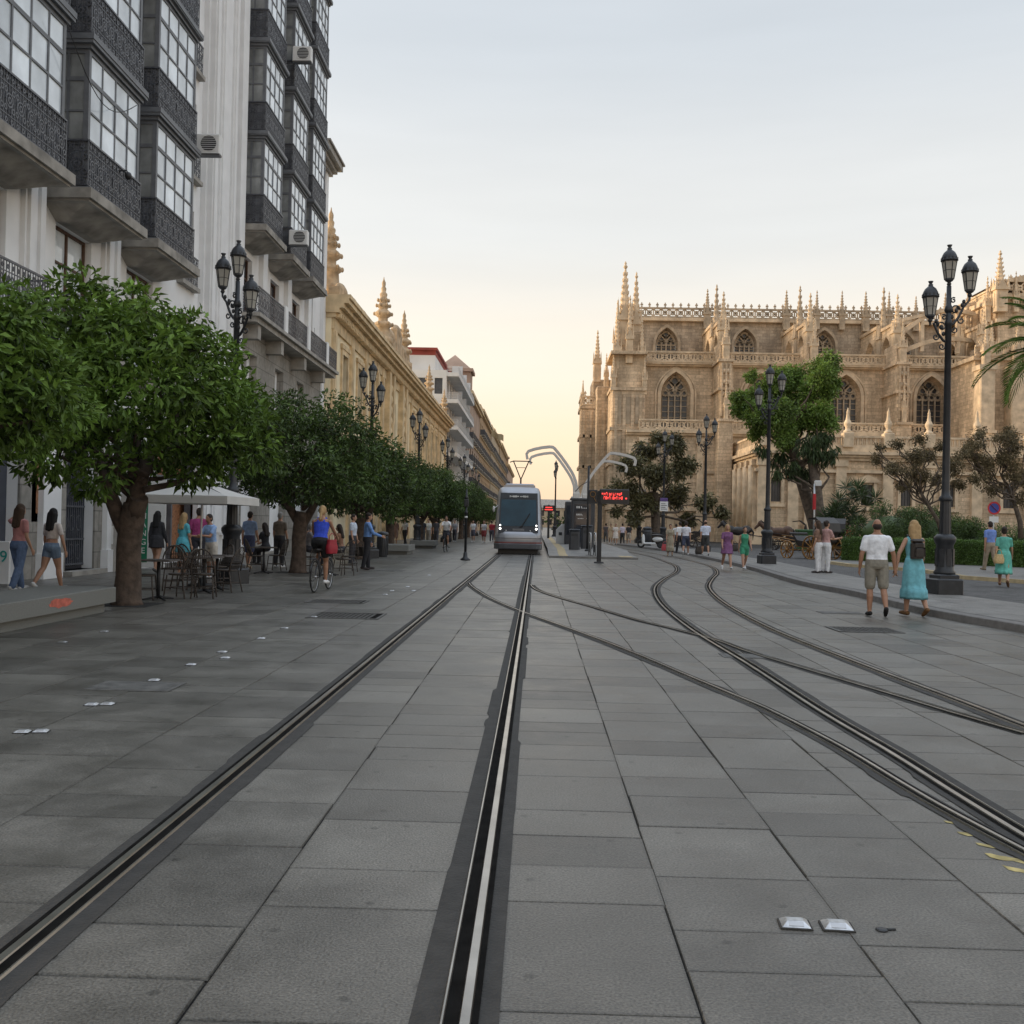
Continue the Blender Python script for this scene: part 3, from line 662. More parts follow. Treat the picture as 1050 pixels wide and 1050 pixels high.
# ------------------------------------------------------------------ ground, tracks, kerb
rg = random.Random(3)
def smooth_path(pts, n=8):
    P = [Vector(p) for p in pts]; out = []
    for i in range(len(P)-1):
        p0 = P[max(i-1,0)]; p1 = P[i]; p2 = P[i+1]; p3 = P[min(i+2,len(P)-1)]
        for k in range(n):
            t = k/n
            out.append(0.5*((2*p1)+(p2-p0)*t+(2*p0-5*p1+4*p2-p3)*t*t+(3*p1-p0-3*p2+p3)*t**3))
    out.append(P[-1]); return out
def normals(pts):
    o = []
    for i in range(len(pts)):
        a = pts[min(i+1,len(pts)-1)]-pts[max(i-1,0)]; a.z = 0; a.normalize()
        o.append(Vector((a.y,-a.x,0)))      # to the right of travel
    return o
def ribbon(mb, pts, a, b, z, ja=0, jb=0, z2=None):
    nn = normals(pts); vs = []
    sa = sb = 0
    for i, (p, n) in enumerate(zip(pts, nn)):
        if rg.random() < .07: sa = rg.uniform(-ja, ja)
        if rg.random() < .07: sb = rg.uniform(-jb, jb)
        u = p+n*(a+sa); v = p+n*(b+sb)
        vs += [(u.x,u.y,z), (v.x,v.y,z if z2 is None else z2)]
    mb.add(vs, [(2*i,2*i+2,2*i+3,2*i+1) for i in range(len(pts)-1)])
def sheet(name, pts, z, m):
    mb = MB(); mb.add([(p[0],p[1],z) for p in pts], [tuple(range(len(pts)))])
    return tag(mb.build(name, m), kind='structure')

sheet('ground', [(-900,-60),(900,-60),(900,1500),(-900,1500)], -.014, M['joint'])
sheet('road', [(-11,129),(5,129),(5,700),(-11,700)], 0.0, M['paving'])
# stone slabs of the street: one pattern, one mesh
mb = MB()
xs = [-.10-.68*k-(.0 if k < 1 else .12) for k in range(0,18)]
xs = sorted([-1.07, -.30, -1.72, -2.62, -3.55]+[-3.55-.78*k for k in range(1,12)]+[-.30+.0]+[.56+.68*k for k in range(0,21)])
xs = sorted(set(round(x,3) for x in xs))
for i in range(len(xs)-1):
    x0, x1 = xs[i], xs[i+1]; y = 1.2+rg.random()*.5
    drift = 0
    while y < 129:
        Lr = rg.choice((.36,.42,.45,.6,.75,.95)) if abs(x0) < 4 else rg.choice((.6,.75,.9,1.0,1.1))
        if y > 45: Lr *= 1.5
        g = rg.uniform(.003,.006) if rg.random() < .8 else rg.uniform(.007,.011)
        ge = rg.uniform(.003,.007)
        if x0 < -3 or x0 > 3: g = rg.uniform(.005,.010); ge = rg.uniform(.005,.010)
        base = .5+.45*rg.uniform(-1,1)*rg.random()
        if rg.random() < .07: base -= .3
        z = rg.uniform(-.0012,.0012)
        s = rg.uniform(-.0012,.0012)
        mb.tint = max(0, min(1, base))
        jx0 = rg.uniform(-.004,.004); jx1 = rg.uniform(-.004,.004)
        X0, X1, Y0, Y1 = x0+ge, x1-ge, y+g, y+Lr-g
        e = rg.uniform(.006,.014) if y < 40 else 0
        A = [(X0+jx0,Y0),(X1+jx1,Y0),(X1+jx1,Y1),(X0+jx0,Y1)]; zs = [z,z+s,z+s,z]
        O = [(p[0]+dx*.004,p[1]+dy*.004,z-.009) for p, (dx,dy) in zip(A, ((-1,-1),(1,-1),(1,1),(-1,1)))]
        T = [(p[0],p[1],q-.0006) for p, q in zip(A, zs)]
        if e:
            I = [(p[0]-dx*e*rg.uniform(.5,1.5),p[1]-dy*e*rg.uniform(.5,1.5),q) for p, q, (dx,dy) in zip(A, zs, ((-1,-1),(1,-1),(1,1),(-1,1)))]
            mb.add(I, [(0,1,2,3)])
            mb.add(O+T+I, [(i,(i+1)%4,4+(i+1)%4,4+i) for i in range(4)]+[(4+i,4+(i+1)%4,8+(i+1)%4,8+i) for i in range(4)], False, 0, max(0, mb.tint-.28))
        else: mb.add(O+T, [(4,5,6,7)]+[(i,(i+1)%4,4+(i+1)%4,4+i) for i in range(4)])
        y += Lr
tag(mb.build('paving', M['paving']), kind='structure')

# tram rails
RZ = [0]
def rail(px, label, flip=False, start=None, end=None, bed=.065, grp='tram rails set in the paving', thin=False, beds=True):
    pts = [G(*p, z=0) for p in px]
    if start: pts = [Vector(start)]+pts
    if end: pts = pts+[Vector(end)]
    pts = [Vector((p.x,p.y,0)) for p in pts]
    path = smooth_path(pts, 10)
    s = -1 if flip else 1
    o = thing('tram_rail', path[0], label, 'tram rail', grp)
    RZ[0] += 1; zz = .0004*RZ[0]
    mb = MB()
    c0, c1, gr, l1 = (-.016,.024,.068,.084) if not thin else (-.012,.018,.05,.062)
    for a, b in ((c0, c1), (gr, l1)):
        a_, b_ = sorted((a*s, b*s))
        ribbon(mb, path, a_, a_+.005, .003, z2=.012+zz); ribbon(mb, path, a_+.005, b_-.005, .0125+zz); ribbon(mb, path, b_-.005, b_, .012+zz, z2=.003)
    mb.build('rail_head', M['rail_steel'], o)
    mb = MB(); a_, b_ = sorted((c1*s, gr*s)); ribbon(mb, path, a_, b_, .0068+zz); ribbon(mb, path, *sorted(((c0-.022)*s, c0*s)), .0078+zz); mb.build('groove', M['groove'], o)  # groove is a flat strip, its deep shade put into the colour
    mb = MB(); a_, b_ = sorted((c0*s, l1*s)); 
    ribbon(mb, path, a_-bed, a_, .0036+zz*.6, ja=.016); ribbon(mb, path, b_, b_+bed, .0036+zz*.6, jb=.016)
    mb.build('bed_strip', M['rail_bed'], o)
    return path
XL, XC = -1.70, -.196
pL = G(0,985); pC = G(478,1050)
XC = pC.x; XL = pL.x
rail([], 'straight steel tram rail along the west side of the tram, no branch on its near end', start=(XL,.5,0), end=(XL,160,0)) if False else None
def straight(x, label, flip):
    return rail([], label, flip, start=(x,.4,0), end=(x,50,0)) if False else None
def rail_pts(pts, label, flip=False, bed=.13, thin=False):
    return rail([], label, flip, None, None, bed) if False else _rail3(pts, label, flip, bed, thin)
def _rail3(pts, label, flip, bed, thin):
    global G
    g0 = G
    G = lambda a, b, z=0: Vector((a, b, 0))
    try: r = rail(pts, label, flip, bed=bed, thin=thin)
    finally: G = g0
    return r
YS = [.4+.9*k for k in range(28)]+[30,45,70,110,160]
rail_pts([(XL,y) for y in YS], 'straight polished tram rail under the left wheels of the tram', bed=.085)
rail_pts([(XC,y) for y in YS], 'straight polished tram rail leading to the right wheels of the tram', flip=True, bed=.085)
rail([(1075,873),(1050,859),(977,814),(911,772),(837,728),(767,682),(706,644),(676,618),(671,603),(680,594),(692,587),(693,582),(687,578),(665,570.5),(640,565),(618,560.8)],
     'S-bending tram rail of the far track, the one nearer the platform')
rail([(1075,753),(1050,744),(977,716),(883,681),(790,644),(743,618),(728,603),(731,594),(736,588),(733,583),(722,578.5),(695,572),(665,566.5),(640,562.5)],
     'S-bending tram rail of the far track, the one nearer the kerb', flip=True)
rail([(481,598),(486,603),(504,614),(537,628),(593,648),(653,671),(700,691),(750,712),(790,729),(860,765),(930,807),(977,834),(1075,886)],
     'crossover tram rail branching from the left rail and crossing the centre one', bed=.05, thin=True)
rail([(544,600),(550,605),(569,612),(611,624),(650,635.5),(697,647),(734,657),(767,669),(837,690),(911,712),(977,732),(1050,753)],
     'crossover tram rail branching from the centre rail towards the kerb', bed=.05, thin=True, flip=True)

# kerb and raised pavement
kpx = [(1100,652),(1050,641),(961,626),(918,616.5),(874,605.5),(830,597.5),(800,590),(775,582.5),(745,575),(715,569),(690,564.5),(660,560.5),(630,557)]
kp = smooth_path([Vector((p.x,p.y,0)) for p in ([Vector((8.6,-4,0)), Vector((8.4,4,0))]+[G(*p, z=.13) for p in kpx])], 6)
nn = normals(kp)
mb = MB()
ribbon(mb, kp, .0, .015, 0.0, z2=.118); ribbon(mb, kp, .015, .03, .118, z2=.13); ribbon(mb, kp, .03, .34, .13)
ko = tag(mb.build('kerb', M['kerb']), kind='structure')
inner = [p+n*.3 for p, n in zip(kp, nn)]
sheet('pavement_base', [(p.x,p.y) for p in inner]+[(90,inner[-1].y),(90,-4)], .118, M['joint'])
cob = [G(*p, z=.13) for p in ((1090,625),(1050,619),(961,607),(869,590),(800,576.5),(740,567),(690,560.5))]
cobl = [(9.8,-4)]+[(p.x,p.y) for p in cob]
def xat(line, y):
    for a, b in zip(line, line[1:]):
        lo, hi = (a, b) if a[1] <= b[1] else (b, a)
        if lo[1] <= y <= hi[1] and hi[1] > lo[1]: return lo[0]+(hi[0]-lo[0])*(y-lo[1])/(hi[1]-lo[1])
    return None
mb = MB(); inl = [(p.x,p.y) for p in inner]
y = -3
while y < 100:
    Lr = rg.choice((.6,.7,.9)) if y < 40 else 1.4
    a0 = xat(inl, y); a1 = xat(inl, y+Lr); b0 = xat(cobl, y); b1 = xat(cobl, y+Lr)
    if None not in (a0,a1):
        if None in (b0,b1): b0, b1 = a0+3, a1+3
        n = max(2, round((b0-a0)/.7))
        for k in range(n):
            f0, f1 = k/n, (k+1)/n; g = .004
            mb.tint = .5+.4*rg.uniform(-1,1)*rg.random()
            mb.add([(a0+(b0-a0)*f0+g,y+g,.13),(a0+(b0-a0)*f1-g,y+g,.13),(a1+(b1-a1)*f1-g,y+Lr-g,.13),(a1+(b1-a1)*f0+g,y+Lr-g,.13)], [(0,1,2,3)])
    y += Lr
tag(mb.build('pavement', M['pavement_stone']), kind='structure')
sheet('cobbled_road', cobl+[(90,cobl[-1][1]),(90,-4)], .124, M['setts'])
# second low kerb with the pavement along the hedge
k2 = [G(*p, z=.24) for p in ((1120,607),(1050,594.5),(985,590),(940,583),(868,578),(840,574))]
mb = MB(); k2s = [Vector((p.x,p.y,0)) for p in k2]
ribbon(mb, k2s, .0, .02, .124, z2=.23); ribbon(mb, k2s, .02, .25, .236)
tag(mb.build('kerb', M['tactile']), kind='structure')
sheet('pavement', [(p.x+.2,p.y+.2) for p in k2]+[(60,60),(60,20)], .232, M['pavement_stone'])

# tram platform with ramp
PF0 = 47.0
mb = MB()
prof = [(PF0,0.0),(PF0+.01,.10),(PF0+3,.12),(PF0+6,.28),(112,.28)]
pl, pr = .62, 4.7
mb.add([(x,y,z) for y, z in prof for x in (pl,pr)], [(2*i,2*i+1,2*i+3,2*i+2) for i in range(len(prof)-1)])
mb.add([(pl,y,z) for y, z in prof]+[(pl,y,-.01) for y, z in prof], [(i,i+1,i+1+len(prof),i+len(prof)) for i in range(len(prof)-1)])
mb.add([(pr,y,z) for y, z in prof]+[(pr,y,-.01) for y, z in prof], [(i,i+len(prof),i+1+len(prof),i+1) for i in range(len(prof)-1)])
tag(mb.build('platform', M['pavement_stone']), kind='structure')
mb = MB(); mb.add([(1.1,PF0+.05,.1042),(1.5,PF0+.05,.1042),(1.5,PF0+3,.1242),(1.1,PF0+3,.1242),(1.5,PF0+6,.2842),(1.1,PF0+6,.2842),(1.5,100,.2842),(1.1,100,.2842)], [(0,1,2,3),(3,2,4,5),(5,4,6,7)])
mb.add([(3.9,PF0+.05,.1042),(4.5,PF0+.05,.1042),(4.5,PF0+1.6,.1142),(3.9,PF0+1.6,.1142)], [(0,1,2,3)])
tag(mb.build('tactile_paving', M['tactile']), kind='structure')

# drain grates and manhole covers
def grate(px, py, w_, l_, label, rz=0):
    p = G(px, py); o = thing('drain_grate', (p.x,p.y,0), label, 'drain grate', 'metal covers set in the paving', rz)
    mb = MB(); mb.box(-w_/2,w_/2,-l_/2,l_/2,.0015,.0045); mb.build('pit', M['groove'], o, True)
    mb = MB()
    for a, b, c, d in ((-w_/2,w_/2,-l_/2,-l_/2+.05),(-w_/2,w_/2,l_/2-.05,l_/2),(-w_/2,-w_/2+.05,-l_/2+.05,l_/2-.05),(w_/2-.05,w_/2,-l_/2+.05,l_/2-.05)): mb.box(a,b,c,d,.004,.010)
    k = int((w_-.1)/.075)
    for i in range(k):
        for j in range(int((l_-.1)/.14)):
            x = -w_/2+.075+i*.075; y = -l_/2+.07+j*.14
            mb.box(x-.024,x+.024,y,y+.085,.0045,.009)
    mb.build('grille', M['cover_iron'], o, True)
grate(356,631.5,1.15,1.0,'rusty square drain grate in the paving in front of the cyclist, the nearer one')
grate(346,617,1.1,.8,'square drain grate in the paving just behind the nearer grate')
grate(886,646,1.0,.8,'studded drain grate in the paving beside the walking couple')
def cover(px, py, w_, l_, label):
    p = G(px, py); mb = MB(); mb.box(p.x-w_/2,p.x+w_/2,p.y-l_/2,p.y+l_/2,.0015,.006)
    mb.box(p.x-w_/2+.05,p.x+w_/2-.05,p.y-l_/2+.05,p.y+l_/2-.05,.006,.008)
    tag(mb.build('manhole_cover', M['cover_iron']), label, 'manhole cover', 'metal covers set in the paving')
cover(140,704,.75,.5,'dark worn manhole cover alone on the left paving')
cover(862,628.5,.8,.45,'flat dark manhole cover at the feet of the walking couple')
cover(765,673,.6,.4,'dark square cover lying between the crossover rail and the far track')
cover(400,585,.9,.7,'dark cover in the paving between the grates and the tram')
# reflective road studs
def stud(px, py, label):
    p = G(px, py); o = thing('road_stud', (p.x,p.y,0), label, 'road stud', 'metal road studs', R_(-4))
    def rr(a, b, z): return [(-a,-b,z),(a,-b,z),(a,b,z),(-a,b,z)]
    mb = MB(); mb.loft([rr(.062,.05,.001), rr(.062,.05,.006), rr(.058,.046,.008)]); mb.build('base', M['rail_bed'], o, True)
    mb = MB(); mb.loft([rr(.056,.045,.007), rr(.05,.04,.012), rr(.034,.022,.024), rr(.031,.019,.0255)]); mb.build('body', M['stud_metal'], o, True)
    mb = MB(); mb.obox((0,-.032,.0187), (.028,0,0), (0,.0075,.0052), (0,-.0006,.0009)); mb.build('reflector', M['steel'], o, True)
    return o
stud(815,949,'square metal road stud, the one farther from the dark plug')
stud0 = stud(858,951,'square metal road stud, the one next to the dark plug')
p = G(904,954); o = thing('floor_plug', (p.x,p.y,0), 'small dark metal plug with a tail lying in the paving joint', 'metal plug')
mb = MB(); mb.lathe([(.024,.0015),(.022,.006),(.012,.009)], 12); mb.tube([(.02,0,.004),(.055,.004,.004)], .005, 6); mb.build('plug', M['iron'], o, True)
# worn yellow paint dashes beside the far track
mb = MB()
for k, (px, py, ln, wd) in enumerate(((985,843,.17,.075),(1002,855,.19,.085),(1018,866,.16,.08),(1034,878,.2,.085),(1046,890,.14,.08),(1018,856,.08,.05),(1042,866,.09,.05))):
    p = G(px, py); n = 7
    up = [(p.x-ln/2+ln*i/n, p.y-.12*i/n+wd/2*rg.uniform(.2,1.1), .0026) for i in range(n+1)]
    dn = [(p.x-ln/2+ln*i/n, p.y-.12*i/n-wd/2*rg.uniform(.2,1.1), .0026) for i in range(n+1)]
    mb.add(up+dn, [(i,n+1+i,n+2+i,i+1) for i in range(n)])
tag(mb.build('road_marking', M['yellow_paint']), kind='structure')
# rows of the same studs crossing the left paving
for k, (px, py) in enumerate(((23,751),(42,750.5),(94,723),(110,722.5),(158,698),(196,682),(228,669),(231,675),(268,655),(292,644.5),(322,633),(64,659),(107,648),(395,610),(402,606),(418,602),(440,590),(424,606))):
    p = G(px, py); q = dup(stud0, (p.x,p.y,0), R_(rg.uniform(-12,12)), 'pale worn metal road stud in the scattered rows crossing the paving before the bench', sz=(.9,.9,.8)); q['group'] = 'worn road studs on the west paving'
# ------------------------------------------------------------------ lamp posts
def make_lamp():
    o = thing('street_lamp', (0,0,0), 'lamp', 'street lamp', 'three-lantern iron street lamps')
    mb = MB()
    mb.bbox(-.31,.31,-.31,.31,0,.36,.03); mb.bbox(-.25,.25,-.25,.25,.36,.46,.03)
    mb.lathe([(.235,.46),(.245,.50),(.20,.56),(.19,1.12),(.215,1.17),(.245,1.24),(.245,1.30),(.17,1.38)], 20)
    for k in range(8):
        a = 2*pi*k/8; mb.obox((.195*cos(a),.195*sin(a),.84), (-sin(a)*.05,cos(a)*.05,0), (cos(a)*.012,sin(a)*.012,0), (0,0,.2))
    mb.build('base', M['iron'], o, True)
    mb = MB()
    n = 24; rs = []
    for z, r in ((1.38,.125),(1.5,.122),(2.1,.112),(2.15,.112)):
        rs.append([((r*(1+.07*(k%2)))*cos(2*pi*k/n), (r*(1+.07*(k%2)))*sin(2*pi*k/n), z) for k in range(n)])
    mb.loft(rs); mb.lathe([(.14,2.14),(.15,2.18),(.14,2.23),(.1,2.27),(.088,2.4),(.068,6.2),(.085,6.22),(.085,6.3),(.06,6.34),(.052,7.12)], 14)
    mb.build('pole', M['iron'], o, True)
    L3 = ((0,0,7.22), (.50,.0,6.98), (-.44,.0,6.36))
    mb = MB()
    for s, z0, xe, ze in ((1,6.35,.50,6.93),(-1,5.95,-.44,6.31)):
        mb.tube([(0,0,z0-.15),(s*.12,0,z0-.1),(s*.24,0,z0+.05),(s*.36,0,z0+.30),(xe,0,ze-.12),(xe,0,ze+.05)], [.035,.032,.03,.028,.026,.03], 8)
        for cx, cz, r, t in ((s*.16,z0+.22,.12,0),(s*.30,z0-.02,.09,2),(s*.11,z0+.44,.07,1),(s*.15,z0-.24,.08,3)):
            mb.tube([(cx+(r*(1-.06*k))*cos(t+.62*k)*s, .0, cz+(r*(1-.06*k))*sin(t+.62*k)) for k in range(13)], .017, 6)
        for q in range(5):
            a = q*1.3; mb.ell((s*(.10+.07*q), .03*(-1)**q, z0+.06+.1*q+.04*sin(a)), .045, .03, .055, 7, 5)
    for cy in (-.1,.1):
        mb.tube([(0,cy*(1-.05*k)*cos(.6*k)*.9,6.55+.1*(1-.05*k)*sin(.6*k)) for k in range(12)], .015, 6)
    mb.lathe([(.07,6.5),(.1,6.56),(.075,6.64),(.05,6.7)], 12)
    mb.build('bracket', M['iron'], o, True)
    for x, y, z in L3:
        n = 6
        def hexr(r, z_): r *= .87; return [(x+r*cos(2*pi*k/n+.5), y+r*sin(2*pi*k/n+.5), z_) for k in range(n)]
        mb = MB(); mb.loft([hexr(.115,z+.06), hexr(.185,z+.46)], True, True); g = mb.build('glass', M['lantern_glass'], None, True)
        mb = MB()
        for k in range(n):
            a = Vector(hexr(.118,z+.05)[k]); b = Vector(hexr(.19,z+.47)[k]); mb.bar(a, b, .018)
        for r, zz, h in ((.12,z+.04,.03),(.155,z+.25,.012),(.195,z+.45,.03)): mb.loft([hexr(r,zz),hexr(r,zz+h)], True, True)
        mb.lathe([(.03,z-.1),(.055,z-.06),(.035,z-.02),(.09,z+.02),(.10,z+.05)], 10, (x,y))
        for k in range(12):
            a = 2*pi*k/12; mb.obox((x+.183*cos(a), y+.183*sin(a), z+.515), (-sin(a)*.018,cos(a)*.018,0), (cos(a)*.006,sin(a)*.006,0), (0,0,.035))
        mb.lathe([(.187,z+.475),(.196,z+.49),(.187,z+.50),(.178,z+.54),(.161,z+.60),(.125,z+.67),(.07,z+.72),(.05,z+.74),(.055,z+.77),(.03,z+.79),(.045,z+.815),(.06,z+.85),(.02,z+.86)], 16, (x,y))
        ln = mb.build('lantern', M['iron'], o, True); g.parent = ln
    return o
lamp0 = make_lamp()
RL = [(968,609,'tall black three-lantern lamp beside the couple holding hands, largest on that kerb side'), (786,578,'black three-lantern lamp post close to the big leafy green tree'),
      (722,565.5,'black three-lantern lamp post between the magnolia tree and the big green tree'), (679.5,561,'black three-lantern lamp post carrying the purple-headed bus stop plate'),
      (655,557,'black three-lantern lamp post carrying two white panels')]
lamps = []
for i, (px, py, lb) in enumerate(RL):
    p = G(px, py, .13)
    o = lamp0 if i == 0 else copy_tree(lamp0)
    o.location = p; o.rotation_euler = (0,0,R_(6)); o['label'] = lb; o.scale = (1.0,1.0,1.0); lamps.append(o)
for i, (px, D, lb) in enumerate(((238,23.9,'black three-lantern lamp rising beside the white cafe parasol'), (379,41.8,'black three-lantern lamp above the second and third orange trees'),
        (428,59,'black three-lantern lamp before the yellow palace, past its portal'), (457.5,78,'black three-lantern lamp in front of the white balconied apartment block'), (475,98,'black three-lantern lamp nearest the tram, over the last orange trees'),
        (487,118,'small far three-lantern lamp showing just left of the tram roof'))):
    p = PY(px, 535, D); dup(lamp0, (p.x,D,0), R_(150), lb)
dup(lamp0, (PY(569,535,105).x,105,0), R_(80), 'far three-lantern lamp on the tram platform, seen against the sky')

# ------------------------------------------------------------------ trees
def leaf_cloud(mb, clumps, dens, L0, L1, rq, wr=.42, droop=.35, inner=.25, hang=0):
    for c, r in clumps:
        c = Vector(c); rr = r if hasattr(r, '__len__') else (r, r, r)
        n = int(dens*(rr[0]*rr[1]+rr[0]*rr[2]+rr[1]*rr[2])/3)
        ct = rq.uniform(-.18,.18)
        for _ in range(n):
            d = Vector((rq.gauss(0,1), rq.gauss(0,1), rq.gauss(0,1))).normalized()
            k = 1-abs(rq.gauss(0,inner)); k = max(.15, k)*rq.uniform(.92,1.1)
            p = c+Vector((d.x*rr[0], d.y*rr[1], d.z*rr[2]))*k
            ax = (d*.8+Vector((rq.gauss(0,.6), rq.gauss(0,.6), rq.gauss(0,.5)-droop))).normalized()
            if hang: ax = (ax*(1-hang)+Vector((0,0,-1))*hang).normalized()
            up = (d+Vector((rq.gauss(0,.5), rq.gauss(0,.5), rq.gauss(0,.4)+.4)))
            sd = ax.cross(up)
            if sd.length < .05: continue
            sd.normalize(); nm = sd.cross(ax)
            L = rq.uniform(L0, L1); w = L*wr*.5
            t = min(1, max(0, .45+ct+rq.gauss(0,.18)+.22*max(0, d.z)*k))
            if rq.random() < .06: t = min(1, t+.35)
            mid = p+ax*L*.5
            mb.add([p, mid+sd*w+nm*w*.35, p+ax*L-nm*L*.12, mid-sd*w+nm*w*.35], [(0,1,2),(0,2,3)], False, 0, t)
def limb(mb, p0, p1, r0, r1, rq, n=6, wob=.12):
    p0 = Vector(p0); p1 = Vector(p1); L = (p1-p0).length; pts = []; rr = []
    for i in range(n+1):
        t = i/n; o = Vector((rq.uniform(-1,1), rq.uniform(-1,1), rq.uniform(-.5,.5)))*L*wob*sin(pi*t)
        pts.append(p0+(p1-p0)*t+o+Vector((0,0,-.06*L*sin(pi*t)))); rr.append(r0+(r1-r0)*t)
    mb.tube(pts, rr, 8)
    return pts
def orange_tree(label, seed, near, R=2.15, zc=3.75, rz=1.85, m='leaf', dens=1500, fork=True, L0=.10, L1=.17, top=None):
    rq = random.Random(seed)
    o = thing('orange_tree', (0,0,0), label, 'tree', 'orange trees along the west pavement')
    cl = []
    for i in range(70):
        a = i*2.39996; zz = -0.8+1.75*(i+.5)/70
        q = math.sqrt(max(0, 1-min(1, abs(zz))**2.0)); k = rq.uniform(.62,.98)
        cl.append(((R*q*cos(a)*k, R*q*sin(a)*k, zc+rz*zz*k+rq.uniform(-.12,.12)), (rq.uniform(.34,.56), rq.uniform(.34,.56), rq.uniform(.28,.46))))
    for i in range(40):
        a = rq.uniform(0,2*pi); k = rq.uniform(.88,1.16); zz = rq.uniform(-.5,.9)
        q = math.sqrt(1-zz*zz)
        cl.append(((R*q*cos(a)*k, R*q*sin(a)*k, zc+rz*zz*k), rq.uniform(.16,.34)))
    if top: cl = [(c, r) for c, r in cl if c[2]+(r if not hasattr(r,'__len__') else r[2])*.7 < top(c[0])]
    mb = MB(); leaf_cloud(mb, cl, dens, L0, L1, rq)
    mb.build('crown', M[m], o, True)
    mb = MB()
    pts = [(0,0,-.02),(.0,0,.08),(.02,.0,.5),(.0,.02,1.0),(.05,0,1.45),(.10,.0,1.75)]
    mb.tube(pts, [.30,.245,.215,.205,.215,.19], 12)
    if fork:
        mb.tube([(.02,0,1.15),(-.18,.03,1.5),(-.36,.05,1.9),(-.55,.1,2.5)], [.15,.14,.12,.09], 10)
        mb.tube([(.08,-.02,1.5),(.2,-.08,1.82),(.21,-.1,1.86)], [.17,.16,.15], 10)
        mb.tube([(.08,0,1.6),(.12,.05,2.0),(.3,.1,2.7)], [.18,.14,.1], 10)
    else:
        mb.tube([(.05,0,1.3),(.35,0,1.8),(.7,.1,2.6)], [.15,.11,.07], 10); mb.tube([(.05,0,1.35),(-.3,.1,1.85),(-.7,0,2.6)], [.15,.11,.07], 10)
    for i in range(16):
        c = cl[rq.randrange(len(cl))][0]; limb(mb, (rq.uniform(-.3,.3), rq.uniform(-.15,.15), rq.uniform(1.8,2.5)), c, .06, .015, rq)
    mb.build('trunk', M['bark'], o, True)
    return o
tA = orange_tree('large orange tree with a forked thick trunk at the end of the stone bench', 5, True, R=2.12, zc=3.65, rz=1.85, dens=1150, L0=.12, L1=.22, top=lambda x: 5.75 if x < -.3 else 5.75-.55*(x+.3) if x < 1.2 else max(3.0, 4.93-1.75*(x-1.2)))
p = G(130,620); tA.location = (p.x-.0,p.y,0); tA.rotation_euler = (0,0,0)
# tall side shoots on the near crown
rq = random.Random(8); mb = MB()
leaf_cloud(mb, [((1.0,-.5,4.75),.32),((1.45,-.4,4.35),.38),((1.75,-.3,3.75),.36),((2.2,-.2,3.2),.36),((-.6,-.6,5.45),.28),((-1.0,-.5,5.35),.32),((.1,-.5,5.2),.3),((2.35,-.3,2.7),.35),((1.25,-.4,4.85),.22)], 1500, .11, .20, rq)
mb.build('crown', M['leaf'], tA, True)
tB = orange_tree('orange tree at the photo edge, in front, its leaves reaching over the bench', 17, True, R=2.1, zc=3.2, rz=1.42, dens=1600, fork=False)
tB.location = (-7.5,11.3,0); tB.rotation_euler = (0,0,1.1)
tC = orange_tree('dark rounded orange tree directly behind the cycling woman', 29, False, R=2.15, zc=3.3, rz=1.85, m='leaf_dark', dens=1100, fork=False, L0=.11, L1=.19)
p = G(293,587); tC.location = (p.x+.35,p.y,0)
tD = orange_tree('dark orange tree, next after the one behind the cyclist', 37, False, R=2.15, zc=3.2, rz=1.75, m='leaf_dark', dens=700, fork=False, L0=.14, L1=.24)
tD.location = (-7.0,40.5,0)
for k, (D, lb) in enumerate(((50,'orange tree behind the black litter bin, third in the dark row'), (61,'orange tree of the dark row beside the heavy lamp base, fourth from the cyclist'), (72,'orange tree of the dark row, fifth from the cyclist'),
        (83,'orange tree of the dark row, sixth from the cyclist'), (94,'orange tree of the dark row behind the slim black signal post'), (106,'orange tree of the dark row, eighth from the cyclist'), (119,'orange tree of the dark row near the tram'), (133,'farthest orange tree of the row, touching the tram in the view'))):
    dup(tD if k % 2 else tC, (-7.0+rq.uniform(-.2,.2), D, 0), rq.uniform(0,6), lb, sz=(1,1,rq.uniform(.92,1.02)))

def px_tree(name, label, blobs, D, m, trunk, dens, L0, L1, seed, bm='bark_grey', depth=.7, hang=0, wr=.42, inner=.3, sub=5, twigs=0, limbs_r=.12):
    # crown of clumps at its true distance; trunk = pixel polyline with radii in metres
    rq = random.Random(seed); s = D/1050
    base = PY(trunk[0][0], trunk[0][1], D); o = thing(name, (base.x,D,max(0,min(base.z,.3))), label, 'tree')
    cl = []
    for px, py, r in blobs:
        c = PY(px, py, D); R = r*s
        c.y += rq.uniform(-1,1)*R*1.6*depth
        for _ in range(sub):
            d = Vector((rq.gauss(0,1), rq.gauss(0,1), rq.gauss(0,.8))).normalized()*R*rq.uniform(.25,.75)
            cl.append((c+d, R*rq.uniform(.3,.55)))
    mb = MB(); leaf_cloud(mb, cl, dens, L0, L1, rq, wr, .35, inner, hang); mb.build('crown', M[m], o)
    mb = MB()
    tp = [PY(a, b, D) for a, b, r in trunk]; mb.tube(tp, [r for a, b, r in trunk], 10)
    top = tp[-1]
    for c, r in cl[::max(1, sub-1)]:
        j = rq.choice(tp[len(tp)//2:]); q = limb(mb, j, c, limbs_r, .02, rq)
        for _ in range(twigs): 
            e = q[-1]+Vector((rq.gauss(0,1), rq.gauss(0,1), rq.gauss(.3,.8)))*r*1.3
            limb(mb, q[rq.randrange(2,len(q))], e, .03, .008, rq, 4)
    mb.build('trunk', M[bm], o)
    return o
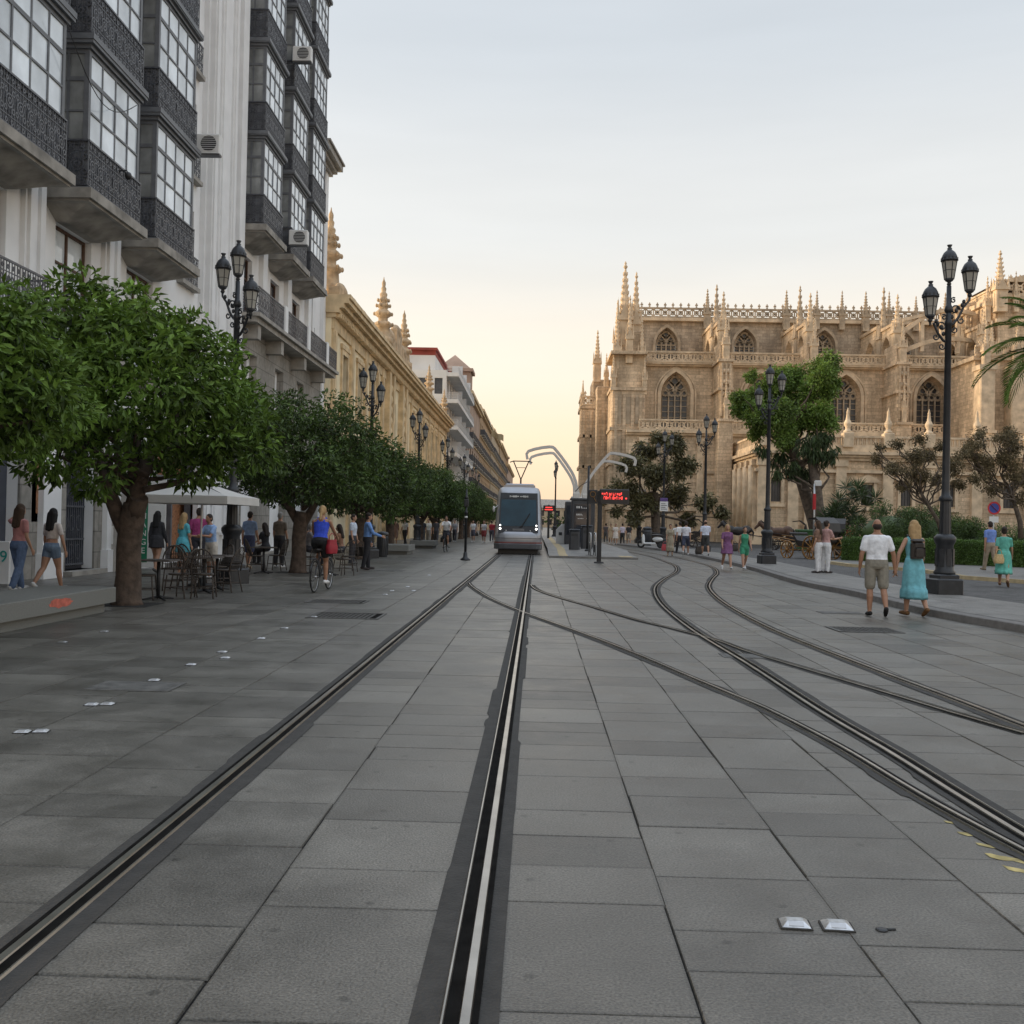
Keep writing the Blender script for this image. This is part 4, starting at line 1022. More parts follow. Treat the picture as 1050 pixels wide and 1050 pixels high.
px_tree('leafy_tree', 'big leaning tree with bright green leaves in front of the cathedral',
    [(846,378,17),(822,383,20),(803,392,20),(776,408,19),(762,418,12),(790,428,22),(820,415,24),(846,402,15),(842,428,16),(775,440,12),(800,445,18),(756,408,9),(856,392,9),(770,385,8),(835,402,18),(803,412,20),(786,400,14),(828,432,18),(812,392,16),(838,388,14),(770,425,14),(812,438,14)], 72, 'leaf_fresh',
    [(840,553,.55),(835,535,.47),(828,512,.42),(820,488,.38),(813,462,.33),(808,440,.28)], 560, .16, .32, 71, depth=1.0, sub=16, inner=.4)
px_tree('drooping_tree', 'dark drooping crown with hanging sword leaves below the bright green one',
    [(826,455,14),(802,470,12),(844,448,13),(838,468,12),(815,478,11),(850,464,9),(797,484,7),(782,460,9),(830,482,9)], 71.0, 'yucca',
    [(842,553,.4),(840,530,.38),(838,505,.34),(832,470,.3)], 330, .35, .7, 73, depth=.8, hang=.55, wr=.16, sub=7)
px_tree('magnolia_tree', 'sparse olive-brown magnolia behind the lamp posts before the cathedral',
    [(690,456,15),(664,462,15),(646,478,15),(702,480,18),(672,486,20),(640,502,16),(660,516,17),(696,508,18),(722,515,13),(738,526,9),(622,508,10),(650,530,11),(706,533,11),(676,450,10),(632,524,7)], 84, 'leaf_magnolia',
    [(674,558,.5),(673,545,.42),(672,528,.36),(671,505,.3)], 230, .2, .42, 81, depth=1.0, sub=22, inner=.8)
px_tree('bare_tree', 'nearly bare brown-leaved tree beside the tall lamp, spreading low branches',
    [(912,482,13),(932,470,14),(955,466,13),(972,478,13),(925,498,10),(950,490,12),(978,498,10),(900,470,8),(985,470,9),(905,458,7),(922,455,9),(945,452,10),(968,458,9),(938,485,12),(965,490,10)], 47, 'leaf_dry',
    [(966,549,.10),(962,535,.09),(952,518,.08),(944,505,.06)], 800, .07, .15, 91, 'bark_grey', 1.0, sub=16, inner=.8, twigs=3, limbs_r=.035)
px_tree('bare_tree', 'nearly bare brown-leaved tree by the no-parking sign, at the photo edge',
    [(998,456,14),(1022,452,15),(1046,458,16),(1010,478,15),(1035,482,15),(1056,490,14),(995,492,11),(1020,502,11),(1048,512,11),(985,465,10),(1010,445,9),(1034,443,9),(1052,446,10),(1024,470,12),(1002,468,11)], 45, 'leaf_dry',
    [(1047,552,.12),(1046,535,.11),(1040,515,.09),(1034,500,.07)], 800, .07, .15, 92, 'bark_grey', 1.0, sub=16, inner=.8, twigs=3, limbs_r=.035)

# palm at the edge
def palm(loc, h, label, n=34, Lf=2.6, seed=4):
    rq = random.Random(seed); o = thing('palm_tree', loc, label, 'palm tree')
    mb = MB(); k = 30
    mb.tube([(.0+.1*sin(i/8),0,h*i/k) for i in range(k+1)], [.27+.03*(i%2) for i in range(k+1)], 12); mb.build('trunk', M['bark'], o, True)
    mb = MB()
    for i in range(n):
        a = i*2.39996; el = R_(78-110*(i/n)); L = Lf*rq.uniform(.85,1.1)
        pts = []; p = Vector((0,0,h+.1)); d0 = el
        for j in range(15):
            pts.append(p.copy()); e = d0-R_(75)*(j/14)**1.3; p = p+Vector((cos(a)*cos(e), sin(a)*cos(e), sin(e)))*L/14
        mb.tint = rq.uniform(.35,.75)
        mb.tube(pts, [.025-.0014*j for j in range(15)], 5)
        for j in range(1,15):
            for q in (0,.5):
                b = pts[j-1].lerp(pts[j], q); tg = (pts[j]-pts[j-1]).normalized(); sd = tg.cross(Vector((0,0,1))).normalized(); up = sd.cross(tg)
                ll = .55*sin(pi*min(1,(j+q)/15*.85+.1))+.08
                for s in (-1,1):
                    e = b+(sd*s*.75+tg*.6+up*.25+Vector((0,0,-.25)))*ll; m_ = (b+e)/2+up*.03
                    mb.add([b, m_+tg*.022, e, m_-tg*.022], [(0,1,2),(0,2,3)], False, 0, min(1, max(0, mb.tint+rq.gauss(0,.12))))
    mb.build('crown', M['yucca'] if False else M['leaf'], o, True)
    return o
p = PY(1088,360,31); palm((p.x,31,.2), p.z-.2, 'palm tree at the photo edge, its fronds hanging into view')

# yucca shrub, round bushes, clipped hedge
rq = random.Random(55)
p = G(866,556,.2); D = 58
p = PY(866,548,D); o = thing('yucca_shrub', (p.x,D,.2), 'spiky dark green yucca shrub between the sign pole and the round bush', 'shrub')
mb = MB()
for k in range(26):
    c = PY(866+rq.gauss(0,13), 540-abs(rq.gauss(0,1))*20-2, D); c.y += rq.uniform(-1.2,1.2); c.z = max(.5, c.z)
    for j in range(60):
        d = Vector((rq.gauss(0,1), rq.gauss(0,1), rq.gauss(.35,.8))).normalized(); L = rq.uniform(.55,.85); sd = d.cross(Vector((rq.gauss(0,1),rq.gauss(0,1),1))).normalized()*.03
        mb.add([c, c+d*L*.5+sd, c+d*L, c+d*L*.5-sd], [(0,1,2),(0,2,3)], False, 0, min(1, max(0, .4+.35*d.z+rq.gauss(0,.15))))
mb.build('leaves', M['yucca'], o)
mb = MB()
for k in range(5): limb(mb, (p.x+rq.uniform(-.4,.4),D+rq.uniform(-.4,.4),.1), PY(866+rq.gauss(0,12), 530, D), .12, .06, rq)
mb.build('stem', M['bark'], o)
def bush(label, px, D, w, h, seed, m='leaf_dark', dens=1500):
    rq = random.Random(seed); p = PY(px, 545, D); o = thing('round_bush', (p.x,D,.2), label, 'shrub')
    cl = []
    for k in range(60):
        a = rq.uniform(0,2*pi); zz = rq.uniform(.02,1); q = math.sqrt(1-zz*zz)*rq.uniform(.75,1)
        cl.append(((w/2*q*cos(a), w/2*.8*q*sin(a), h*zz*.88), rq.uniform(.28,.45)))
    mb = MB(); leaf_cloud(mb, cl, dens, .07, .13, rq); mb.build('leaves', M[m], o, True)
    mb = MB(); mb.tube([(0,0,-.05),(0,0,h*.5)], .12, 8); mb.ell((0,0,h*.36), w*.30, w*.24, h*.36); mb.build('stem', M['leaf_dark'], o, True)
bush('wide dark rounded bush standing behind the walking couple', 913, 52, 5.0, 2.95, 1); bush('dark rounded bush overlapping the tall lamp shaft', 955, 53, 4.4, 2.75, 2); bush('low dark rounded bush between the tall lamp and the no-parking sign', 992, 51, 2.6, 2.0, 3)
bush('loose light green bush behind the no-parking sign', 1030, 49, 3.4, 1.7, 4, 'leaf_hedge', 900)
bush('loose light green bush at the photo edge behind the hedge', 1065, 48, 3.2, 1.8, 5, 'leaf_hedge', 500)
rq = random.Random(77)
a = PY(868,560,46); b = PY(1100,565,40)
o = thing('clipped_hedge', (a.x,a.y,.2), 'long clipped green hedge running behind the couple to the photo edge', 'hedge')
mb = MB(); n = 90; du = (b-a); du.z = 0; Lh = du.length; du.normalize(); dn = Vector((du.y,-du.x,0))
core = MB(); c0 = a+Vector((0,0,-a.z+.2))
core.poly([c0-dn*.38, c0+dn*.38, c0+dn*.38+Vector((0,0,.92)), c0-dn*.38+Vector((0,0,.92))], du*Lh); 
for _ in range(26000):
    u = rq.uniform(0,Lh); face = rq.random()
    if face < .62: q = c0+du*u+dn*(.42+rq.gauss(0,.035))+Vector((0,0,rq.uniform(0,1.0))); d = dn
    elif face < .95: q = c0+du*u+dn*rq.uniform(-.42,.42)+Vector((0,0,.98+rq.gauss(0,.035))); d = Vector((0,0,1))
    else: q = c0+dn*rq.uniform(-.42,.42)+Vector((0,0,rq.uniform(0,1.0)))-du*rq.uniform(0,.05); d = -du
    ax = (d*.4+Vector((rq.gauss(0,.7),rq.gauss(0,.7),rq.gauss(.1,.7)))).normalized(); sd = ax.cross(d+Vector((rq.gauss(0,.5),0,rq.gauss(0,.5))))
    if sd.length < .05: continue
    sd = sd.normalized()*.02; L = rq.uniform(.05,.085)
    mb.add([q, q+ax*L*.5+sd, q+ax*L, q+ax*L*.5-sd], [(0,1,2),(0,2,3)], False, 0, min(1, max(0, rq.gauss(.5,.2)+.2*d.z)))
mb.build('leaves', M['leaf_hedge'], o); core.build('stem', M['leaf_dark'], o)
# roots of trees on the left: soil squares
for x, y in ((tA.location.x, tA.location.y), (tC.location.x-.1, tC.location.y), (-7.0,40.5)):
    sheet('soil', [(x-.5,y-.5),(x+.5,y-.5),(x+.5,y+.5),(x-.5,y+.5)], .0035, M['joint'])

# ------------------------------------------------------------------ bench, cafe, bins
p = G(6,649.5); q = G(103,627)
o = thing('stone_bench', (p.x,p.y,0), 'long pale granite bench slab with a red paint smear on its face', 'bench')
xb = (p.x+q.x)/2
mb = MB(); mb.bbox(xb-1.05,xb+.10,p.y-.25,q.y+.15,.15,.39,.012); mb.build('seat_slab', M['granite_bench'], o)
mb = MB(); mb.box(xb-.95,xb,p.y,q.y-.05,-.01,.152); mb.build('base', M['granite_bench'], o)
mb = MB(); yc = PX(62,618,xb+.10).y; 
rq = random.Random(2); ring = [(xb+.1025, yc+.38*cos(t)*rq.uniform(.8,1.1), .28+.07*sin(t)*rq.uniform(.75,1.1)) for t in [2*pi*k/22 for k in range(22)]]
mb.add([(xb+.1025,yc,.28)]+ring, [(0,1+i,1+(i+1)%22) for i in range(22)]); mb.build('paint_smear', M['red_paint'], o)
p = G(407,568); 
o = thing('stone_bench', (p.x,p.y,0), 'small pale stone bench beyond the black litter bin', 'bench')
mb = MB(); mb.bbox(-.7,.7,-1.2,1.2,.17,.45,.01); mb.build('seat_slab', M['granite_bench'], o, True); mb = MB(); mb.box(-.6,.6,-1.0,1.0,0,.172); mb.build('base', M['granite_bench'], o, True)
p = G(435,562); 
o = thing('stone_bench', (p.x,p.y,0), 'far stone bench under the dark orange trees', 'bench')
mb = MB(); mb.bbox(-.7,.7,-1.2,1.2,.17,.45,.01); mb.build('seat_slab', M['granite_bench'], o, True); mb = MB(); mb.box(-.6,.6,-1.0,1.0,0,.172); mb.build('base', M['granite_bench'], o, True)

def make_chair():
    o = thing('cafe_chair', (0,0,0), 'chair', 'chair', 'dark rattan cafe chairs')
    mb = MB(); mb.lathe([(.19,.435),(.215,.445),(.215,.462),(.2,.47)], 16); mb.build('seat', M['rattan'], o, True)
    for s, y, ty in ((-1,.17,.21),(1,.17,.21),(-1,-.17,-.25),(1,-.17,-.25)):
        mb = MB(); mb.tube([(s*.17,y,.44),(s*.19,(y+ty)/2,.2),(s*.205,ty,0)], .014, 7); mb.build('leg', M['rattan'], o, True)
    mb = MB(); mb.tube([(s_*.19,-.19+.02*0,.2) for s_ in (-1,1)], .01, 6); mb.tube([(s_*.19,.19,.2) for s_ in (-1,1)], .01, 6)
    for s in (-1,1): mb.tube([(s*.19,-.2,.2),(s*.19,.19,.2)], .01, 6)
    mb.build('stretcher', M['rattan'], o, True)
    mb = MB(); pts = [(.22*cos(t), -.19-.16*max(0,(sin(t))), .44+.50*max(0,sin(t))**.75) for t in [pi*k/14 for k in range(15)]]
    mb.tube(pts, .016, 7)
    for k in range(1,10):
        x = -.2+.4*k/10; t = math.acos(max(-1,min(1,x/.22))); zt = .44+.50*sin(t)**.75; mb.tube([(x*.9,-.17,.45),(x,-.19-.16*sin(t),zt)], .006, 5)
    for z in (.56,.66,.76):
        w_ = .2*(1-((z-.44)/.55)**3); mb.tube([(-w_,-.2-.16*(z-.44)/.5,z),(w_,-.2-.16*(z-.44)/.5,z)], .006, 5)
    mb.build('backrest', M['rattan'], o, True)
    return o
ch = make_chair()
for i, (px, py, a, lb) in enumerate(((147,615,-80,'rattan cafe chair right beside the big orange tree trunk'), (184,613,75,'rattan cafe chair in front of the parasol pole, facing the small table'), (177,605,20,'rattan cafe chair tucked in behind the parasol pole'),
        (190,604,-15,'rattan cafe chair with its back to the sky-blue shirt, in the cluster'), (198,601,-30,'rattan cafe chair at the back of the cluster near the turquoise dress'), (232,607,75,'rattan cafe chair at the outer edge of the cluster, next to the lamp base'),
        (222,602,140,'rattan cafe chair partly hidden by the round table before the lamp'), (209,613,10,'rattan cafe chair set at the front side of the double table'), (263,586,-60,'rattan cafe chair with a seated person in black'),
        (283,585,80,'rattan cafe chair pushed against the second orange tree'), (318,587,60,'rattan cafe chair behind the bicycle wheel'), (352,590,-40,'rattan cafe chair just past the cyclist, empty'), (357,586,30,'rattan cafe chair behind the empty one past the cyclist'))):
    p = G(px, py); o = ch if i == 0 else copy_tree(ch)
    o.location = (p.x,p.y,0); o.rotation_euler = (0,0,R_(a)); o['label'] = lb
def make_table():
    o = thing('cafe_table', (0,0,0), 'table', 'table', 'dark pedestal cafe tables')
    mb = MB(); mb.bbox(-.32,.32,-.32,.32,.72,.745,.03); mb.build('tabletop', M['rattan'], o, True)
    mb = MB(); mb.tube([(0,0,.03),(0,0,.725)], .035, 10); mb.build('column', M['black_metal'], o, True)
    mb = MB()
    for k in range(4):
        a = pi/4+k*pi/2; mb.tube([(0,0,.06),(.16*cos(a),.16*sin(a),.035),(.30*cos(a),.30*sin(a),.014)], [.03,.022,.014], 7)
    mb.build('foot', M['black_metal'], o, True)
    return o
tb = make_table()
for i, (px, py, lb) in enumerate(((162,615,'small dark cafe table between the tree trunk and the parasol pole'), (209,608,'dark cafe table in the middle of the chair cluster'), (222,605,'dark cafe table nearest the heavy lamp base'), (270,588,'dark cafe table before the second orange tree'), (338,590,'dark cafe table behind the cyclist'))):
    p = G(px, py); o = tb if i == 0 else copy_tree(tb)
    o.location = (p.x,p.y,0); o['label'] = lb
# parasol
p = G(205,601); o = thing('parasol', (p.x,p.y,0), 'off-white square cafe parasol half hidden by the big orange tree', 'parasol')
mb = MB(); hw = 1.25; x0, x1 = -1.32, .95
zc_, ze = 2.42, 2.0
C = [(x0,-hw),(x1,-hw),(x1,hw),(x0,hw)]; cx = (x0+x1)/2
n = 6; rs = []
for i in range(n+1):
    t = i/n; z = zc_+(ze-zc_)*(t**1.15)
    rs.append([(cx+(x-cx)*t, y*t, z-(.05*sin(pi*t))) for x, y in C])
rs[0] = [(cx+(x-cx)*.02, y*.02, zc_) for x, y in C]
rs.append([(x, y, ze-.17) for x, y in C]); rs.append([(cx+(x-cx)*.985, y*.985, ze-.165) for x, y in C]); rs.append([(cx+(x-cx)*.98, y*.98, ze-.02) for x, y in C]); rs.append([(cx, 0, zc_-.03)]*4)
mb.loft(rs, False, False); mb.build('canopy', M['awning'], o, True)
mb = MB(); mb.tube([(0,0,.05),(0,0,2.0),(cx,0,2.4)], .022, 10); mb.build('pole', M['white_plastic'], o, True)
mb = MB(); mb.lathe([(.28,0),(.28,.05),(.05,.07),(.04,.2)], 18); mb.build('base', M['black_metal'], o, True)
mb = MB()
for x, y in C: mb.bar((cx,0,2.38), (x*.98,y*.98,ze-.015), .015)
mb.build('rib', M['black_metal'], o, True)
# litter bin, signal post, loudspeaker-like bollards
p = G(392,571); o = thing('litter_bin', (p.x,p.y,0), 'black ribbed litter bin standing alone under the dark trees', 'litter bin')
mb = MB(); mb.lathe([(.20,0),(.22,.03),(.235,.86),(.22,.88)], 20)
for k in range(18): a = 2*pi*k/18; mb.bar((.232*cos(a),.232*sin(a),.08),(.243*cos(a),.243*sin(a),.84),.02)
mb.build('body', M['anthracite'], o, True)
mb = MB(); mb.lathe([(.25,.93),(.26,.97),(.235,1.04),(.06,1.09)], 20); 
for k in range(3): a = 2*pi*k/3; mb.bar((.21*cos(a),.21*sin(a),.86),(.21*cos(a),.21*sin(a),.95),.03)
mb.build('lid', M['anthracite'], o, True)
p = G(477,574.5); o = thing('signal_post', (p.x,p.y,0), 'slim black post on a conical foot beside the tram track', 'post')
mb = MB(); mb.lathe([(.20,0),(.20,.05),(.10,.12),(.075,.3),(.06,.34)], 14); mb.build('base', M['iron'], o, True)
mb = MB(); mb.lathe([(.055,.3),(.05,1.9),(.07,1.92),(.07,1.98),(.04,2.02),(.035,2.9)], 10); mb.build('pole', M['iron'], o, True)
mb = MB(); mb.bbox(-.09,.09,-.09,.09,2.2,2.5,.02); mb.lathe([(.05,2.5),(.09,2.56),(.05,2.62),(.02,2.66)],10); mb.build('signal_head', M['iron'], o, True)
mb = MB(); mb.lathe([(.045,1.72),(.06,1.74),(.06,1.79),(.045,1.81)],10); mb.build('band', M['white_plastic'], o, True)
# ------------------------------------------------------------------ buildings on the west side
def holed(mb, f, u0, u1, v0, v1, holes, depth, mi=0):
    us = sorted({u0,u1}|{h[0] for h in holes}|{h[1] for h in holes}); vs = sorted({v0,v1}|{h[2] for h in holes}|{h[3] for h in holes})
    us = [u for u in us if u0 <= u <= u1]; vs = [v for v in vs if v0 <= v <= v1]
    for i in range(len(us)-1):
        for j in range(len(vs)-1):
            cu, cv = (us[i]+us[i+1])/2, (vs[j]+vs[j+1])/2
            if any(h[0] < cu < h[1] and h[2] < cv < h[3] for h in holes): continue
            mb.quad(f(us[i],vs[j],0), f(us[i+1],vs[j],0), f(us[i+1],vs[j+1],0), f(us[i],vs[j+1],0), mi)
    for a, b, c, d in holes:
        for (p, q) in (((a,c),(b,c)),((b,c),(b,d)),((b,d),(a,d)),((a,d),(a,c))):
            mb.quad(f(*p,0), f(*q,0), f(*q,depth), f(*p,depth), mi)
def railing(mb, p0, p1, h, z):
    # wrought-iron panel: bars, rings and scrolls between two rails
    p0 = Vector((p0[0],p0[1],z)); p1 = Vector((p1[0],p1[1],z)); d = p1-p0; L = d.length; d.normalize(); up = Vector((0,0,1))
    for zz, w_ in ((.06,.03),(h*.78,.02),(h,.045),(h*.22,.02)): mb.bar(p0+up*zz, p1+up*zz, w_)
    n = max(1, round(L/.11))
    for i in range(n+1): mb.bar(p0+d*(L*i/n)+up*.06, p0+d*(L*i/n)+up*h, .016)
    k = max(1, round(L/.44)); cw = L/k
    def ring(c, r, a0=0, a1=2*pi, m=10, w_=.016):
        pts = [c+d*(r*cos(a0+(a1-a0)*t/m))+up*(r*sin(a0+(a1-a0)*t/m)) for t in range(m+1)]
        for a, b in zip(pts, pts[1:]): mb.bar(a, b, w_, .03)
    for i in range(k):
        c = p0+d*(cw*(i+.5))
        ring(c+up*(h*.5), cw*.30); ring(c+up*(h*.5), cw*.13, m=8)
        for s in (-1,1):
            ring(c+d*(s*cw*.33)+up*(h*.34), cw*.12, m=8); ring(c+d*(s*cw*.33)+up*(h*.66), cw*.12, m=8)
            ring(c+d*(s*cw*.25)+up*(h*.13), cw*.10, m=6); ring(c+d*(s*cw*.25)+up*(h*.88), cw*.09, m=6)
FX = -11.8
fW = lambda u, v, d: (FX-d, u, v)
bd = thing('apartment_building', (-17.5,30,0), 'tall white apartment building with iron-railed glazed bays, beside the stone bench', 'building')
LV = [5.7, 9.26, 12.9, 16.5, 20.1, 23.7, 27.3]
holes = []; wins = []
for y0 in (15.5,19.8,24.1,28.4):
    wins.append((y0+.4,y0+2.4,5.75,8.65))
for z in LV[:5]: wins.append((33.0,34.3,z+.05,z+2.6))
for z in LV[2:]:
    for y0 in (39.3,43.9,47.7): wins.append((y0+.5,y0+2.0,z+.1,z+2.5))
for y0 in (39.9,44.3,48.3): wins.append((y0,y0+1.5,9.4,12.0))
for z in LV[1:6]: wins.append((52.3,53.3,z+.3,z+2.3))
ground_holes = [(14,23.0,.1,4.2),(25.3,27.0,.12,3.5),(31.4,36.8,.05,3.9)]
mb = MB(); holed(mb, fW, 8, 55, 0, 34, wins+ground_holes, .3)
mb.add([(-24,8,0),(FX,8,0),(FX,8,34),(-24,8,34),(-24,55,0),(FX,55,0),(FX,55,34),(-24,55,34)], [(0,1,2,3),(4,7,6,5),(3,2,6,7)])
mb.quad((-24,8,0),(-24,55,0),(-24,55,34),(-24,8,34)); mb.build('wall', M['white_wall'], bd)
# pilasters, string courses, cornice
mb = MB()
for y in (18.95,23.25,27.55):
    mb.cut(); mb.box(FX,FX+.12,y-.45,y+.45,4.8,34); mb.box(FX+.12,FX+.2,y-.36,y-.12,4.8,33.9); mb.box(FX+.12,FX+.2,y+.12,y+.36,4.8,33.9)
mb.cut(); mb.box(FX,FX+.18,34.9,38.6,0,34)
for y, q in ((35.3,.25),(36.4,.5),(37.5,.22)): mb.box(FX+.18,FX+.36,y-q,y+q,.9,33.8); mb.box(FX+.36,FX+.42,y-q+.09,y+q-.09,1.0,33.7)
mb.box(FX+.18,FX+.5,37.9,38.6,0,33.9)
for y in (42.75,47.0,51.2): mb.cut(); mb.box(FX,FX+.2,y-.35,y+.35,9.4,34)
mb.cut(); mb.box(FX,FX+.25,51.6,52.0,9.4,34); mb.cut(); mb.box(FX,FX+.2,54.4,55,0,20.2)
mb.cut(); mb.box(FX-.02,FX+.28,8,38.5,4.45,4.8); mb.box(FX,FX+.36,8,34.9,4.8,4.95)
mb.build('pilaster', M['white_trim'], bd)
mb = MB()
for a, b, z0, z1 in ((.35,.35,20.2,20.4),(.55,.55,20.4,20.62),(.8,.8,20.62,20.95),(.9,.9,20.95,21.05)): mb.box(FX-.5,FX+a,51.9,55+b,z0,z1)
mb.build('cornice', M['slab_stone'], bd)
# stone lower floors of the northern half
mb = MB(); fS = lambda u, v, d: (FX+.3-d, u, v)
sw = [(y,y+1.45,5.3,8.1) for y in (39.9,44.3,48.3)]+[(39.6,41.9,.1,3.7),(43.9,46.6,.1,3.7),(48.2,51.0,.1,3.7)]
holed(mb, fS, 38.6, 53.6, 0, 9.0, sw, .45)
mb.quad((FX,38.6,0),(FX+.3,38.6,0),(FX+.3,38.6,9),(FX,38.6,9)); mb.quad((FX,53.6,0),(FX+.3,53.6,0),(FX+.3,53.6,9),(FX,53.6,9))
mb.build('stone_base', M['grey_ashlar'], bd)
mb = MB()
mb.box(FX+.05,FX+1.05,38.5,53.8,9.0,9.2); mb.box(FX+.05,FX+1.2,38.4,53.9,9.2,9.34)
for y in (39.3,42.9,47.2,51.4): mb.box(FX+.3,FX+.95,y-.22,y+.22,8.45,9.0)
mb.box(FX+.3,FX+.42,38.55,53.65,4.2,4.5)
mb.build('balcony_slab', M['slab_stone'], bd)
mb = MB()
for a, b in ((38.6,42.4),(43.1,46.7),(47.4,51.0),(51.5,53.7)): mb.cut(); railing(mb, (FX+1.1,a), (FX+1.1,b), 1.0, 9.34)
mb.cut(); railing(mb, (FX+.1,38.55), (FX+1.1,38.55), 1.0, 9.34)
mb.build('railing', M['iron_rail'], bd)
mb = MB()
for y in (42.75,47.05,51.25): mb.cut(); mb.box(FX+.9,FX+1.15,y-.25,y+.25,9.34,10.45)
mb.build('pier', M['white_trim'], bd)
mb = MB(); fG = lambda u, v, d: (FX+.06-d, u, v); holed(mb, fG, 8, 34.88, .0, 4.44, ground_holes, .055); mb.build('stone_base', M['grey_ashlar'], bd)
mb = MB()
for y in (24.3,27.9,30.2): mb.cut(); mb.box(FX+.06,FX+.2,y-.45,y+.45,.0,4.44); mb.box(FX+.06,FX+.26,y-.5,y+.5,0,.6)
mb.build('pilaster', M['white_trim'], bd)
# windows: wooden frame with panes
def window(y0, y1, z0, z1, x, parent, m='brown_wood', pane='pane', nm='window', mull=1, tr=(.72,), th=.07, mx=None):
    mb = MB(); t = th
    for a, b, c, d in ((y0,y1,z0,z0+t),(y0,y1,z1-t,z1),(y0,y0+t,z0+t,z1-t),(y1-t,y1,z0+t,z1-t)): mb.box(x-.04,x+.05,a,b,c,d)
    for k in range(mull): yy = y0+(y1-y0)*(k+1)/(mull+1); mb.box(x-.03,x+.045,yy-t*.5,yy+t*.5,z0+t,z1-t)
    for q in tr: zz = z0+(z1-z0)*q; mb.box(x-.03,x+.04,y0+t,y1-t,zz-t*.4,zz+t*.4)
    f = mb.build(nm, M[m], parent)
    mb = MB(); mb.quad((x-.01,y0+t*.5,z0+t*.5),(x-.01,y1-t*.5,z0+t*.5),(x-.01,y1-t*.5,z1-t*.5),(x-.01,y0+t*.5,z1-t*.5)); mb.build('pane', M[pane], f)
    return f
for i, (a, b, c, d) in enumerate(wins): window(a, b, c, d, FX-.22, bd, pane='pane' if i < 4 else 'dark_pane', tr=(.35,.7))
for (a, b, c, d) in sw[:3]: window(a, b, c, d, FX-.1, bd, pane='dark_pane')
mb = MB()
for z in LV[:5]:
    mb.cut(); mb.box(FX,FX+.22,32.8,34.5,z-.12,z+.02)
mb.build('sill', M['slab_stone'], bd)
mb = MB()
for z in LV[:5]: mb.cut(); railing(mb, (FX+.15,32.9), (FX+.15,34.4), .95, z+.02)
mb.build('railing', M['iron_rail'], bd)
# first-floor balconies
for y0 in (15.4,19.6,23.9,28.2):
    mb = MB(); mb.box(FX+.2,FX+.85,y0,y0+3.1,5.5,5.68); mb.box(FX,FX+.7,y0+.1,y0+3.0,5.3,5.5); s_ = mb.build('balcony', M['slab_stone'], bd)
    mb = MB(); railing(mb, (FX+.8,y0+.05), (FX+.8,y0+3.05), 1.08, 5.68); railing(mb, (FX+.2,y0+.05), (FX+.8,y0+.05), 1.08, 5.68); railing(mb, (FX+.2,y0+3.05), (FX+.8,y0+3.05), 1.08, 5.68)
    mb.build('railing', M['iron_rail'], s_)
# glazed bays
BD, BL, BH = 1.0, 3.1, 3.6
def bay_meshes():
    f = MB(); g = MB(); r = MB(); s = MB()
    # local: x 0 at the wall, y along the street, z 0 at slab top
    H = BH-.28
    for x, y in ((BD-.06,.06),(BD-.06,BL-.06),(.05,.06),(.05,BL-.06)): f.box(x-.06,x+.06,y-.06,y+.06,0,H)
    for k in range(1,4): y = BL*k/4; f.box(BD-.075,BD-.005,y-.03,y+.03,0,H)
    f.box(.47,.53,.005,.075,0,H); f.box(.47,.53,BL-.075,BL-.005,0,H)
    for z, t in ((.05,.05),(1.1,.05),(1.86,.025),(2.62,.05),(H-.05,.05)):
        f.box(BD-.085,BD-.002,.1,BL-.1,z-t,z+t); f.box(.1,BD-.12,.002,.085,z-t,z+t); f.box(.1,BD-.12,BL-.085,BL-.002,z-t,z+t)
    g.box(BD-.05,BD-.04,.1,BL-.1,.1,1.05,2); g.box(.1,BD-.12,.04,.05,.1,1.05,2); g.box(.1,BD-.12,BL-.05,BL-.04,.1,1.05,2)   # solid iron apron
    f.box(BD-.055,BD-.035,.1,BL-.1,2.66,H-.06) if False else None
    f.box(.0,BD+.06,-.06,BL+.06,H,H+.1); f.box(0,BD+.14,-.14,BL+.14,H+.1,BH-.1)
    for a, b in ((.1,BL/4-.03),(BL/4+.03,BL/2-.03),(BL/2+.03,BL*.75-.03),(BL*.75+.03,BL-.1)):
        for z0, z1 in ((1.15,1.835),(1.885,2.57),(2.67,H-.1)):
            t = random.uniform(-.012,.012); g.tint = random.choice((.5,.5,.62,.3,.75,.1)); g.quad((BD-.03+t,a,z0),(BD-.03-t,b,z0),(BD-.03-t*.6,b,z1),(BD-.03+t*.8,a,z1))
    for y in (.03,BL-.03):
        for a, b in ((.1,.47),(.53,BD-.12)):
            for z0, z1 in ((1.15,1.835),(1.885,2.57),(2.67,H-.1)): g.quad((a,y,z0),(b,y,z0),(b,y,z1),(a,y,z1), 1)
    r.tint = .5
    railing(r, (BD+.04,-.02), (BD+.04,BL+.02), 1.12, .02); railing(r, (.02,-.04), (BD+.04,-.04), 1.12, .02); railing(r, (.02,BL+.04), (BD+.04,BL+.04), 1.12, .02)
    s.box(0,BD+.16,-.16,BL+.16,-.14,0); s.box(0,BD+.08,-.08,BL+.08,-.2,-.14)
    c = MB(); c.box(0,BD+.2,-.2,BL+.2,-.27,-.03); c.box(0,BD+.12,-.12,BL+.12,-.33,-.27)
    c.loft([[(0,.05,-.33),(BD-.0,.05,-.33),(BD-.0,BL-.05,-.33),(0,BL-.05,-.33)],[(0,.25,-.45),(BD-.3,.25,-.45),(BD-.3,BL-.25,-.45),(0,BL-.25,-.45)],[(0,.6,-.62),(BD-.75,.6,-.62),(BD-.75,BL-.6,-.62),(0,BL-.6,-.62)]])
    return [q.mesh(n) for q, n in ((f,'frame'),(g,'glass'),(r,'railing'),(s,'slab'),(c,'corbel'))]
random.seed(4)
bf, bg_, brl, bsl, bco = bay_meshes()
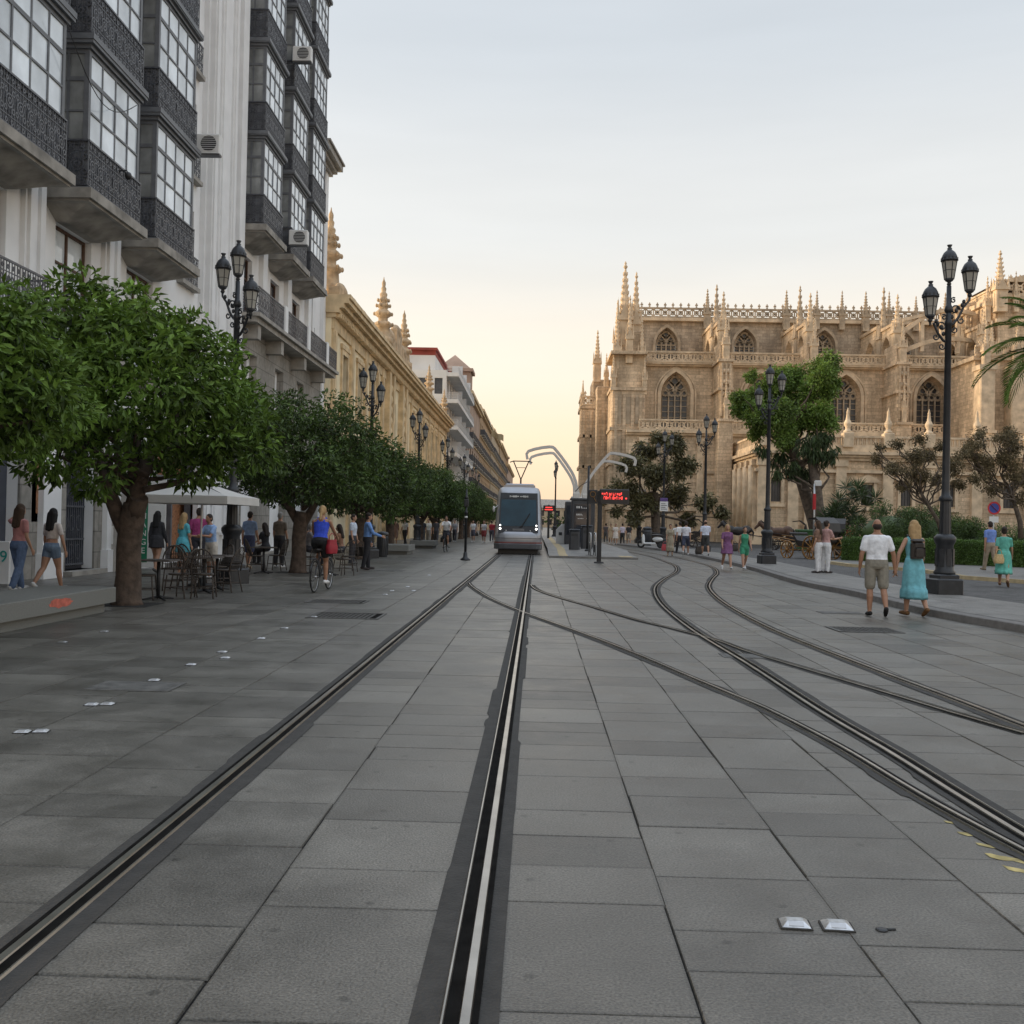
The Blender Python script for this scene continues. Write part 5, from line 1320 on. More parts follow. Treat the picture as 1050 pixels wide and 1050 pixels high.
for me, ms in ((bf,['bay_frame']),(bg_,['pane','side_pane','apron']),(brl,['iron_rail']),(bsl,['bay_frame']),(bco,['under_slab'])):
    for m_ in ms: me.materials.append(M[m_])
def bay(y0, z, low, sc):
    o = inst('glazed_bay', bf, bd, (FX,y0,z), 0, (1,sc,1))
    for nm, me in (('glass',bg_),('railing',brl),('slab',bsl))+((('corbel',bco),) if low else ()):
        c = bpy.data.objects.new(nm, me); col.objects.link(c); c.parent = o
for y0 in (15.3,19.6,23.9,28.2):
    for k, z in enumerate(LV[1:6]): bay(y0, z, k == 0, 1)
for y0 in (39.2,43.6,47.5):
    for k, z in enumerate(LV[2:]): bay(y0, z, k == 0, .92)
# shop fronts
mb = MB(); mb.box(FX-.34,FX-.25,14,23.0,.1,4.2); mb.build('shop_front', M['dark_front'], bd)
mb = MB()
for k in range(1,4): mb.box(FX-.25,FX-.15,14+k*2.2,14.08+k*2.2,.1,4.2)
mb.box(FX-.25,FX-.12,14,23,2.9,3.05); mb.build('shop_frame', M['bay_frame'], bd)
mb = MB(); mb.box(FX-.36,FX-.28,25.3,27.0,.12,3.5); d_ = mb.build('door', M['dark_front'], bd)
mb = MB()
for z in (.25,.9,1.75,2.6,3.35): mb.box(FX-.25,FX-.2,25.35,26.95,z-.025,z+.025)
for k in range(15): y = 25.36+1.58*k/14; mb.box(FX-.245,FX-.215,y-.014,y+.014,.2,3.4)
for k in range(4):
    y = 25.5+.38*k
    for z in (.57,1.32,2.17,3.0):
        pts = [Vector((FX-.23,y+.14*cos(t),z+.2*sin(t))) for t in [2*pi*j/12 for j in range(13)]]
        for a, b in zip(pts, pts[1:]): mb.bar(a, b, .02)
mb.build('iron_grille', M['iron_rail'], d_)
mb = MB(); mb.box(FX-.3,FX+.35,25.1,27.2,0,.12); mb.build('step', M['slab_stone'], bd)
mb = MB(); mb.box(FX-.55,FX-.45,31.4,36.8,.05,3.9); mb.build('shop_interior', M['poster'], bd)
mb = MB()
for y in (31.4,33.1,34.9,36.7): mb.box(FX-.3,FX-.1,y,y+.12,.05,3.9)
mb.box(FX-.3,FX-.1,31.52,36.7,2.7,2.85); mb.build('shop_frame', M['bay_frame'], bd)
for a, b, c, d in sw[3:]:
    mb = MB(); mb.box(FX-.2,FX-.1,a,b,c,d); mb.build('shop_window', M['dark_pane'], bd)
mb = MB(); mb.box(FX-.08,FX-.02,40.2,40.5,.3,3.2); mb.build('lit_panel', M['warm_lamp'], bd)
# poster case, meter cabinet
o = thing('poster_case', (FX,24.1,1.9), 'framed brownish poster case on the white wall beside the grille door', 'poster case')
mb = MB(); mb.box(FX,FX+.06,23.55,24.75,1.35,2.9); mb.build('frame', M['white_trim'], o)
mb = MB(); mb.box(FX+.06,FX+.065,23.75,24.55,1.55,2.7); mb.build('poster', M['poster'], o)
o = thing('meter_cabinet', (FX+.2,28.2,0), 'small grey cabinet with a pale sticker beside the grille door', 'cabinet')
mb = MB(); mb.bbox(FX+.02,FX+.3,27.75,28.45,0,1.5,.02); mb.build('body', M['slab_stone'], o); mb = MB(); mb.box(FX+.05,FX+.25,27.742,27.748,.75,1.25); mb.build('sticker', M['apartment_white'], o)
# exchange board with vertical lettering
p = PY(147,550,29.4); o = thing('shop_sign', (p.x,29.4,0), 'upright white board with green strip reading CHANGE behind the big tree trunk', 'sign')
mb = MB(); mb.bbox(p.x-.13,p.x+.62,29.4,29.5,.05,2.6,.01); mb.build('board', M['white_plastic'], o)
mb = MB(); mb.box(p.x-.12,p.x+.12,29.392,29.398,.2,2.0); mb.build('green_strip', M['green_sign'], o)
for k, chh in enumerate('CHANGE'):
    me = text_mesh(chh, .24); t_ = inst('letter', me, o, (p.x,29.388,1.78-.25*k)); me.materials.append(M['white_letter']); t_.rotation_euler = (R_(90),0,0)
p = PY(3,580,21.2); o = thing('pavement_sign', (p.x,21.2,0), 'white standing board with a teal figure at the photo edge', 'sign')
mb = MB(); mb.bbox(p.x-.35,p.x+.13,21.2,21.28,.05,.95,.01); mb.build('board', M['white_plastic'], o); mb = MB(); mb.box(p.x-.37,p.x+.15,21.1,21.4,0,.06); mb.build('foot', M['steel'], o)
me = text_mesh('9', .34); t_ = inst('figure', me, o, (p.x+.01,21.19,.62)); me.materials.append(M['teal_letter']); t_.rotation_euler = (R_(90),0,0)
# air conditioners
def ac(x, y, z, lb):
    o = thing('air_conditioner', (x,y,z), lb, 'air conditioner', 'air conditioners on the white building')
    mb = MB(); mb.bbox(x-.4,x+.4,y,y+.34,z,z+.62,.03); mb.build('casing', M['white_plastic'], o)
    mb = MB(); mb.add([(x+.05+.25*cos(t),y-.004,z+.31+.25*sin(t)) for t in [2*pi*k/20 for k in range(20)]], [tuple(range(20))]); mb.build('fan', M['black_metal'], o)
    mb = MB()
    for k in range(8): mb.box(x-.18,x+.29,y-.012,y-.006,z+.07+.065*k,z+.085+.065*k)
    mb.build('grille', M['white_plastic'], o)
    mb = MB(); mb.box(x-.38,x+.38,y+.05,y+.3,z-.05,z-.005); mb.bar((x-.3,y+.2,z-.03),(FX,y+.2,z-.35),.04); mb.build('bracket', M['bay_frame'], o)
ac(-10.65,32.0,13.05,'air conditioner beside the white wall at the end of the nearest bay stack, the largest')
ac(-10.35,43.0,21.0,'uppermost air conditioner, high between the second bays')
ac(-10.35,43.1,13.2,'air conditioner at the foot of the second bay stack')
p = PX(130,178,-10.55); o = thing('security_camera', p, 'small black camera on an arm at the bay railing', 'camera')
mb = MB(); mb.tube([(p.x-.25,p.y,p.z+.06),(p.x,p.y,p.z+.08),(p.x+.04,p.y,p.z)], .015, 6); mb.build('arm', M['black_metal'], o); mb = MB(); mb.ell((p.x+.04,p.y,p.z-.06), .09, .09, .10, 10, 7); mb.build('dome', M['black_metal'], o)
mb = MB(); a = PX(68,22,-10.55); b = PX(140,108,-10.6); n = 12
mb.tube([a.lerp(b, t/n)-Vector((0,0,.9*sin(pi*t/n))) for t in range(n+1)], .012, 5); tag(mb.build('cable', M['black_metal']), 'thin black cable sagging across the glazed bays', 'cable')
mb = MB(); mb.tube([(FX+.4,38.75,.0),(FX+.4,38.75,8.3)], .05, 8); mb.build('drainpipe', M['white_trim'], bd)

# ---- yellow palace
YX = -11.3; ZC = 13.7
fY = lambda u, v, d: (YX-d, u, v)
pb_ = thing('palace_building', (-17,90,0), 'ochre yellow baroque palace with stone spires along its cornice', 'building')
yw = [y for y in (58.2,63.2,68.2,92.5,97.5,102.5,107.5,112.5,117.5)]
hw_ = [(y,y+1.5,7.8,11.0) for y in yw]+[(y,y+1.5,2.2,5.4) for y in yw]+[(78.4,81.4,.1,5.2),(78.9,80.9,7.6,10.8)]
mb = MB(); holed(mb, fY, 55.05, 125, 0, ZC, hw_, .4)
mb.add([(-24,55.05,0),(YX,55.05,0),(YX,55.05,ZC),(-24,55.05,ZC),(-24,125,0),(YX,125,0),(YX,125,ZC),(-24,125,ZC)], [(0,1,2,3),(4,7,6,5),(3,2,6,7)])
mb.build('wall', M['yellow_wall'], pb_)
mb = MB()
for y in (55.6,60.95,65.95,70.9,73.2,87.2,90.2,95.2,100.2,105.2,110.2,115.2,124): mb.cut(); mb.box(YX,YX+.16,y-.42,y+.42,0,ZC-1.2); mb.box(YX+.16,YX+.2,y-.28,y+.28,7.0,ZC-1.9)
for y in (75.2,77.3,82.6,84.8): mb.cut(); mb.box(YX,YX+.4,y-.45,y+.45,0,ZC-1.1)
for k in range(14):
    y = 76.2; 
    for yy in (76.25,83.7): mb.cut(); mb.ell((YX+.2,yy,1+k*.8), .22, .4, .38, 8, 6)
mb.cut(); mb.box(YX,YX+.22,55.1,125,6.2,6.55); mb.cut(); mb.box(YX,YX+.12,55.1,125,11.9,12.5)
for y in yw:
    for z0, z1 in ((7.8,11.0),(2.2,5.4)):
        mb.cut()
        for a, b, c, d in ((y-.32,y,z0-.1,z1+.3),(y+1.5,y+1.82,z0-.1,z1+.3),(y,y+1.5,z1,z1+.3),(y-.45,y+1.95,z0-.4,z0-.1),(y-.5,y+2.0,z1+.3,z1+.55)): mb.box(YX,YX+.1+.05*(c > z1),a,b,c,d)
mb.build('stone_trim', M['ochre_stone'], pb_)
mb = MB()
for a, z0, z1 in ((.25,12.5,12.75),(.45,12.75,13.0),(.7,13.0,13.25),(.95,13.25,13.5),(1.05,13.5,13.72)): mb.box(YX-.3,YX+a,54.9 if a > .3 else 55.0,125+a*.5,z0,z1)
k = 0
while k < 140: mb.box(YX+.25,YX+.5,55.2+k*.5,55.42+k*.5,12.52,12.74); k += 1
mb.build('cornice', M['ochre_stone'], pb_)
mb = MB()
mb.box(YX-.2,YX+.4,55.1,124.8,ZC,ZC+.5)
for y in (57,60.5,64,67.5,71): mb.ell((YX+.1,y,ZC+.5), .35, 1.3, .55, 10, 6)
for y, h in ((76.5,1.6),(80,2.6),(83.4,1.6)): mb.box(YX-.3,YX+.3,y-1.6,y+1.6,ZC+.5,ZC+h); mb.ell((YX,y,ZC+h), .4, 1.5, .6, 10, 6)
mb.build('parapet', M['finial_stone'], pb_)
mb = MB()
prof = [(.75,0),(.75,.5),(.55,.62),(.5,1.25),(.72,1.4),(.62,1.6),(.35,1.75),(.34,1.95),(.62,2.15),(.66,2.3),(.42,2.5),(.3,2.62),(.46,2.8),(.46,2.9),(.28,3.0),(.36,3.2),(.36,3.3),(.22,3.4),(.28,3.65),(.26,3.75),(.16,3.85),(.2,4.1),(.12,4.25),(.14,4.4),(.14,4.55),(.05,4.75),(.02,4.95)]
mb.lathe(prof, 10)
for z, r in ((1.5,.72),(2.25,.66),(2.85,.5),(3.25,.4)):
    for k in range(6): a = 2*pi*k/6; mb.ell((r*cos(a)*.96,r*sin(a)*.96,z), .10, .10, .15, 6, 5)
fm = mb.mesh('finial'); fm.materials.append(M['finial_stone'])
for y, sc, dz in ((57.0,1.0,.0),(74,1.0,.2),(85.6,1.0,.2),(106,.75,.1),(123.5,.7,.1)): inst('finial', fm, pb_, (YX-(.55 if y < 60 else .12),y,ZC+.4+dz), .3*y, (sc,sc,sc))
for a, b, c, d in hw_: window(a, b, c, d, YX-.3, pb_, 'brown_wood', 'dark_pane', tr=(.6,))
# ---- white apartment block
wb = thing('apartment_building', (-16,144,0), 'white modern apartment block with long white balconies and a red roof storey', 'building')
WX = -11.6
fA = lambda u, v, d: (WX-d, u, v)
hs = []; 
for k in range(6):
    for j in range(8): hs.append((129.2+j*4,131.6+j*4,.6+3.35*k,3.0+3.35*k))
mb = MB(); holed(mb, fA, 128, 161, 0, 20.6, hs, .3)
fB = lambda u, v, d: (u, 128+d, v); hb = [(-15.2,-13.9,17.6,19.6),(-13.1,-12.1,17.6,19.6),(-15.2,-13.9,14.3,16.3),(-13.1,-12.1,14.3,16.3)]
holed(mb, fB, -24, WX, 0, 20.6, hb, .3)
mb.quad((-24,128,20.6),(WX,128,20.6),(WX,161,20.6),(-24,161,20.6)); mb.quad((-24,161,0),(WX,161,0),(WX,161,20.6),(-24,161,20.6)); mb.build('wall', M['apartment_white'], wb)
mb = MB(); mb.box(-24,WX-1.6,129,160,20.6,23.2); mb.build('attic', M['apartment_white'], wb)
mb = MB(); mb.box(-24.2,WX-1.3,128.6,160.4,23.2,23.5); mb.box(-23,WX-1.55,128.95,160.05,22.6,23.2); mb.build('roof', M['roof_red'], wb)
for k in range(6):
    z = 3.35*(k+1)
    mb = MB(); mb.box(WX,WX+1.5,128.1,160.8,z-.25,z); s_ = mb.build('balcony', M['apartment_white'], wb)
    mb = MB(); mb.box(WX+1.42,WX+1.5,128.1,160.8,z,z+.25); mb.box(WX,WX+1.42,128.1,128.18,z,z+.25)
    for q in (.45,.62,.8,1.0): mb.box(WX+1.44,WX+1.48,128.1,160.8,z+q-.025,z+q+.025); mb.box(WX,WX+1.44,128.12,128.16,z+q-.025,z+q+.025)
    for q in range(20): mb.box(WX+1.44,WX+1.48,128.12+1.7*q,128.2+1.7*q,z+.25,z+1.0)
    for q in (136,144,152): mb.box(WX,WX+1.4,q,q+.15,z,z+2.2)
    mb.build('railing', M['apartment_white'], s_)
for a, b, c, d in hs: window(a, b, c, d, WX-.25, wb, 'bay_frame', 'dark_pane', tr=())
for (a, b, c, d) in hb:
    mb = MB(); mb.box(a,b,128.25,128.3,c,d); mb.build('window', M['dark_pane'], wb)
# ---- far blocks
def block(label, y0, y1, z, m, xf, n, storey=3.6, tower=0):
    o = thing('apartment_building', (xf-6,(y0+y1)/2,0), label, 'building', None)
    f = lambda u, v, d: (xf-d, u, v); h = []
    st = int((z-1.2)/storey); w_ = (y1-y0)/n
    for k in range(st):
        for j in range(n): h.append((y0+w_*(j+.28), y0+w_*(j+.72), .7+k*storey, .7+k*storey+2.3))
    mb = MB(); holed(mb, f, y0, y1, 0, z, h, .35)
    mb.quad((xf-13,y0,0),(xf,y0,0),(xf,y0,z),(xf-13,y0,z)); mb.quad((xf-13,y0,z),(xf,y0,z),(xf,y1,z),(xf-13,y1,z)); mb.quad((xf-13,y1,0),(xf,y1,0),(xf,y1,z),(xf-13,y1,z)); mb.build('wall', M[m], o)
    mb = MB(); mb.box(xf-.3,xf+.8,y0-.2,y1+.1,z-.5,z); mb.box(xf-.3,xf+.5,y0-.1,y1,z-.9,z-.5); mb.box(xf-.4,xf+.1,y0,y1,z,z+.9)
    for k in range(1,st): mb.box(xf,xf+.2,y0,y1,k*storey+.2,k*storey+.45)
    mb.build('cornice', M['ochre_stone'], o)
    if tower:
        mb = MB(); mb.box(xf-5,xf+.3,y0+.2,y0+5.2,z,z+tower); mb.box(xf-5.4,xf+.7,y0-.2,y0+5.6,z+tower,z+tower+.5); mb.loft([[(xf-5,y0,z+tower+.5),(xf+.3,y0,z+tower+.5),(xf+.3,y0+5.4,z+tower+.5),(xf-5,y0+5.4,z+tower+.5)],[(xf-2.4,y0+2.6,z+tower+3)]*4]); mb.build('tower', M[m], o)
    for k in range(1,st):
        mb = MB()
        for j in range(n): mb.cut(); mb.box(xf,xf+.9,y0+w_*(j+.2),y0+w_*(j+.8),.45+k*storey,.6+k*storey)
        s_ = mb.build('balcony', M['slab_stone'], o); mb = MB()
        for j in range(n):
            mb.cut()
            a, b = y0+w_*(j+.2), y0+w_*(j+.8); zz = .6+k*storey
            for q in range(9): mb.box(xf+.84,xf+.88,a+(b-a)*q/8-.03,a+(b-a)*q/8+.03,zz,zz+1)
            mb.box(xf+.82,xf+.9,a,b,zz+.96,zz+1.04); mb.box(xf,xf+.84,a,a+.05,zz,zz+1.0)
        mb.build('railing', M['iron_rail'], s_)
    for (a, b, c, d) in h:
        mb = MB(); mb.box(xf-.3,xf-.22,a,b,c,d); mb.build('window', M['dark_pane'], o)
block('pinkish stone block with a corner turret just beyond the white apartments', 162, 196, 22.5, 'far_pink', -11.2, 6, tower=3)
block('ochre balconied block, second beyond the white apartments', 197, 242, 23.5, 'far_ochre', -11.2, 8)
block('cream far block, third beyond the white apartments', 243, 292, 24, 'far_cream', -11.0, 8)
block('narrow-looking ochre block near the end of the avenue', 293, 352, 24.5, 'far_ochre', -10.8, 9)
block('last pinkish block at the vanishing end of the avenue', 353, 440, 22, 'far_pink', -10.4, 10, tower=2)
o = thing('far_building', (8,470,0), 'low pale building closing the far end of the avenue', 'building')
fE = lambda u, v, d: (u, 470+d, v); he = [(-9+3.6*j, -7.2+3.6*j, 1.2+4*k, 3.8+4*k) for j in range(10) for k in range(2)]
mb = MB(); holed(mb, fE, -10.4, 27, 0, 9, he, .4); mb.quad((-10.4,470,9),(27,470,9),(27,490,9),(-10.4,490,9)); mb.build('wall', M['far_cream'], o)
mb = MB(); mb.loft([[(-10.8,469.6,9),(27.4,469.6,9),(27.4,490,9),(-10.8,490,9)],[(2,476,13),(16,476,13),(16,484,13),(2,484,13)]]); mb.build('roof', M['under_slab'], o)
for a, b, c, d in he: 
    mb = MB(); mb.box(a,b,470.3,470.35,c,d); mb.build('window', M['dark_pane'], o)
# flag on the far roofs
p = PY(505,448,215); o = thing('flag', (p.x-.6,215,23), 'small pale flag flying over the far roofs', 'flag')
mb = MB(); mb.tube([(p.x-.8,215,23.3),(p.x-.2,215,p.z+1.5)], .06, 6); mb.build('pole', M['steel'], o)
mb = MB(); n = 10; rs = [(p.x-.2+i*.28, 215+.2*sin(i*.9), p.z+1.4-.12*i+.15*sin(i)) for i in range(n)]
mb.add(rs+[(a,b,c-1.3) for a,b,c in rs]+[(a,b+.03,c) for a,b,c in rs]+[(a,b+.03,c-1.3) for a,b,c in rs], [(i,i+1,n+i+1,n+i) for i in range(n-1)]+[(2*n+i,3*n+i,3*n+i+1,2*n+i+1) for i in range(n-1)]); mb.build('cloth', M['tactile'], o)
# ------------------------------------------------------------------ cathedral
def arch_pts(cu, w, vs, va, n=7):
    L_ = []; 
    for k in range(n+1):
        a = R_(60)*k/n; L_.append(((cu+w/2)-w*cos(a), vs+(va-vs)*sin(a)/sin(R_(60))))
    return L_+[(2*cu-u, v) for u, v in reversed(L_[:-1])]
def arch_cell(mb, f, u0, u1, v0, v1, cu, w, sill, vs, va, depth, splay=.0):
    A = arch_pts(cu, w, vs, va)
    q = lambda a, b, c, d: mb.quad(f(*a,0), f(*b,0), f(*c,0), f(*d,0))
    l, r = cu-w/2, cu+w/2
    q((u0,v0),(l,v0),(l,vs),(u0,vs)); q((r,v0),(u1,v0),(u1,vs),(r,vs)); q((l,v0),(r,v0),(r,sill),(l,sill))
    q((u0,vs),(l,vs),(l,v1),(u0,v1)); q((r,vs),(u1,vs),(u1,v1),(r,v1))
    for a, b in zip(A, A[1:]): q(a, b, (b[0],v1), (a[0],v1))
    ring = [(l,sill)]+A+[(r,sill)]
    for a, b in zip(ring, ring[1:]+ring[:1]):
        ia = (cu+(a[0]-cu)*(1-splay), a[1]-(a[1]-sill)*splay*.3); ib = (cu+(b[0]-cu)*(1-splay), b[1]-(b[1]-sill)*splay*.3)
        mb.quad(f(*a,0), f(*b,0), f(*ib,depth), f(*ia,depth))
def arch_band(mb, f, cu, w, vs, va, sill, t, d0, d1):
    # moulding that follows the arch, proud of the wall
    I = [(cu-w/2,sill)]+arch_pts(cu, w, vs, va)+[(cu+w/2,sill)]
    O = [(cu-w/2-t,sill)]+arch_pts(cu, w+2*t, vs, va+t*1.3)+[(cu+w/2+t,sill)]
    for k in range(len(I)-1):
        a, b, c, d = I[k], I[k+1], O[k+1], O[k]
        P = [f(*p, d1) for p in (a,b,c,d)]; Q = [f(*p, d0) for p in (a,b,c,d)]
        mb.add(P+Q, [(0,1,2,3),(0,4,5,1),(2,6,7,3)])
cat = thing('cathedral', (32,118,0), 'huge golden-beige Gothic cathedral with pinnacles, buttresses and traceried windows beyond the tram stop', 'cathedral')
CS, CU, CC, CD = M['cathedral_stone'], M['cathedral_upper'], M['carved_stone'], M['carved_dark']
YM, YC, YL = 115.0, 124.0, 112.0
BX = [15.33+9.45*k for k in range(4)]; PXs = [20.05+9.45*k for k in range(3)]
fM = lambda u, v, d: (u, YM+d, v); fC = lambda u, v, d: (u, YC+d, v)
# middle storey
mb = MB()
for i, x in enumerate(BX): arch_cell(mb, fM, x-4.725 if i else 9.5, x+4.725 if i < 3 else 51, 11, 20.0, x, 3.3, 12.6, 16.4, 18.9, .9, .16)
mb.quad((9.5,YM,0),(51,YM,0),(51,YM,11),(9.5,YM,11)); mb.quad((9.5,YM,20),(51,YM,20),(51,YC,20.3),(9.5,YC,20.3)); mb.quad((9.5,YM,0),(9.5,YM,20),(9.5,YC,20),(9.5,YC,0))
mb.build('wall', CS, cat)
# clerestory
mb = MB()
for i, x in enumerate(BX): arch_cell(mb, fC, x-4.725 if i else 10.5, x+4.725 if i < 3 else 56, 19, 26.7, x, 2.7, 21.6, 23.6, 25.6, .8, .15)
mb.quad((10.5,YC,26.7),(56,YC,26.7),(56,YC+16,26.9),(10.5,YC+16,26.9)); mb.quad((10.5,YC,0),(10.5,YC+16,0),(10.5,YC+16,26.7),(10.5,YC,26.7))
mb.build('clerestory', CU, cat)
def tracery(x, w, sill, vs, va, Y, d):
    f = lambda u, v, dd: (u, Y+d-dd, v)
    w = w*.84; mb = MB(); A = [(x-w/2,sill)]+arch_pts(x, w, vs, va)+[(x+w/2,sill)]
    mb.add([f(u,v,0) for u, v in A], [tuple(range(len(A)))]); g = mb.build('window', M['leaded_glass'], cat)
    mb = MB()
    for k in range(1,4): u = x-w/2+w*k/4; mb.box(u-.07,u+.07,Y+d-.3,Y+d-.02,sill,vs+.3)
    for k in range(1,6): z = sill+(vs-sill)*k/6; mb.box(x-w/2,x+w/2,Y+d-.1,Y+d-.04,z-.03,z+.03)
    def circ(cx, cz, r, m=12):
        P = [Vector((cx+r*cos(2*pi*t/m), Y+d-.15, cz+r*sin(2*pi*t/m))) for t in range(m+1)]
        for a, b in zip(P, P[1:]): mb.bar(a, b, .13, .25)
    for k in range(4): circ(x-w/2+w*(k+.5)/4, vs+.22, w*.115, 10)
    for s in (-1,1): circ(x+s*w*.22, vs+.22+w*.27, w*.16)
    circ(x, vs+(va-vs)*.62, w*.17)
    for s in (-1,1): 
        P = arch_pts(x+s*w*.25, w*.5, vs, vs+(va-vs)*.55); P = [Vector((u, Y+d-.15, v)) for u, v in P]
        for a, b in zip(P, P[1:]): mb.bar(a, b, .12, .2)
    mb.build('tracery', CD, g)
for i, x in enumerate(BX):
    tracery(x, 3.3, 12.6, 16.4, 18.9, YM, .9); tracery(x, 2.7, 21.6, 23.6, 25.6, YC, .8)
mb = MB()
for x in BX:
    mb.cut()
    arch_band(mb, fM, x, 3.3, 16.4, 18.9, 12.6, .35, 0, -.22); arch_band(mb, fM, x, 4.3, 16.4, 19.35, 12.6, .16, 0, -.14)
    mb.box(x-2.0,x+2.0,YM-.35,YM,12.25,12.6)
mb.build('window_moulding', CC, cat)
mb = MB()
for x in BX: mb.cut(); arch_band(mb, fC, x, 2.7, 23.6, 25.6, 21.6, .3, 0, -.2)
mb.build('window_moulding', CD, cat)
# pinnacle mesh: 1 m wide shaft, 5 m tall
def pin_mesh():
    mb = MB(); mb.bbox(-.5,.5,-.5,.5,0,1.9,.08); mb.box(-.62,.62,-.62,.62,1.75,1.95)
    for s in (-1,1):
        for v in ((0,s),(s,0)):
            mb.poly([(v[0]*.52-v[1]*.42, v[1]*.52-v[0]*.42, 1.9),(v[0]*.52+v[1]*.42, v[1]*.52+v[0]*.42, 1.9),(v[0]*.5,v[1]*.5,2.7)], (v[0]*.06,v[1]*.06,0))
            mb.box(v[0]*.51-.04-.18*abs(v[1]), v[0]*.51+.04+.18*abs(v[1]), v[1]*.51-.04-.18*abs(v[0]), v[1]*.51+.04+.18*abs(v[0]), .35, 1.5)
    for a, b in ((1,1),(1,-1),(-1,1),(-1,-1)): mb.loft([[(a*.5+c*.1,b*.5+d*.1,1.9) for c, d in ((-1,-1),(1,-1),(1,1),(-1,1))],[(a*.5,b*.5,3.0)]*4])
    mb.loft([[(.42*cos(2*pi*k/8),.42*sin(2*pi*k/8),1.9) for k in range(8)],[(.06*cos(2*pi*k/8),.06*sin(2*pi*k/8),4.7) for k in range(8)]])
    for j in range(7):
        z = 2.2+j*.35; r = .42*(4.7-z)/2.8+.05
        for k in range(4): a = pi/4*(1)+k*pi/2; mb.obox((r*cos(a),r*sin(a),z), (cos(a)*.09,sin(a)*.09,.06), (-sin(a)*.05,cos(a)*.05,0), (0,0,.07))
    mb.lathe([(.05,4.6),(.16,4.72),(.16,4.78),(.06,4.84),(.1,4.92),(.02,5.05)], 8)
    return mb.mesh('pinnacle')
pm = pin_mesh(); pm.materials.append(CC); pmd = pin_mesh(); pmd.materials.append(CD)
def pinn(x, y, z0, z1, w, dark=False, wy=None):
    w *= .86; inst('pinnacle', pmd if dark else pm, cat, (x,y,z0), 0, (w, wy or w, (z1-z0)/5.0))
# openwork balustrades
def bal(name, p0, p1, z, h, m, spikes=True, pitch=.95, parent=None, cell='x'):
    p0 = Vector((p0[0],p0[1],z)); p1 = Vector((p1[0],p1[1],z)); d = p1-p0; L = d.length; d.normalize(); n = max(1, round(L/pitch)); mb = MB(); up = Vector((0,0,1)); s_ = d.cross(up)
    mb.bar(p0+up*.1, p1+up*.1, .3, .22); mb.bar(p0+up*(h-.08), p1+up*(h-.08), .32, .2)
    c = L/n
    for i in range(n):
        a = p0+d*c*i; b = a+d*c; mid = (a+b)/2+up*h*.5
        if cell == 'x':
            mb.bar(a+up*.2, b+up*(h-.16), .12, .14); mb.bar(b+up*.2, a+up*(h-.16), .12, .14); mb.bar(a+up*.2, a+up*(h-.16), .14, .16)
            P = [mid+d*(c*.26*cos(2*pi*t/8))+up*(c*.26*sin(2*pi*t/8)) for t in range(9)]
            for q, r in zip(P, P[1:]): mb.bar(q, r, .09, .14)
        else:
            mb.bar(a+d*c*.5+up*.2, a+d*c*.5+up*(h-.16), .17, .17)
            mb.bar(a+up*.2, a+up*(h-.16), .1, .1)
        if spikes:
            q = a+d*c*.5+up*h; mb.loft([[q+d*x*.14+s_*y*.09 for x, y in ((-1,-1),(1,-1),(1,1),(-1,1))],[q+up*.22+d*x*.05+s_*y*.05 for x, y in ((-1,-1),(1,-1),(1,1),(-1,1))]]); mb.obox(q+up*.34, d*.16, s_*.07, up*.09); mb.obox(q+up*.5, d*.06, s_*.05, up*.1)
    return mb.build(name, m, parent or cat)
bal('balustrade', (10.8,YC-.3), (55,YC-.3), 26.7, 1.25, CD)
bal('balustrade', (12,YM-.5), (50,YM-.5), 19.9, 1.2, CC, False, 1.3)
bal('balustrade', (11,YL-.4), (49,YL-.4), 12.0, 1.2, CC, False, 1.3)
mb = MB(); mb.box(10.4,55.5,YC-.55,YC,26.35,26.7); mb.box(10,50,YM-.6,YM,19.7,19.9); mb.box(10,50,YM-.35,YM,19.5,19.7); mb.box(9.6,49.5,YL-.55,YL,11.75,12.0); mb.box(9.6,49.5,YL-.3,YL,11.5,11.75); mb.box(9.6,21.4,YL-.25,YL,3.3,3.7); mb.box(9.6,21.4,YL-.5,YL,.0,1.1); mb.box(9.6,21.4,YL-.2,YL,7.4,7.7); mb.build('cornice', CC, cat)
# lower storey
mb = MB(); mb.box(9.6,49,YL,YM-.02,0,12.0); mb.build('lower_wall', CS, cat)
mb = MB()
for x in (11.5,14.6,17.7): 
    mb.cut()
    mb.box(x-.35,x+.35,YL-.28,YL,1.1,11.2); mb.box(x-.5,x+.5,YL-.38,YL,10.6,11.2)
mb.build('pilaster', CC, cat)
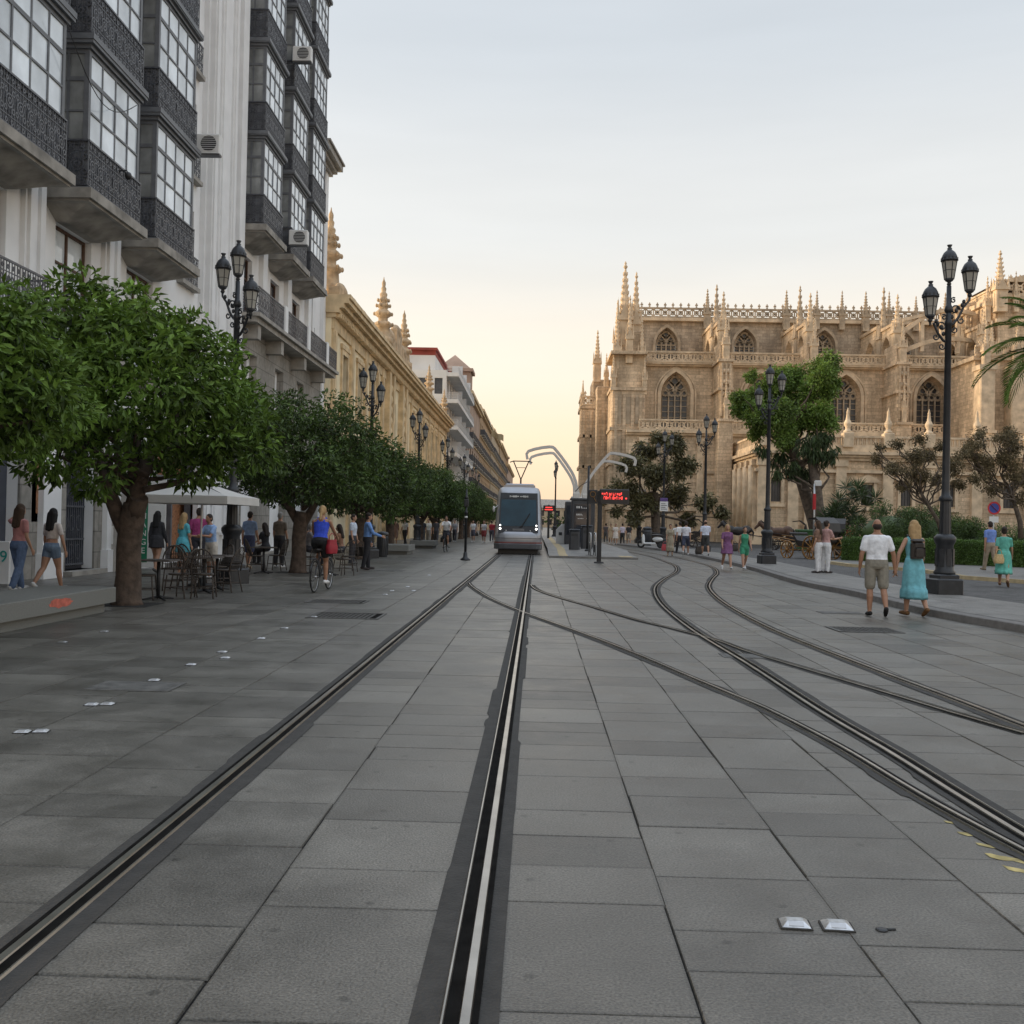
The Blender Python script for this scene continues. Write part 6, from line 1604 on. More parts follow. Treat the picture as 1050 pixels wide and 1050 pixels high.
# buttress piers and flying walls
for i, X in enumerate([10.7]+PXs+[48.4]):
    if i == 0: continue
    mb = MB(); 
    mb.bbox(X-.8,X+.8,109.8,YM,0,13.2,.1); mb.bbox(X-.62,X+.62,110.3,YM,13.2,19.6,.1); mb.bbox(X-.55,X+.55,111.2,YM,19.6,21.8,.1)
    for z in (12.9,16.3,19.4): mb.box(X-.85,X+.85,109.65+.5*(z > 13),YM,z,z+.3)
    for s in (-.42,.0,.42): mb.box(X+s-.09,X+s+.09,110.1,110.3,13.5,19.2)
    for s in (-.21,.21):
        for z in (14.6,15.9,17.2,18.4): mb.ell((X+s,110.2,z), .16, .16, .3, 6, 5)
    mb.build('buttress', CS, cat)
    pinn(X, 110.7, 19.6, 24.3, .8); pinn(X-.62, 110.6, 16.5, 20.5, .36); pinn(X+.62, 110.6, 16.5, 20.5, .36); pinn(X, 109.9, 13.2, 17.5, .5)
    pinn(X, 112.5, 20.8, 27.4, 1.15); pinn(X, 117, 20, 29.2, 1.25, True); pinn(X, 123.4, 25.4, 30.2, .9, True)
    mb = MB(); f = lambda u, v, d: (X-.35+d, u, v)
    g = lambda u, v, d: (X+.35-d, u, v)
    for ff in (f, g):
        arch_cell(mb, ff, 112.5, 117.4, 20.1, 24.0, 115, 2.6, 20.1, 21.6, 23.2, .35); arch_cell(mb, ff, 117.4, YC, 20.1, 24.6, 120.6, 3.4, 20.1, 21.6, 23.6, .35)
    mb.box(X-.5,X+.5,112.5,117.4,24.0,24.35); mb.box(X-.5,X+.5,117.4,YC,24.6,24.95); mb.build('flying_buttress', CS, cat)
for x in (33.2,36.2,41.8,45.0): pinn(x, YC-.35, 25.6, 30.3 if x < 42 else 29.8, .75, True)
# diagonal flying arches by the transept
mb = MB()
for z0, z1, b in ((22.6,26.0,1.6),(20.8,23.0,.9)):
    P = [(38.9+9.6*t, 113.5+2*t, z0+(z1-z0)*t+b*sin(pi*t)) for t in [k/12 for k in range(13)]]
    for a, c in zip(P, P[1:]): mb.bar(a, c, .5, .45)
P = [(38.9+9.6*t, 113.5+2*t, 24.6+2.6*t) for t in (0,.5,1)]
for a, c in zip(P, P[1:]): mb.bar(a, c, .7, .35)
for t in (.35,.6,.8): mb.box(38.9+9.6*t-.2,38.9+9.6*t+.2,113.3+2*t,113.8+2*t,21.5,24.8+2.4*t)
mb.build('flying_buttress', CC, cat)
# north-west corner turret mass
mb = MB(); mb.bbox(8.0,11.7,112.5,121,0,16.6,.15); mb.bbox(8.5,11.5,113.2,121,16.6,20.6,.12); mb.bbox(8.9,11.2,113.8,120,20.6,23.2,.1)
for z in (3.3,8.2,12.0,16.4,20.4): mb.box(7.85,11.85,112.35,121.1,z,z+.35)
for x in (8.5,9.4,10.3,11.2): mb.box(x-.16,x+.16,112.3,112.5,4,16)
mb.build('corner_turret', CS, cat)
mb = MB()
for x in (8.8,9.85,10.9):
    for z0, z1 in ((4.4,7.4),(8.9,11.4),(12.7,15.7)): mb.cut(); mb.box(x-.28,x+.28,112.44,112.49,z0,z1)
mb.build('niche', CD, cat)
pinn(9.4, 114.4, 20.8, 31.0, 1.75); pinn(10.7, 115.0, 20.8, 30.0, 1.35); pinn(8.6, 113.6, 18.4, 25.5, .9); pinn(11.3, 113.6, 18.0, 24.5, .9); pinn(9.9, 113.3, 19.5, 27.0, .9); pinn(8.2, 113.0, 16.2, 20.8, .65); pinn(11.6, 112.8, 16.0, 20.5, .6)
pinn(8.9, 118, 20, 27.5, 1.0); pinn(10.9, 117.5, 22.5, 28.8, .9)
# west front seen end-on
mb = MB(); mb.bbox(5.2,9.6,121,127,0,15.9,.15); mb.bbox(6.4,11,122,128,15.9,18.9,.12); mb.bbox(4.95,7.2,120.4,123,0,15.2,.1); mb.bbox(6.7,9,118.5,122,0,17.6,.1)
for z in (3.3,8.2,11.8,15.2): mb.box(4.9,9.7,120.3,127.2,z,z+.35)
for x in (5.4,6.2,7.0,7.6,8.3): mb.box(x-.12,x+.12,118.4 if x > 6.7 else 120.3,121,1,15)
mb.build('west_front', CS, cat)
bal('balustrade', (5.1,120.5), (8,120.5), 15.6, 1.1, CC, True, .7); bal('balustrade', (5.1,121), (5.1,127), 15.6, 1.1, CC, True, .9)
pinn(6.9, 122.3, 18.6, 24.8, 1.0); pinn(5.2, 120.8, 15.2, 18.6, .55); pinn(7.8, 119, 17.4, 21.5, .6)
# lower renaissance annexe in front
AX0, AY = 21.5, 100.0
fA2 = lambda u, v, d: (u, AY+d, v); fL = lambda u, v, d: (AX0+d, u, v)
aw = [(22.7,23.7,4.2,6.3),(31.4,32.6,4.0,6.0),(35.2,36.3,4.0,6.2),(39.2,40.4,4.0,6.2),(45,46.2,4.0,6.2)]
mb = MB(); holed(mb, fA2, AX0, 62, 0, 9.6, aw, .5); mb.quad((AX0,AY,0),(AX0,YL,0),(AX0,YL,9.6),(AX0,AY,9.6)); mb.quad((AX0,AY,9.6),(62,AY,9.6),(62,YL,9.7),(AX0,YL,9.7)); mb.build('annexe_wall', CS, cat)
mb = MB()
for a, z0, z1 in ((.25,8.3,8.6),(.5,8.6,8.85),(.75,8.85,9.15),(.3,9.15,9.6),(.35,5.9+1.2,7.4),(.6,0,.9),(.4,.9,1.3)): mb.box(AX0-a,62,AY-a,YL-.8,z0,z1)
mb.build('cornice', CC, cat)
mb = MB()
for y in (100.9,103.6,106.3,109.0): mb.cut(); mb.box(AX0-.45,AX0,y-.5,y+.5,1.3,8.3); mb.box(AX0-.6,AX0,y-.62,y+.62,7.7,8.3); mb.tube([(AX0-.5,y,1.3),(AX0-.5,y,7.7)], .33, 10)
for x in (21.9,24.8,26.4,29.4,33.9,37.8,42.4,47.5,51): mb.cut(); mb.box(x-.5,x+.5,AY-.4,AY,1.3,8.3); mb.box(x-.62,x+.62,AY-.52,AY,7.7,8.3)
mb.build('pilaster', CC, cat)
mb = MB()
for a, b, c, d in aw:
    mb.cut()
    mb.box(a-.3,a,AY-.15,AY,c-.2,d+.2); mb.box(b,b+.3,AY-.15,AY,c-.2,d+.2); mb.box(a-.5,b+.5,AY-.25,AY,d+.2,d+.45); mb.box(a-.4,b+.4,AY-.2,AY,c-.5,c-.2)
    m_ = (a+b)/2; mb.poly([(a-.5,AY-.22,d+.45),(b+.5,AY-.22,d+.45),(m_,AY-.22,d+1.0)], (0,.22,0))
mb.build('window_surround', CC, cat)
for a, b, c, d in aw:
    mb = MB(); mb.box(a,b,AY+.35,AY+.4,c,d); g = mb.build('window', M['leaded_glass'], cat)
    mb = MB()
    for k in (1,2,3): mb.box(a+(b-a)*k/4-.02,a+(b-a)*k/4+.02,AY+.3,AY+.34,c,d)
    mb.build('grille', M['iron'], g)
bal('balustrade', (AX0,AY-.1), (62,AY-.1), 9.6, 1.1, CC, False, .42, cell='b'); bal('balustrade', (AX0-.1,AY), (AX0-.1,YL), 9.6, 1.1, CC, False, .42, cell='b')
mb = MB()
for x in (21.9,26.0,30.0,33.9,37.8,42.4,47.5,51): mb.cut(); mb.bbox(x-.5,x+.5,AY-.6,AY+.4,9.6,11.0,.06)
mb.build('pedestal', CC, cat)
for x in (21.9,30.0,33.9,37.8,42.4,47.5):
    mb = MB(); mb.lathe([(.42,0),(.42,.15),(.25,.3),(.2,.45),(.38,.8),(.36,1.0),(.2,1.3),(.13,1.9),(.15,2.0),(.05,2.3),(.02,2.45)], 10); mb.v = [(a+x,b+AY-.1,c+11.0) for a, b, c in mb.v]; mb.build('urn', CC, cat)
# transept on the far side
mb = MB(); mb.box(49.6,75,112,124.5,0,27.4); mb.build('transept', CS, cat)
mb = MB(); mb.box(44.5,75,105.5,112,0,19.2); mb.build('transept', CS, cat)
mb = MB()
for x in (45.1,48.2,51.2,54.4): mb.cut(); mb.bbox(x-.75,x+.75,103.8,105.5,0,18.2,.1); mb.box(x-.9,x+.9,103.7,105.6,18.0,18.5); mb.box(x-.9,x+.9,103.7,105.6,11.6,11.9)
for y in (114,117.5,121): mb.cut(); mb.bbox(48.9,49.6,y-.6,y+.6,0,26.4,.08)
mb.cut(); mb.box(44.2,75,105.2,112.2,19.2,19.6); mb.box(49.2,75,111.6,124.6,26.9,27.4); mb.box(49.3,75,111.7,124.6,24.4,24.8)
mb.build('buttress', CC, cat)
bal('balustrade', (49.4,111.9), (74,111.9), 27.4, 1.6, CC, True, 1.0); bal('balustrade', (49.4,112), (49.4,124), 27.4, 1.0, CC, False, 1.0); bal('balustrade', (44.4,105.3), (74,105.3), 19.6, 1.1, CC, True, 1.0)
pinn(49.7, 111.9, 25.5, 32.2, 1.5); pinn(48.6, 112.4, 24.5, 29.5, .7); pinn(51.3, 111.6, 25.5, 29.9, .6)
for x in (45.1,48.2,51.2,54.4): pinn(x, 104.4, 18.2, 23.0, .8)
mb = MB(); mb.poly([(49.7,111.8,28.9),(62,111.8,28.9),(56,111.8,30.6)], (0,8,0)); mb.build('gable', CC, cat)
# ------------------------------------------------------------------ tram
TX = (XL+XC)/2+.12; TY = 50.8
o = thing('tram', (TX,TY,0), 'silver-grey tram with dark windscreen, lit headlights and raised pantograph, facing the camera', 'tram')
LVt = [(.28,.16,2.2),(.36,.02,2.36),(.60,-.05,2.42),(.95,-.05,2.44),(1.10,.02,2.44),(1.16,.08,2.42),(2.72,.60,2.30),(2.96,.69,2.26),(3.16,.85,2.2),(3.34,1.15,2.05),(3.42,1.9,1.8)]
def sect(z, y, w, back=31.0):
    w *= .965
    h = w/2; c = .42
    return [(-h,back,z),(-h,y+c*1.2,z),(-h+c*.25,y+c*.5,z),(-h+c*.7,y+c*.12,z),(-h+c*1.3,y,z),(h-c*1.3,y,z),(h-c*.7,y+c*.12,z),(h-c*.25,y+c*.5,z),(h,y+c*1.2,z),(h,back,z)]
mb = MB(); mb.loft([sect(*q) for q in LVt], True, True, True); mb.build('body', M['tram_silver'], o, True)
yf = lambda z: .08+(z-1.16)*(.52/1.56)
def fpanel(nm, xa0, xa1, xb0, xb1, z0, z1, m, pr=.02, par=None):
    mb = MB(); A = [(xa0,yf(z0)-pr,z0),(xa1,yf(z0)-pr,z0),(xb1,yf(z1)-pr,z1),(xb0,yf(z1)-pr,z1)]
    mb.poly(A, (0,pr+.02,0)); return mb.build(nm, M[m], par or o, True)
fpanel('mask', -1.0,1.0,-.93,.93,1.08,3.08,'tram_black',.02)
ws = fpanel('windscreen', -.90,.90,-.87,.87,1.42,2.74,'windscreen',.032)
mb = MB(); mb.bar((.18,yf(1.42)-.07,1.42),(.56,yf(2.05)-.07,2.05),.05,.03); mb.bar((.08,yf(1.40)-.06,1.36),(.2,yf(1.45)-.07,1.45),.06,.04); mb.build('wiper', M['tram_black'], ws, True)
fpanel('destination_display', -.80,.80,-.78,.78,2.81,3.00,'led_off',.032)
mb = MB()
x = -.46
rq = random.Random(12)
while x < .46:
    w_ = .05
    if not (-.02 < x < .04):
        mb.box(x,x+.035,yf(2.9)-.047,yf(2.9)-.040,2.86,2.95) if rq.random() < .5 else mb.box(x,x+.035,yf(2.9)-.047,yf(2.9)-.040,2.88,2.93)
    x += .052
mb.build('display_text', M['white_letter'], o, True)
for s in (-1,1):
    for z, r in ((1.28,.052),(1.45,.036)):
        mb = MB(); mb.ell((s*.90,yf(z)-.03,z), r, .03, r, 12, 6); hl = mb.build('headlight', M['lamp_on'], o, True)
    mb = MB(); mb.ell((s*.60,yf(1.18)-.02,1.19), .03, .03, .03, 8, 5); mb.build('marker_light', M['white_letter'], o, True)
mb = MB(); mb.box(-.28,.30,yf(1.24)-.045,yf(1.24)-.02,1.19,1.29); mb.build('number_plate', M['tram_grey'], o, True)
mb = MB(); mb.loft([sect(.26,.06,2.46,3), sect(.30,-.02,2.5,3), sect(.52,-.09,2.52,3), sect(.56,-.05,2.50,3)], True, True); mb.build('bumper', M['tram_grey'], o, True)
mb = MB(); mb.loft([sect(.565,-.075,2.49,31), sect(.625,-.075,2.49,31)], True, True); mb.build('stripe', M['tram_red'], o, True)
mb = MB(); mb.loft([sect(.80,-.075,2.475,3), sect(.83,-.075,2.475,3)], True, True); mb.build('trim', M['tram_grey'], o, True)
mb = MB(); mb.box(-1.0,1.0,.5,30,.02,.28); mb.build('underframe', M['tram_black'], o, True)
for k in range(5):
    mb = MB()
    for s in (-1,1):
        y = 2.2+k*5.7; 
        mb.add([(s*1.235,y,1.2),(s*1.235,y+4.6,1.2),(s*1.135,y+4.6,2.6),(s*1.135,y,2.6)], [(0,1,2,3)])
    mb.build('side_window', M['dark_pane'], o, True)
mb = MB(); mb.ell((-1.26,.75,2.25), .07, .1, .16, 10, 7); mb.tube([(-1.26,.75,2.25),(-1.05,.85,2.45)], .025, 6); mb.build('mirror', M['white_plastic'], o, True)
mb = MB(); mb.box(-.8,.8,2,29,3.40,3.52); mb.bbox(-.75,.75,2.5,4.5,3.5,3.62,.05); mb.build('roof_equipment', M['tram_silver'], o, True)
mb = MB(); yp = 5.2
mb.box(-.35,.35,yp-.5,yp+.5,3.5,3.62); mb.bar((0,yp,3.6),(.0,yp,4.05),.09)
for s in (-1,1): mb.bar((0,yp,3.95),(s*.42,yp-.1,4.95),.05); mb.bar((s*.42,yp-.1,4.95),(s*.62,yp-.1,4.88),.05)
mb.bar((-.45,yp-.1,4.95),(.45,yp-.1,4.95),.055); mb.bar((-.3,yp,4.6),(.3,yp,4.6),.03)
mb.build('pantograph', M['tram_black'], o, True)

# ------------------------------------------------------------------ tram stop
def wishbone(Y, px, side, sc, lb):
    o = thing('stop_canopy', (px,Y,.28), lb, 'canopy', 'curved steel canopy frames of the tram stop')
    P = [(px,.28),(px,3.4),(px+side*.10,4.1),(px+side*.45,4.75),(px+side*1.25,5.75),(px+side*1.7,6.0),(px+side*3.0,5.72),(px+side*3.05,5.25)]
    mb = MB(); pts = [Vector((a,Y,b*sc)) for a, b in P]; pts = smooth_path(pts, 3)
    rs = []
    for i, p in enumerate(pts):
        t = (pts[min(i+1,len(pts)-1)]-pts[max(i-1,0)]).normalized(); u = Vector((-t.z,0,t.x))
        w_ = .16 if p.z < 3.6 else .08
        rs.append([p+u*a*w_+Vector((0,b*.2,0)) for a, b in ((-1,-1),(1,-1),(1,1),(-1,1))])
    mb.loft(rs); mb.build('frame', M['shelter'], o)
    mb = MB(); mb.bbox(px-.21,px+.21,Y-.3,Y+.3,.28,3.5,.03); mb.build('stem', M['shelter'], o)
wishbone(63, 2.44, -1, 1.05, 'curved pale steel canopy arm reaching over the tram, the nearer one')
wishbone(71, 2.6, -1, 1.08, 'curved pale steel canopy arm reaching over the tram, the farther one')
wishbone(65, 3.1, 1, 1.02, 'curved pale steel canopy arm reaching towards the cathedral, the nearer one')
wishbone(73, 3.25, 1, 1.02, 'curved pale steel canopy arm reaching towards the cathedral, the farther one')
def pbase(px, py): return G(px, py, .28)
p = pbase(597.5,561); o = thing('ticket_kiosk', (p.x,p.y,.28), 'dark ticket kiosk with black glass front on the tram platform', 'kiosk')
mb = MB(); mb.bbox(-.66,.66,0,1.0,0,2.68,.04); mb.build('body', M['anthracite'], o, True)
mb = MB(); mb.box(-.52,.42,-.012,-.003,.25,2.45); g = mb.build('glass_front', M['dark_pane'], o, True)
mb = MB()
rq = random.Random(3)
for r_, z in enumerate((2.2,1.85,1.8,1.6)):
    x = -.40
    while x < .3: 
        w_ = rq.uniform(.03,.07); mb.box(x,x+w_,-.018,-.013,z,z+(.12 if r_ == 0 and x < -.1 else .035)) if rq.random() < .7 else None; x += w_+.025
mb.build('lettering', M['white_letter'], g, True)
mb = MB(); mb.bbox(-.75,.75,-.05,1.1,2.68,2.78,.02); mb.build('roof', M['anthracite'], o, True)
p = pbase(583.5,558); o = thing('advert_panel', (p.x,p.y,.28), 'narrow dark panel standing behind the ticket kiosk', 'panel')
mb = MB(); mb.bbox(-.28,.28,0,1.6,0,2.75,.04); mb.build('body', M['anthracite'], o, True); mb = MB(); mb.box(-.2,.2,-.012,-.003,.6,2.5); mb.build('glass', M['dark_pane'], o, True)
for px, py, w_, h_, lb in ((588.5,563,.27,1.0,'dark box bin in front of the ticket kiosk, the squarer lower one'),(601,562.5,.30,1.22,'dark rounded bin in front of the ticket kiosk, the taller one')):
    p = pbase(px,py); o = thing('platform_bin', (p.x,p.y-.35,.26), lb, 'litter bin')
    mb = MB(); mb.bbox(-w_,w_,-w_,w_,0,h_,.08); mb.build('body', M['anthracite'], o, True); mb = MB(); mb.bbox(-w_-.02,w_+.02,-w_-.02,w_+.02,h_,h_+.06,.05); mb.box(-w_*.6,w_*.6,-w_-.006,-w_-.001,h_*.7,h_*.82); mb.build('lid', M['iron'], o, True)
p = pbase(574.5,557.5); o = thing('control_cabinet', (p.x,p.y,.28), 'white cabinet with sloping top beside the dark kiosk', 'cabinet')
mb = MB(); mb.poly([(-.28,0,0),(.25,0,0),(.25,0,1.3),(.1,0,1.3),(-.28,0,.9)], (0,.9,0)); mb.build('body', M['white_plastic'], o, True); mb = MB(); mb.box(-.12,.1,-.012,-.003,.55,.75); mb.build('panel', M['anthracite'], o, True)
p = pbase(602,565); o = thing('mast', (p.x,p.y,.27), 'thin black mast with a curved stay in front of the canopy stems', 'mast')
mb = MB(); mb.tube([(0,0,0),(0,0,4.15)], .055, 8); mb.lathe([(.12,0),(.12,.06),(.06,.1)], 10); mb.build('pole', M['black_metal'], o, True)
mb = MB(); mb.tube([(0,0,3.4),(-.35,.1,3.2),(-.62,.3,2.9)], .018, 6); mb.build('stay', M['black_metal'], o, True)
for px, lb in ((605.5,'silver tubular barrier at the head of the platform, the one nearer the kiosk'),(610.5,'silver tubular barrier at the head of the platform, next to the display post')):
    p = G(px,570,.12); o = thing('barrier', (p.x,p.y,.12), lb, 'barrier')
    mb = MB(); mb.tube([(0,0,0),(0,0,.95),(0,.12,1.05),(0,1.4,1.05),(0,1.5,.95),(0,1.5,0)], .03, 8); mb.tube([(0,0,.6),(0,1.5,.6)], .02, 6); mb.build('rail', M['steel'], o, True)
    mb = MB(); mb.box(-.02,.02,.1,1.4,.15,.5); mb.build('infill', M['anthracite'], o, True)
p = G(614,577.5); o = thing('display_post', (p.x,p.y,0), 'black post carrying the lit red departure display at the platform head', 'display')
mb = MB(); mb.bbox(-.19,.19,-.19,.19,0,.06,.02); mb.bbox(-.09,.09,-.07,.07,.06,2.95,.02); mb.build('post', M['black_metal'], o, True)
mb = MB(); mb.bbox(-.02,1.18,-.10,.10,2.42,3.02,.03); bx_ = mb.build('display_box', M['led_off'], o, True)
mb = MB(); rq = random.Random(6)
for z in (2.76,2.60):
    x = .14
    while x < .86:
        w_ = rq.choice((.05,.05,.06)); 
        mb.box(x,x+.014,-.112,-.103,z,z+.11); mb.box(x+.014,x+w_,-.112,-.103,z+rq.choice((0,.045,.09)),z+rq.choice((.02,.065,.11))+.02) if rq.random() < .9 else None; x += w_+.02
mb.box(.06,.11,-.112,-.103,2.80,2.86); mb.box(1.02,1.08,-.112,-.103,2.62,2.68)
mb.build('led_text', M['led_red'], bx_, True)
mb = MB(); mb.bbox(-.5,-.1,-.06,.06,2.42,2.98,.02); sb = mb.build('side_sign', M['black_metal'], o, True)
mb = MB(); P = [Vector((-.3+.11*cos(2*pi*t/12),-.075,2.80+.11*sin(2*pi*t/12))) for t in range(13)]
for a, b in zip(P, P[1:]): mb.bar(a, b, .05, .02)
mb.bar((-.28,-.075,2.70),(-.16,-.075,2.50),.05,.02); mb.build('emblem', M['carriage_yellow'], sb, True)
p = pbase(569,560); o = thing('display_post', (p.x,92,.28), 'far black post with a small lit red display beyond the tram', 'display')
mb = MB(); mb.bbox(-.1,.1,-.08,.08,0,3.0,.02); mb.build('post', M['black_metal'], o, True); mb = MB(); mb.bbox(-.5,.5,-.12,.12,2.4,2.95,.03); b_ = mb.build('display_box', M['led_off'], o, True)
mb = MB(); mb.box(-.36,.36,-.13,-.122,2.52,2.6); mb.box(-.3,.3,-.13,-.122,2.72,2.8); mb.build('led_text', M['led_red'], b_, True)
# dark leafy trees beyond the platform
px_tree('far_tree', 'dark leafy tree showing beyond the platform, behind the far lamp', [(566,533,7),(573,538,7),(580,534,7),(571,545,7)], 140, 'leaf_dark', [(572,552,.25),(572,540,.2)], 60, .4, .8, 61, limbs_r=.08)

# signs on the lamp posts and poles
p = lamps[3].location; o = thing('bus_stop_sign', (p.x,p.y-.25,2.6), 'white bus stop plate with a purple head fixed on a lamp post', 'sign')
mb = MB(); mb.bbox(-.28,.28,-.02,.02,0,.66,.01); mb.build('plate', M['white_plastic'], o, True); mb = MB(); mb.bbox(-.26,.26,-.025,.025,.66,.90,.01); mb.build('head', M['purple_plate'], o, True)
mb = MB()
for k in range(4): mb.box(-.2,.2-.1*(k%2),-.026,-.021,.12+.12*k,.16+.12*k)
mb.build('lettering', M['anthracite'], o, True)
mb = MB(); mb.box(-.05,.05,.02,.2,.3,.36); mb.build('clamp', M['black_metal'], o, True)
p = lamps[4].location; o = thing('notice_sign', (p.x,p.y-.3,4.0), 'pair of white panels fixed on the farthest right-hand lamp post', 'sign')
for s in (-1,1): 
    mb = MB(); mb.bbox(s*.28-.2,s*.28+.2,-.02,.02,-.6,.55,.01); mb.build('panel', M['white_plastic'], o, True)
mb = MB(); mb.box(-.3,.3,.02,.25,-.05,.05); mb.build('clamp', M['black_metal'], o, True)
p = G(1018,578,.236); o = thing('no_parking_sign', (p.x,p.y,.23), 'round blue and red no-parking sign over a small white plate', 'sign')
mb = MB(); mb.tube([(0,0,0),(0,0,2.75)], .035, 8); mb.build('pole', M['steel'], o, True)
zc2 = PY(1018,521,p.y).z-.23
mb = MB(); n = 24
def disc(mb, r0, r1, y, z): mb.add([(r0*cos(2*pi*k/n),y,z+r0*sin(2*pi*k/n)) for k in range(n)]+[(r1*cos(2*pi*k/n),y,z+r1*sin(2*pi*k/n)) for k in range(n)], [(k,(k+1)%n,n+(k+1)%n,n+k) for k in range(n)])
mb.add([(.27*cos(2*pi*k/n),-.045,zc2+.27*sin(2*pi*k/n)) for k in range(n)], [tuple(range(n))]); d_ = mb.build('disc', M['sign_blue'], o, True)
mb = MB(); disc(mb, .21, .285, -.05, zc2); mb.bar((-.16,-.052,zc2+.16),(.16,-.052,zc2-.16),.07,.006); mb.build('red_ring', M['sign_red'], d_, True)
mb = MB(); mb.bbox(-.2,.2,-.045,-.035,zc2-.62,zc2-.36,.005); mb.build('plate', M['white_plastic'], o, True)
p = G(834,572,.13); o = thing('sign_post', (p.x,p.y,.13), 'slim pole with a red plate and a cream lantern box beside the leaning tree', 'sign post')
hp = PY(834,496,p.y).z-.13; mb = MB(); mb.tube([(0,0,0),(0,0,hp)], .05, 8); mb.build('pole', M['steel'], o, True)
mb = MB(); mb.bbox(-.075,.075,-.06,.06,hp-1.3,hp-.5,.02); mb.build('red_plate', M['sign_red'], o, True); mb = MB(); mb.bbox(.0,.32,-.12,.12,hp-.1,hp+.16,.03); mb.build('box', M['apartment_white'], o, True)
p = G(824,566,.13); o = thing('wheeled_bin', (p.x,p.y,.13), 'green wheeled bin between the carriages', 'bin')
mb = MB(); mb.loft([[(-.35,-.35,.1),(.35,-.35,.1),(.35,.35,.1),(-.35,.35,.1)],[(-.45,-.45,1.3),(.45,-.45,1.3),(.45,.45,1.3),(-.45,.45,1.3)]]); mb.build('body', M['green_bin'], o, True); mb = MB(); mb.bbox(-.48,.48,-.48,.48,1.3,1.42,.05); mb.build('lid', M['green_bin'], o, True)
p = G(1049,590,.236); o = thing('litter_bin', (p.x+.35,p.y,.23), 'dark litter bin in front of the hedge at the photo edge', 'litter bin')
mb = MB(); mb.lathe([(.25,0),(.3,.9),(.28,.95)], 16); mb.build('body', M['anthracite'], o, True); mb = MB(); mb.lathe([(.31,.95),(.31,1.02),(.1,1.1)], 16); mb.build('lid', M['anthracite'], o, True)
p = G(648,559,.13); o = thing('litter_bin', (p.x+1.1,p.y,.13), 'dark bin at the foot of the farthest right-hand lamp post', 'litter bin')
mb = MB(); mb.lathe([(.3,0),(.36,1.1),(.3,1.2)], 14); mb.build('body', M['anthracite'], o, True); mb = MB(); mb.lathe([(.37,1.2),(.3,1.32),(.05,1.4)], 14); mb.build('lid', M['anthracite'], o, True)
# parked scooter behind the first lamps
p = G(668,562,.13); o = thing('motor_scooter', (p.x,p.y,.13), 'white and black scooter parked near the magnolia trunk', 'scooter', None, R_(70))
mb = MB(); mb.ell((0,.55,.55), .15, .10, .36, 10, 8); mb.ell((0,-.4,.58), .15, .36, .16, 10, 8); mb.bbox(-.17,.17,-.25,.5,.25,.36,.03); mb.build('body', M['white_plastic'], o, True)
for y in (-.6,.7):
    mb = MB(); mb.tube([(0,y+.2*cos(2*pi*k/16),.25+.2*sin(2*pi*k/16)) for k in range(17)], .06, 8); mb.build('wheel', M['rubber'], o, True)
mb = MB(); mb.ell((0,-.35,.84), .16, .45, .07, 10, 6); mb.build('seat', M['leather'], o, True); mb = MB(); mb.tube([(0,.6,.8),(0,.5,1.05)], .03, 6); mb.tube([(-.3,.45,1.05),(.3,.45,1.05)], .025, 6); mb.ell((0,.6,1.1), .2, .05, .16, 10, 6); mb.build('handlebar', M['black_metal'], o, True)

# ------------------------------------------------------------------ horses and carriages
def horse(loc, rz, label, m):
    mb = MB()
    mb.ell((0,0,1.22), .28, .62, .30, 12, 9); mb.ell((0,.52,1.26), .25, .32, .32, 12, 8); mb.ell((0,-.52,1.30), .28, .34, .31, 12, 8)
    mb.cap((0,.68,1.38), (0,1.08,1.72), .20, .13); mb.cap((0,1.06,1.76), (0,1.38,1.44), .115, .075); mb.cap((0,1.1,1.80), (0,1.16,1.72), .11, .10)
    for s in (-1,1):
        mb.cap((s*.055,1.04,1.86), (s*.07,1.05,1.97), .03, .012, 6)
        mb.cap((s*.14,.55,1.12), (s*.14,.58,.62), .12, .065); mb.cap((s*.14,.58,.62), (s*.14,.56,.14), .055, .042); mb.cap((s*.14,.57,.12), (s*.14,.61,.04), .05, .065)
        mb.cap((s*.15,-.58,1.20), (s*.15,-.50,.82), .18, .10); mb.cap((s*.15,-.50,.82), (s*.15,-.72,.56), .09, .06); mb.cap((s*.15,-.72,.56), (s*.15,-.68,.14), .052, .042); mb.cap((s*.15,-.68,.12), (s*.15,-.64,.04), .05, .065)
    o = thing('horse', loc, label, 'horse', None, rz); link('body', remesh(mb, .03, 2), m, o)
    mb = MB(); mb.cap((0,-.82,1.42), (0,-.98,1.15), .05, .07); mb.cap((0,-.98,1.15), (0,-.96,.62), .07, .02); link('tail', remesh(mb, .025, 1), M['leather'], o)
    mb = MB(); 
    for k in range(7): mb.cap((0,.62+.07*k,1.58+.055*k), (.06,.58+.07*k,1.42+.05*k), .045, .03, 6)
    link('mane', remesh(mb, .025, 1), M['leather'], o)
    mb = MB(); mb.tube([(.29*cos(2*pi*k/14),.70+.05*sin(2*pi*k/14),1.3+.36*sin(2*pi*k/14)) for k in range(15)], .04, 6); mb.tube([(-.3,.55,1.2),(-.34,-.9,1.0)], .02, 5); mb.tube([(.3,.55,1.2),(.34,-.9,1.0)], .02, 5); mb.build('harness', M['leather'], o, True)
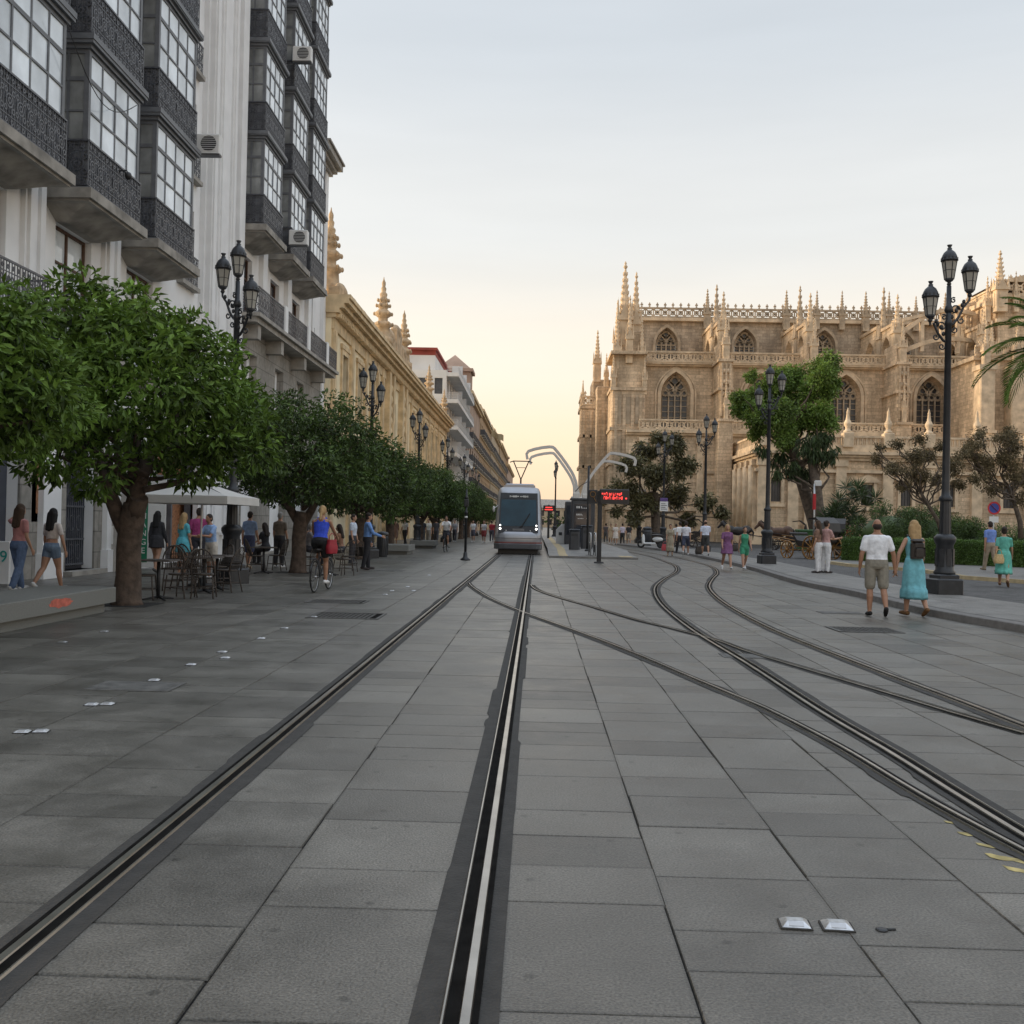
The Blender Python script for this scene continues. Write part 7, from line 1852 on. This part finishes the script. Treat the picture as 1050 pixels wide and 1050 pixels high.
def carriage(loc, rz, label, wheel='carriage_yellow'):
    o = thing('horse_carriage', loc, label, 'carriage', 'horse carriages waiting by the cathedral', rz)
    for s in (-1,1):
        for y, r in ((.85,.42),(-.75,.56)):
            n = 18; mb = MB(); mb.tube([(s*.72,y+r*cos(2*pi*k/n),r+r*sin(2*pi*k/n)) for k in range(n+1)], .04, 6)
            for k in range(10): mb.bar((s*.72,y,r),(s*.72,y+r*cos(2*pi*k/10),r+r*sin(2*pi*k/10)),.04)
            mb.ell((s*.72,y,r), .09, .09, .09, 8, 5); mb.build('wheel', M[wheel], o, True)
    mb = MB(); sec = [(-1.15,1.25),(-1.1,.85),(-.7,.62),(-.1,.58),(.25,.62),(.5,.95),(.6,1.1),(.5,1.12),(.3,.9),(-.2,.85),(-.75,.95),(-1.05,1.28)]
    mb.poly([(-.6,y,z) for y, z in sec], (1.2,0,0)); mb.build('body', M['leather'], o, True)
    mb = MB(); mb.bbox(-.5,.5,-1.0,-.5,.95,1.1,.05); mb.bbox(-.5,.5,.65,1.0,1.15,1.28,.05); mb.build('seat', M['leather'], o, True)
    mb = MB(); P = [(-.45,1.95),(-.9,2.02),(-1.25,1.75),(-1.35,1.35),(-1.15,1.2)]
    mb.loft([[(-.62,y,z) for y, z in P]+[(-.6,y+.05,z-.05) for y, z in reversed(P)], [(.62,y,z) for y, z in P]+[(.6,y+.05,z-.05) for y, z in reversed(P)]]); mb.build('hood', M['leather'], o, True)
    mb = MB()
    for s in (-1,1): mb.tube([(s*.35,1.0,.8),(s*.38,2.2,.95),(s*.36,3.2,1.05)], .03, 6)
    mb.tube([(-.72,.85,.42),(.72,.85,.42)], .035, 6); mb.tube([(-.72,-.75,.56),(.72,-.75,.56)], .035, 6); mb.bar((0,-.75,.56),(0,1.0,.6),.08); mb.build('chassis', M[wheel], o, True)
def ga(px, py): p = G(px, py, .124); return (p.x, p.y, .124)
p = ga(798,566.5); horse(p, R_(78), 'brown horse harnessed between the lamp post and the leaning tree', M['horse_brown'])
carriage((p[0]+3.3,p[1]-.7,.124), R_(78), 'yellow-wheeled carriage behind the brown horse')
p = ga(757,563); horse(p, R_(70), 'black horse partly hidden behind the woman in purple', M['leather'])
carriage((p[0]+3.0,p[1]-.9,.124), R_(72), 'dark carriage behind the two women in purple and green', 'leather')
p = ga(702,561); carriage(p, R_(80), 'dark hooded carriage behind the people in white t-shirts', 'leather')
p = ga(831,573); carriage(p, R_(30), 'yellow-wheeled carriage just left of the two women in white trousers')
p = ga(855,571.5); carriage(p, R_(-20), 'yellow-wheeled carriage with black hood just right of the women in white trousers')
person('person in a red top and dark hat beside the carriages', (p[0]+1.1,p[1]+.8,.124), 2.4, 1.72, 'tee', (.5,.03,.03), 'trousers', (.04,.04,.05), 'short', 'dark', (.1,.1,.1), NEUT, fine=.02, group=PG)
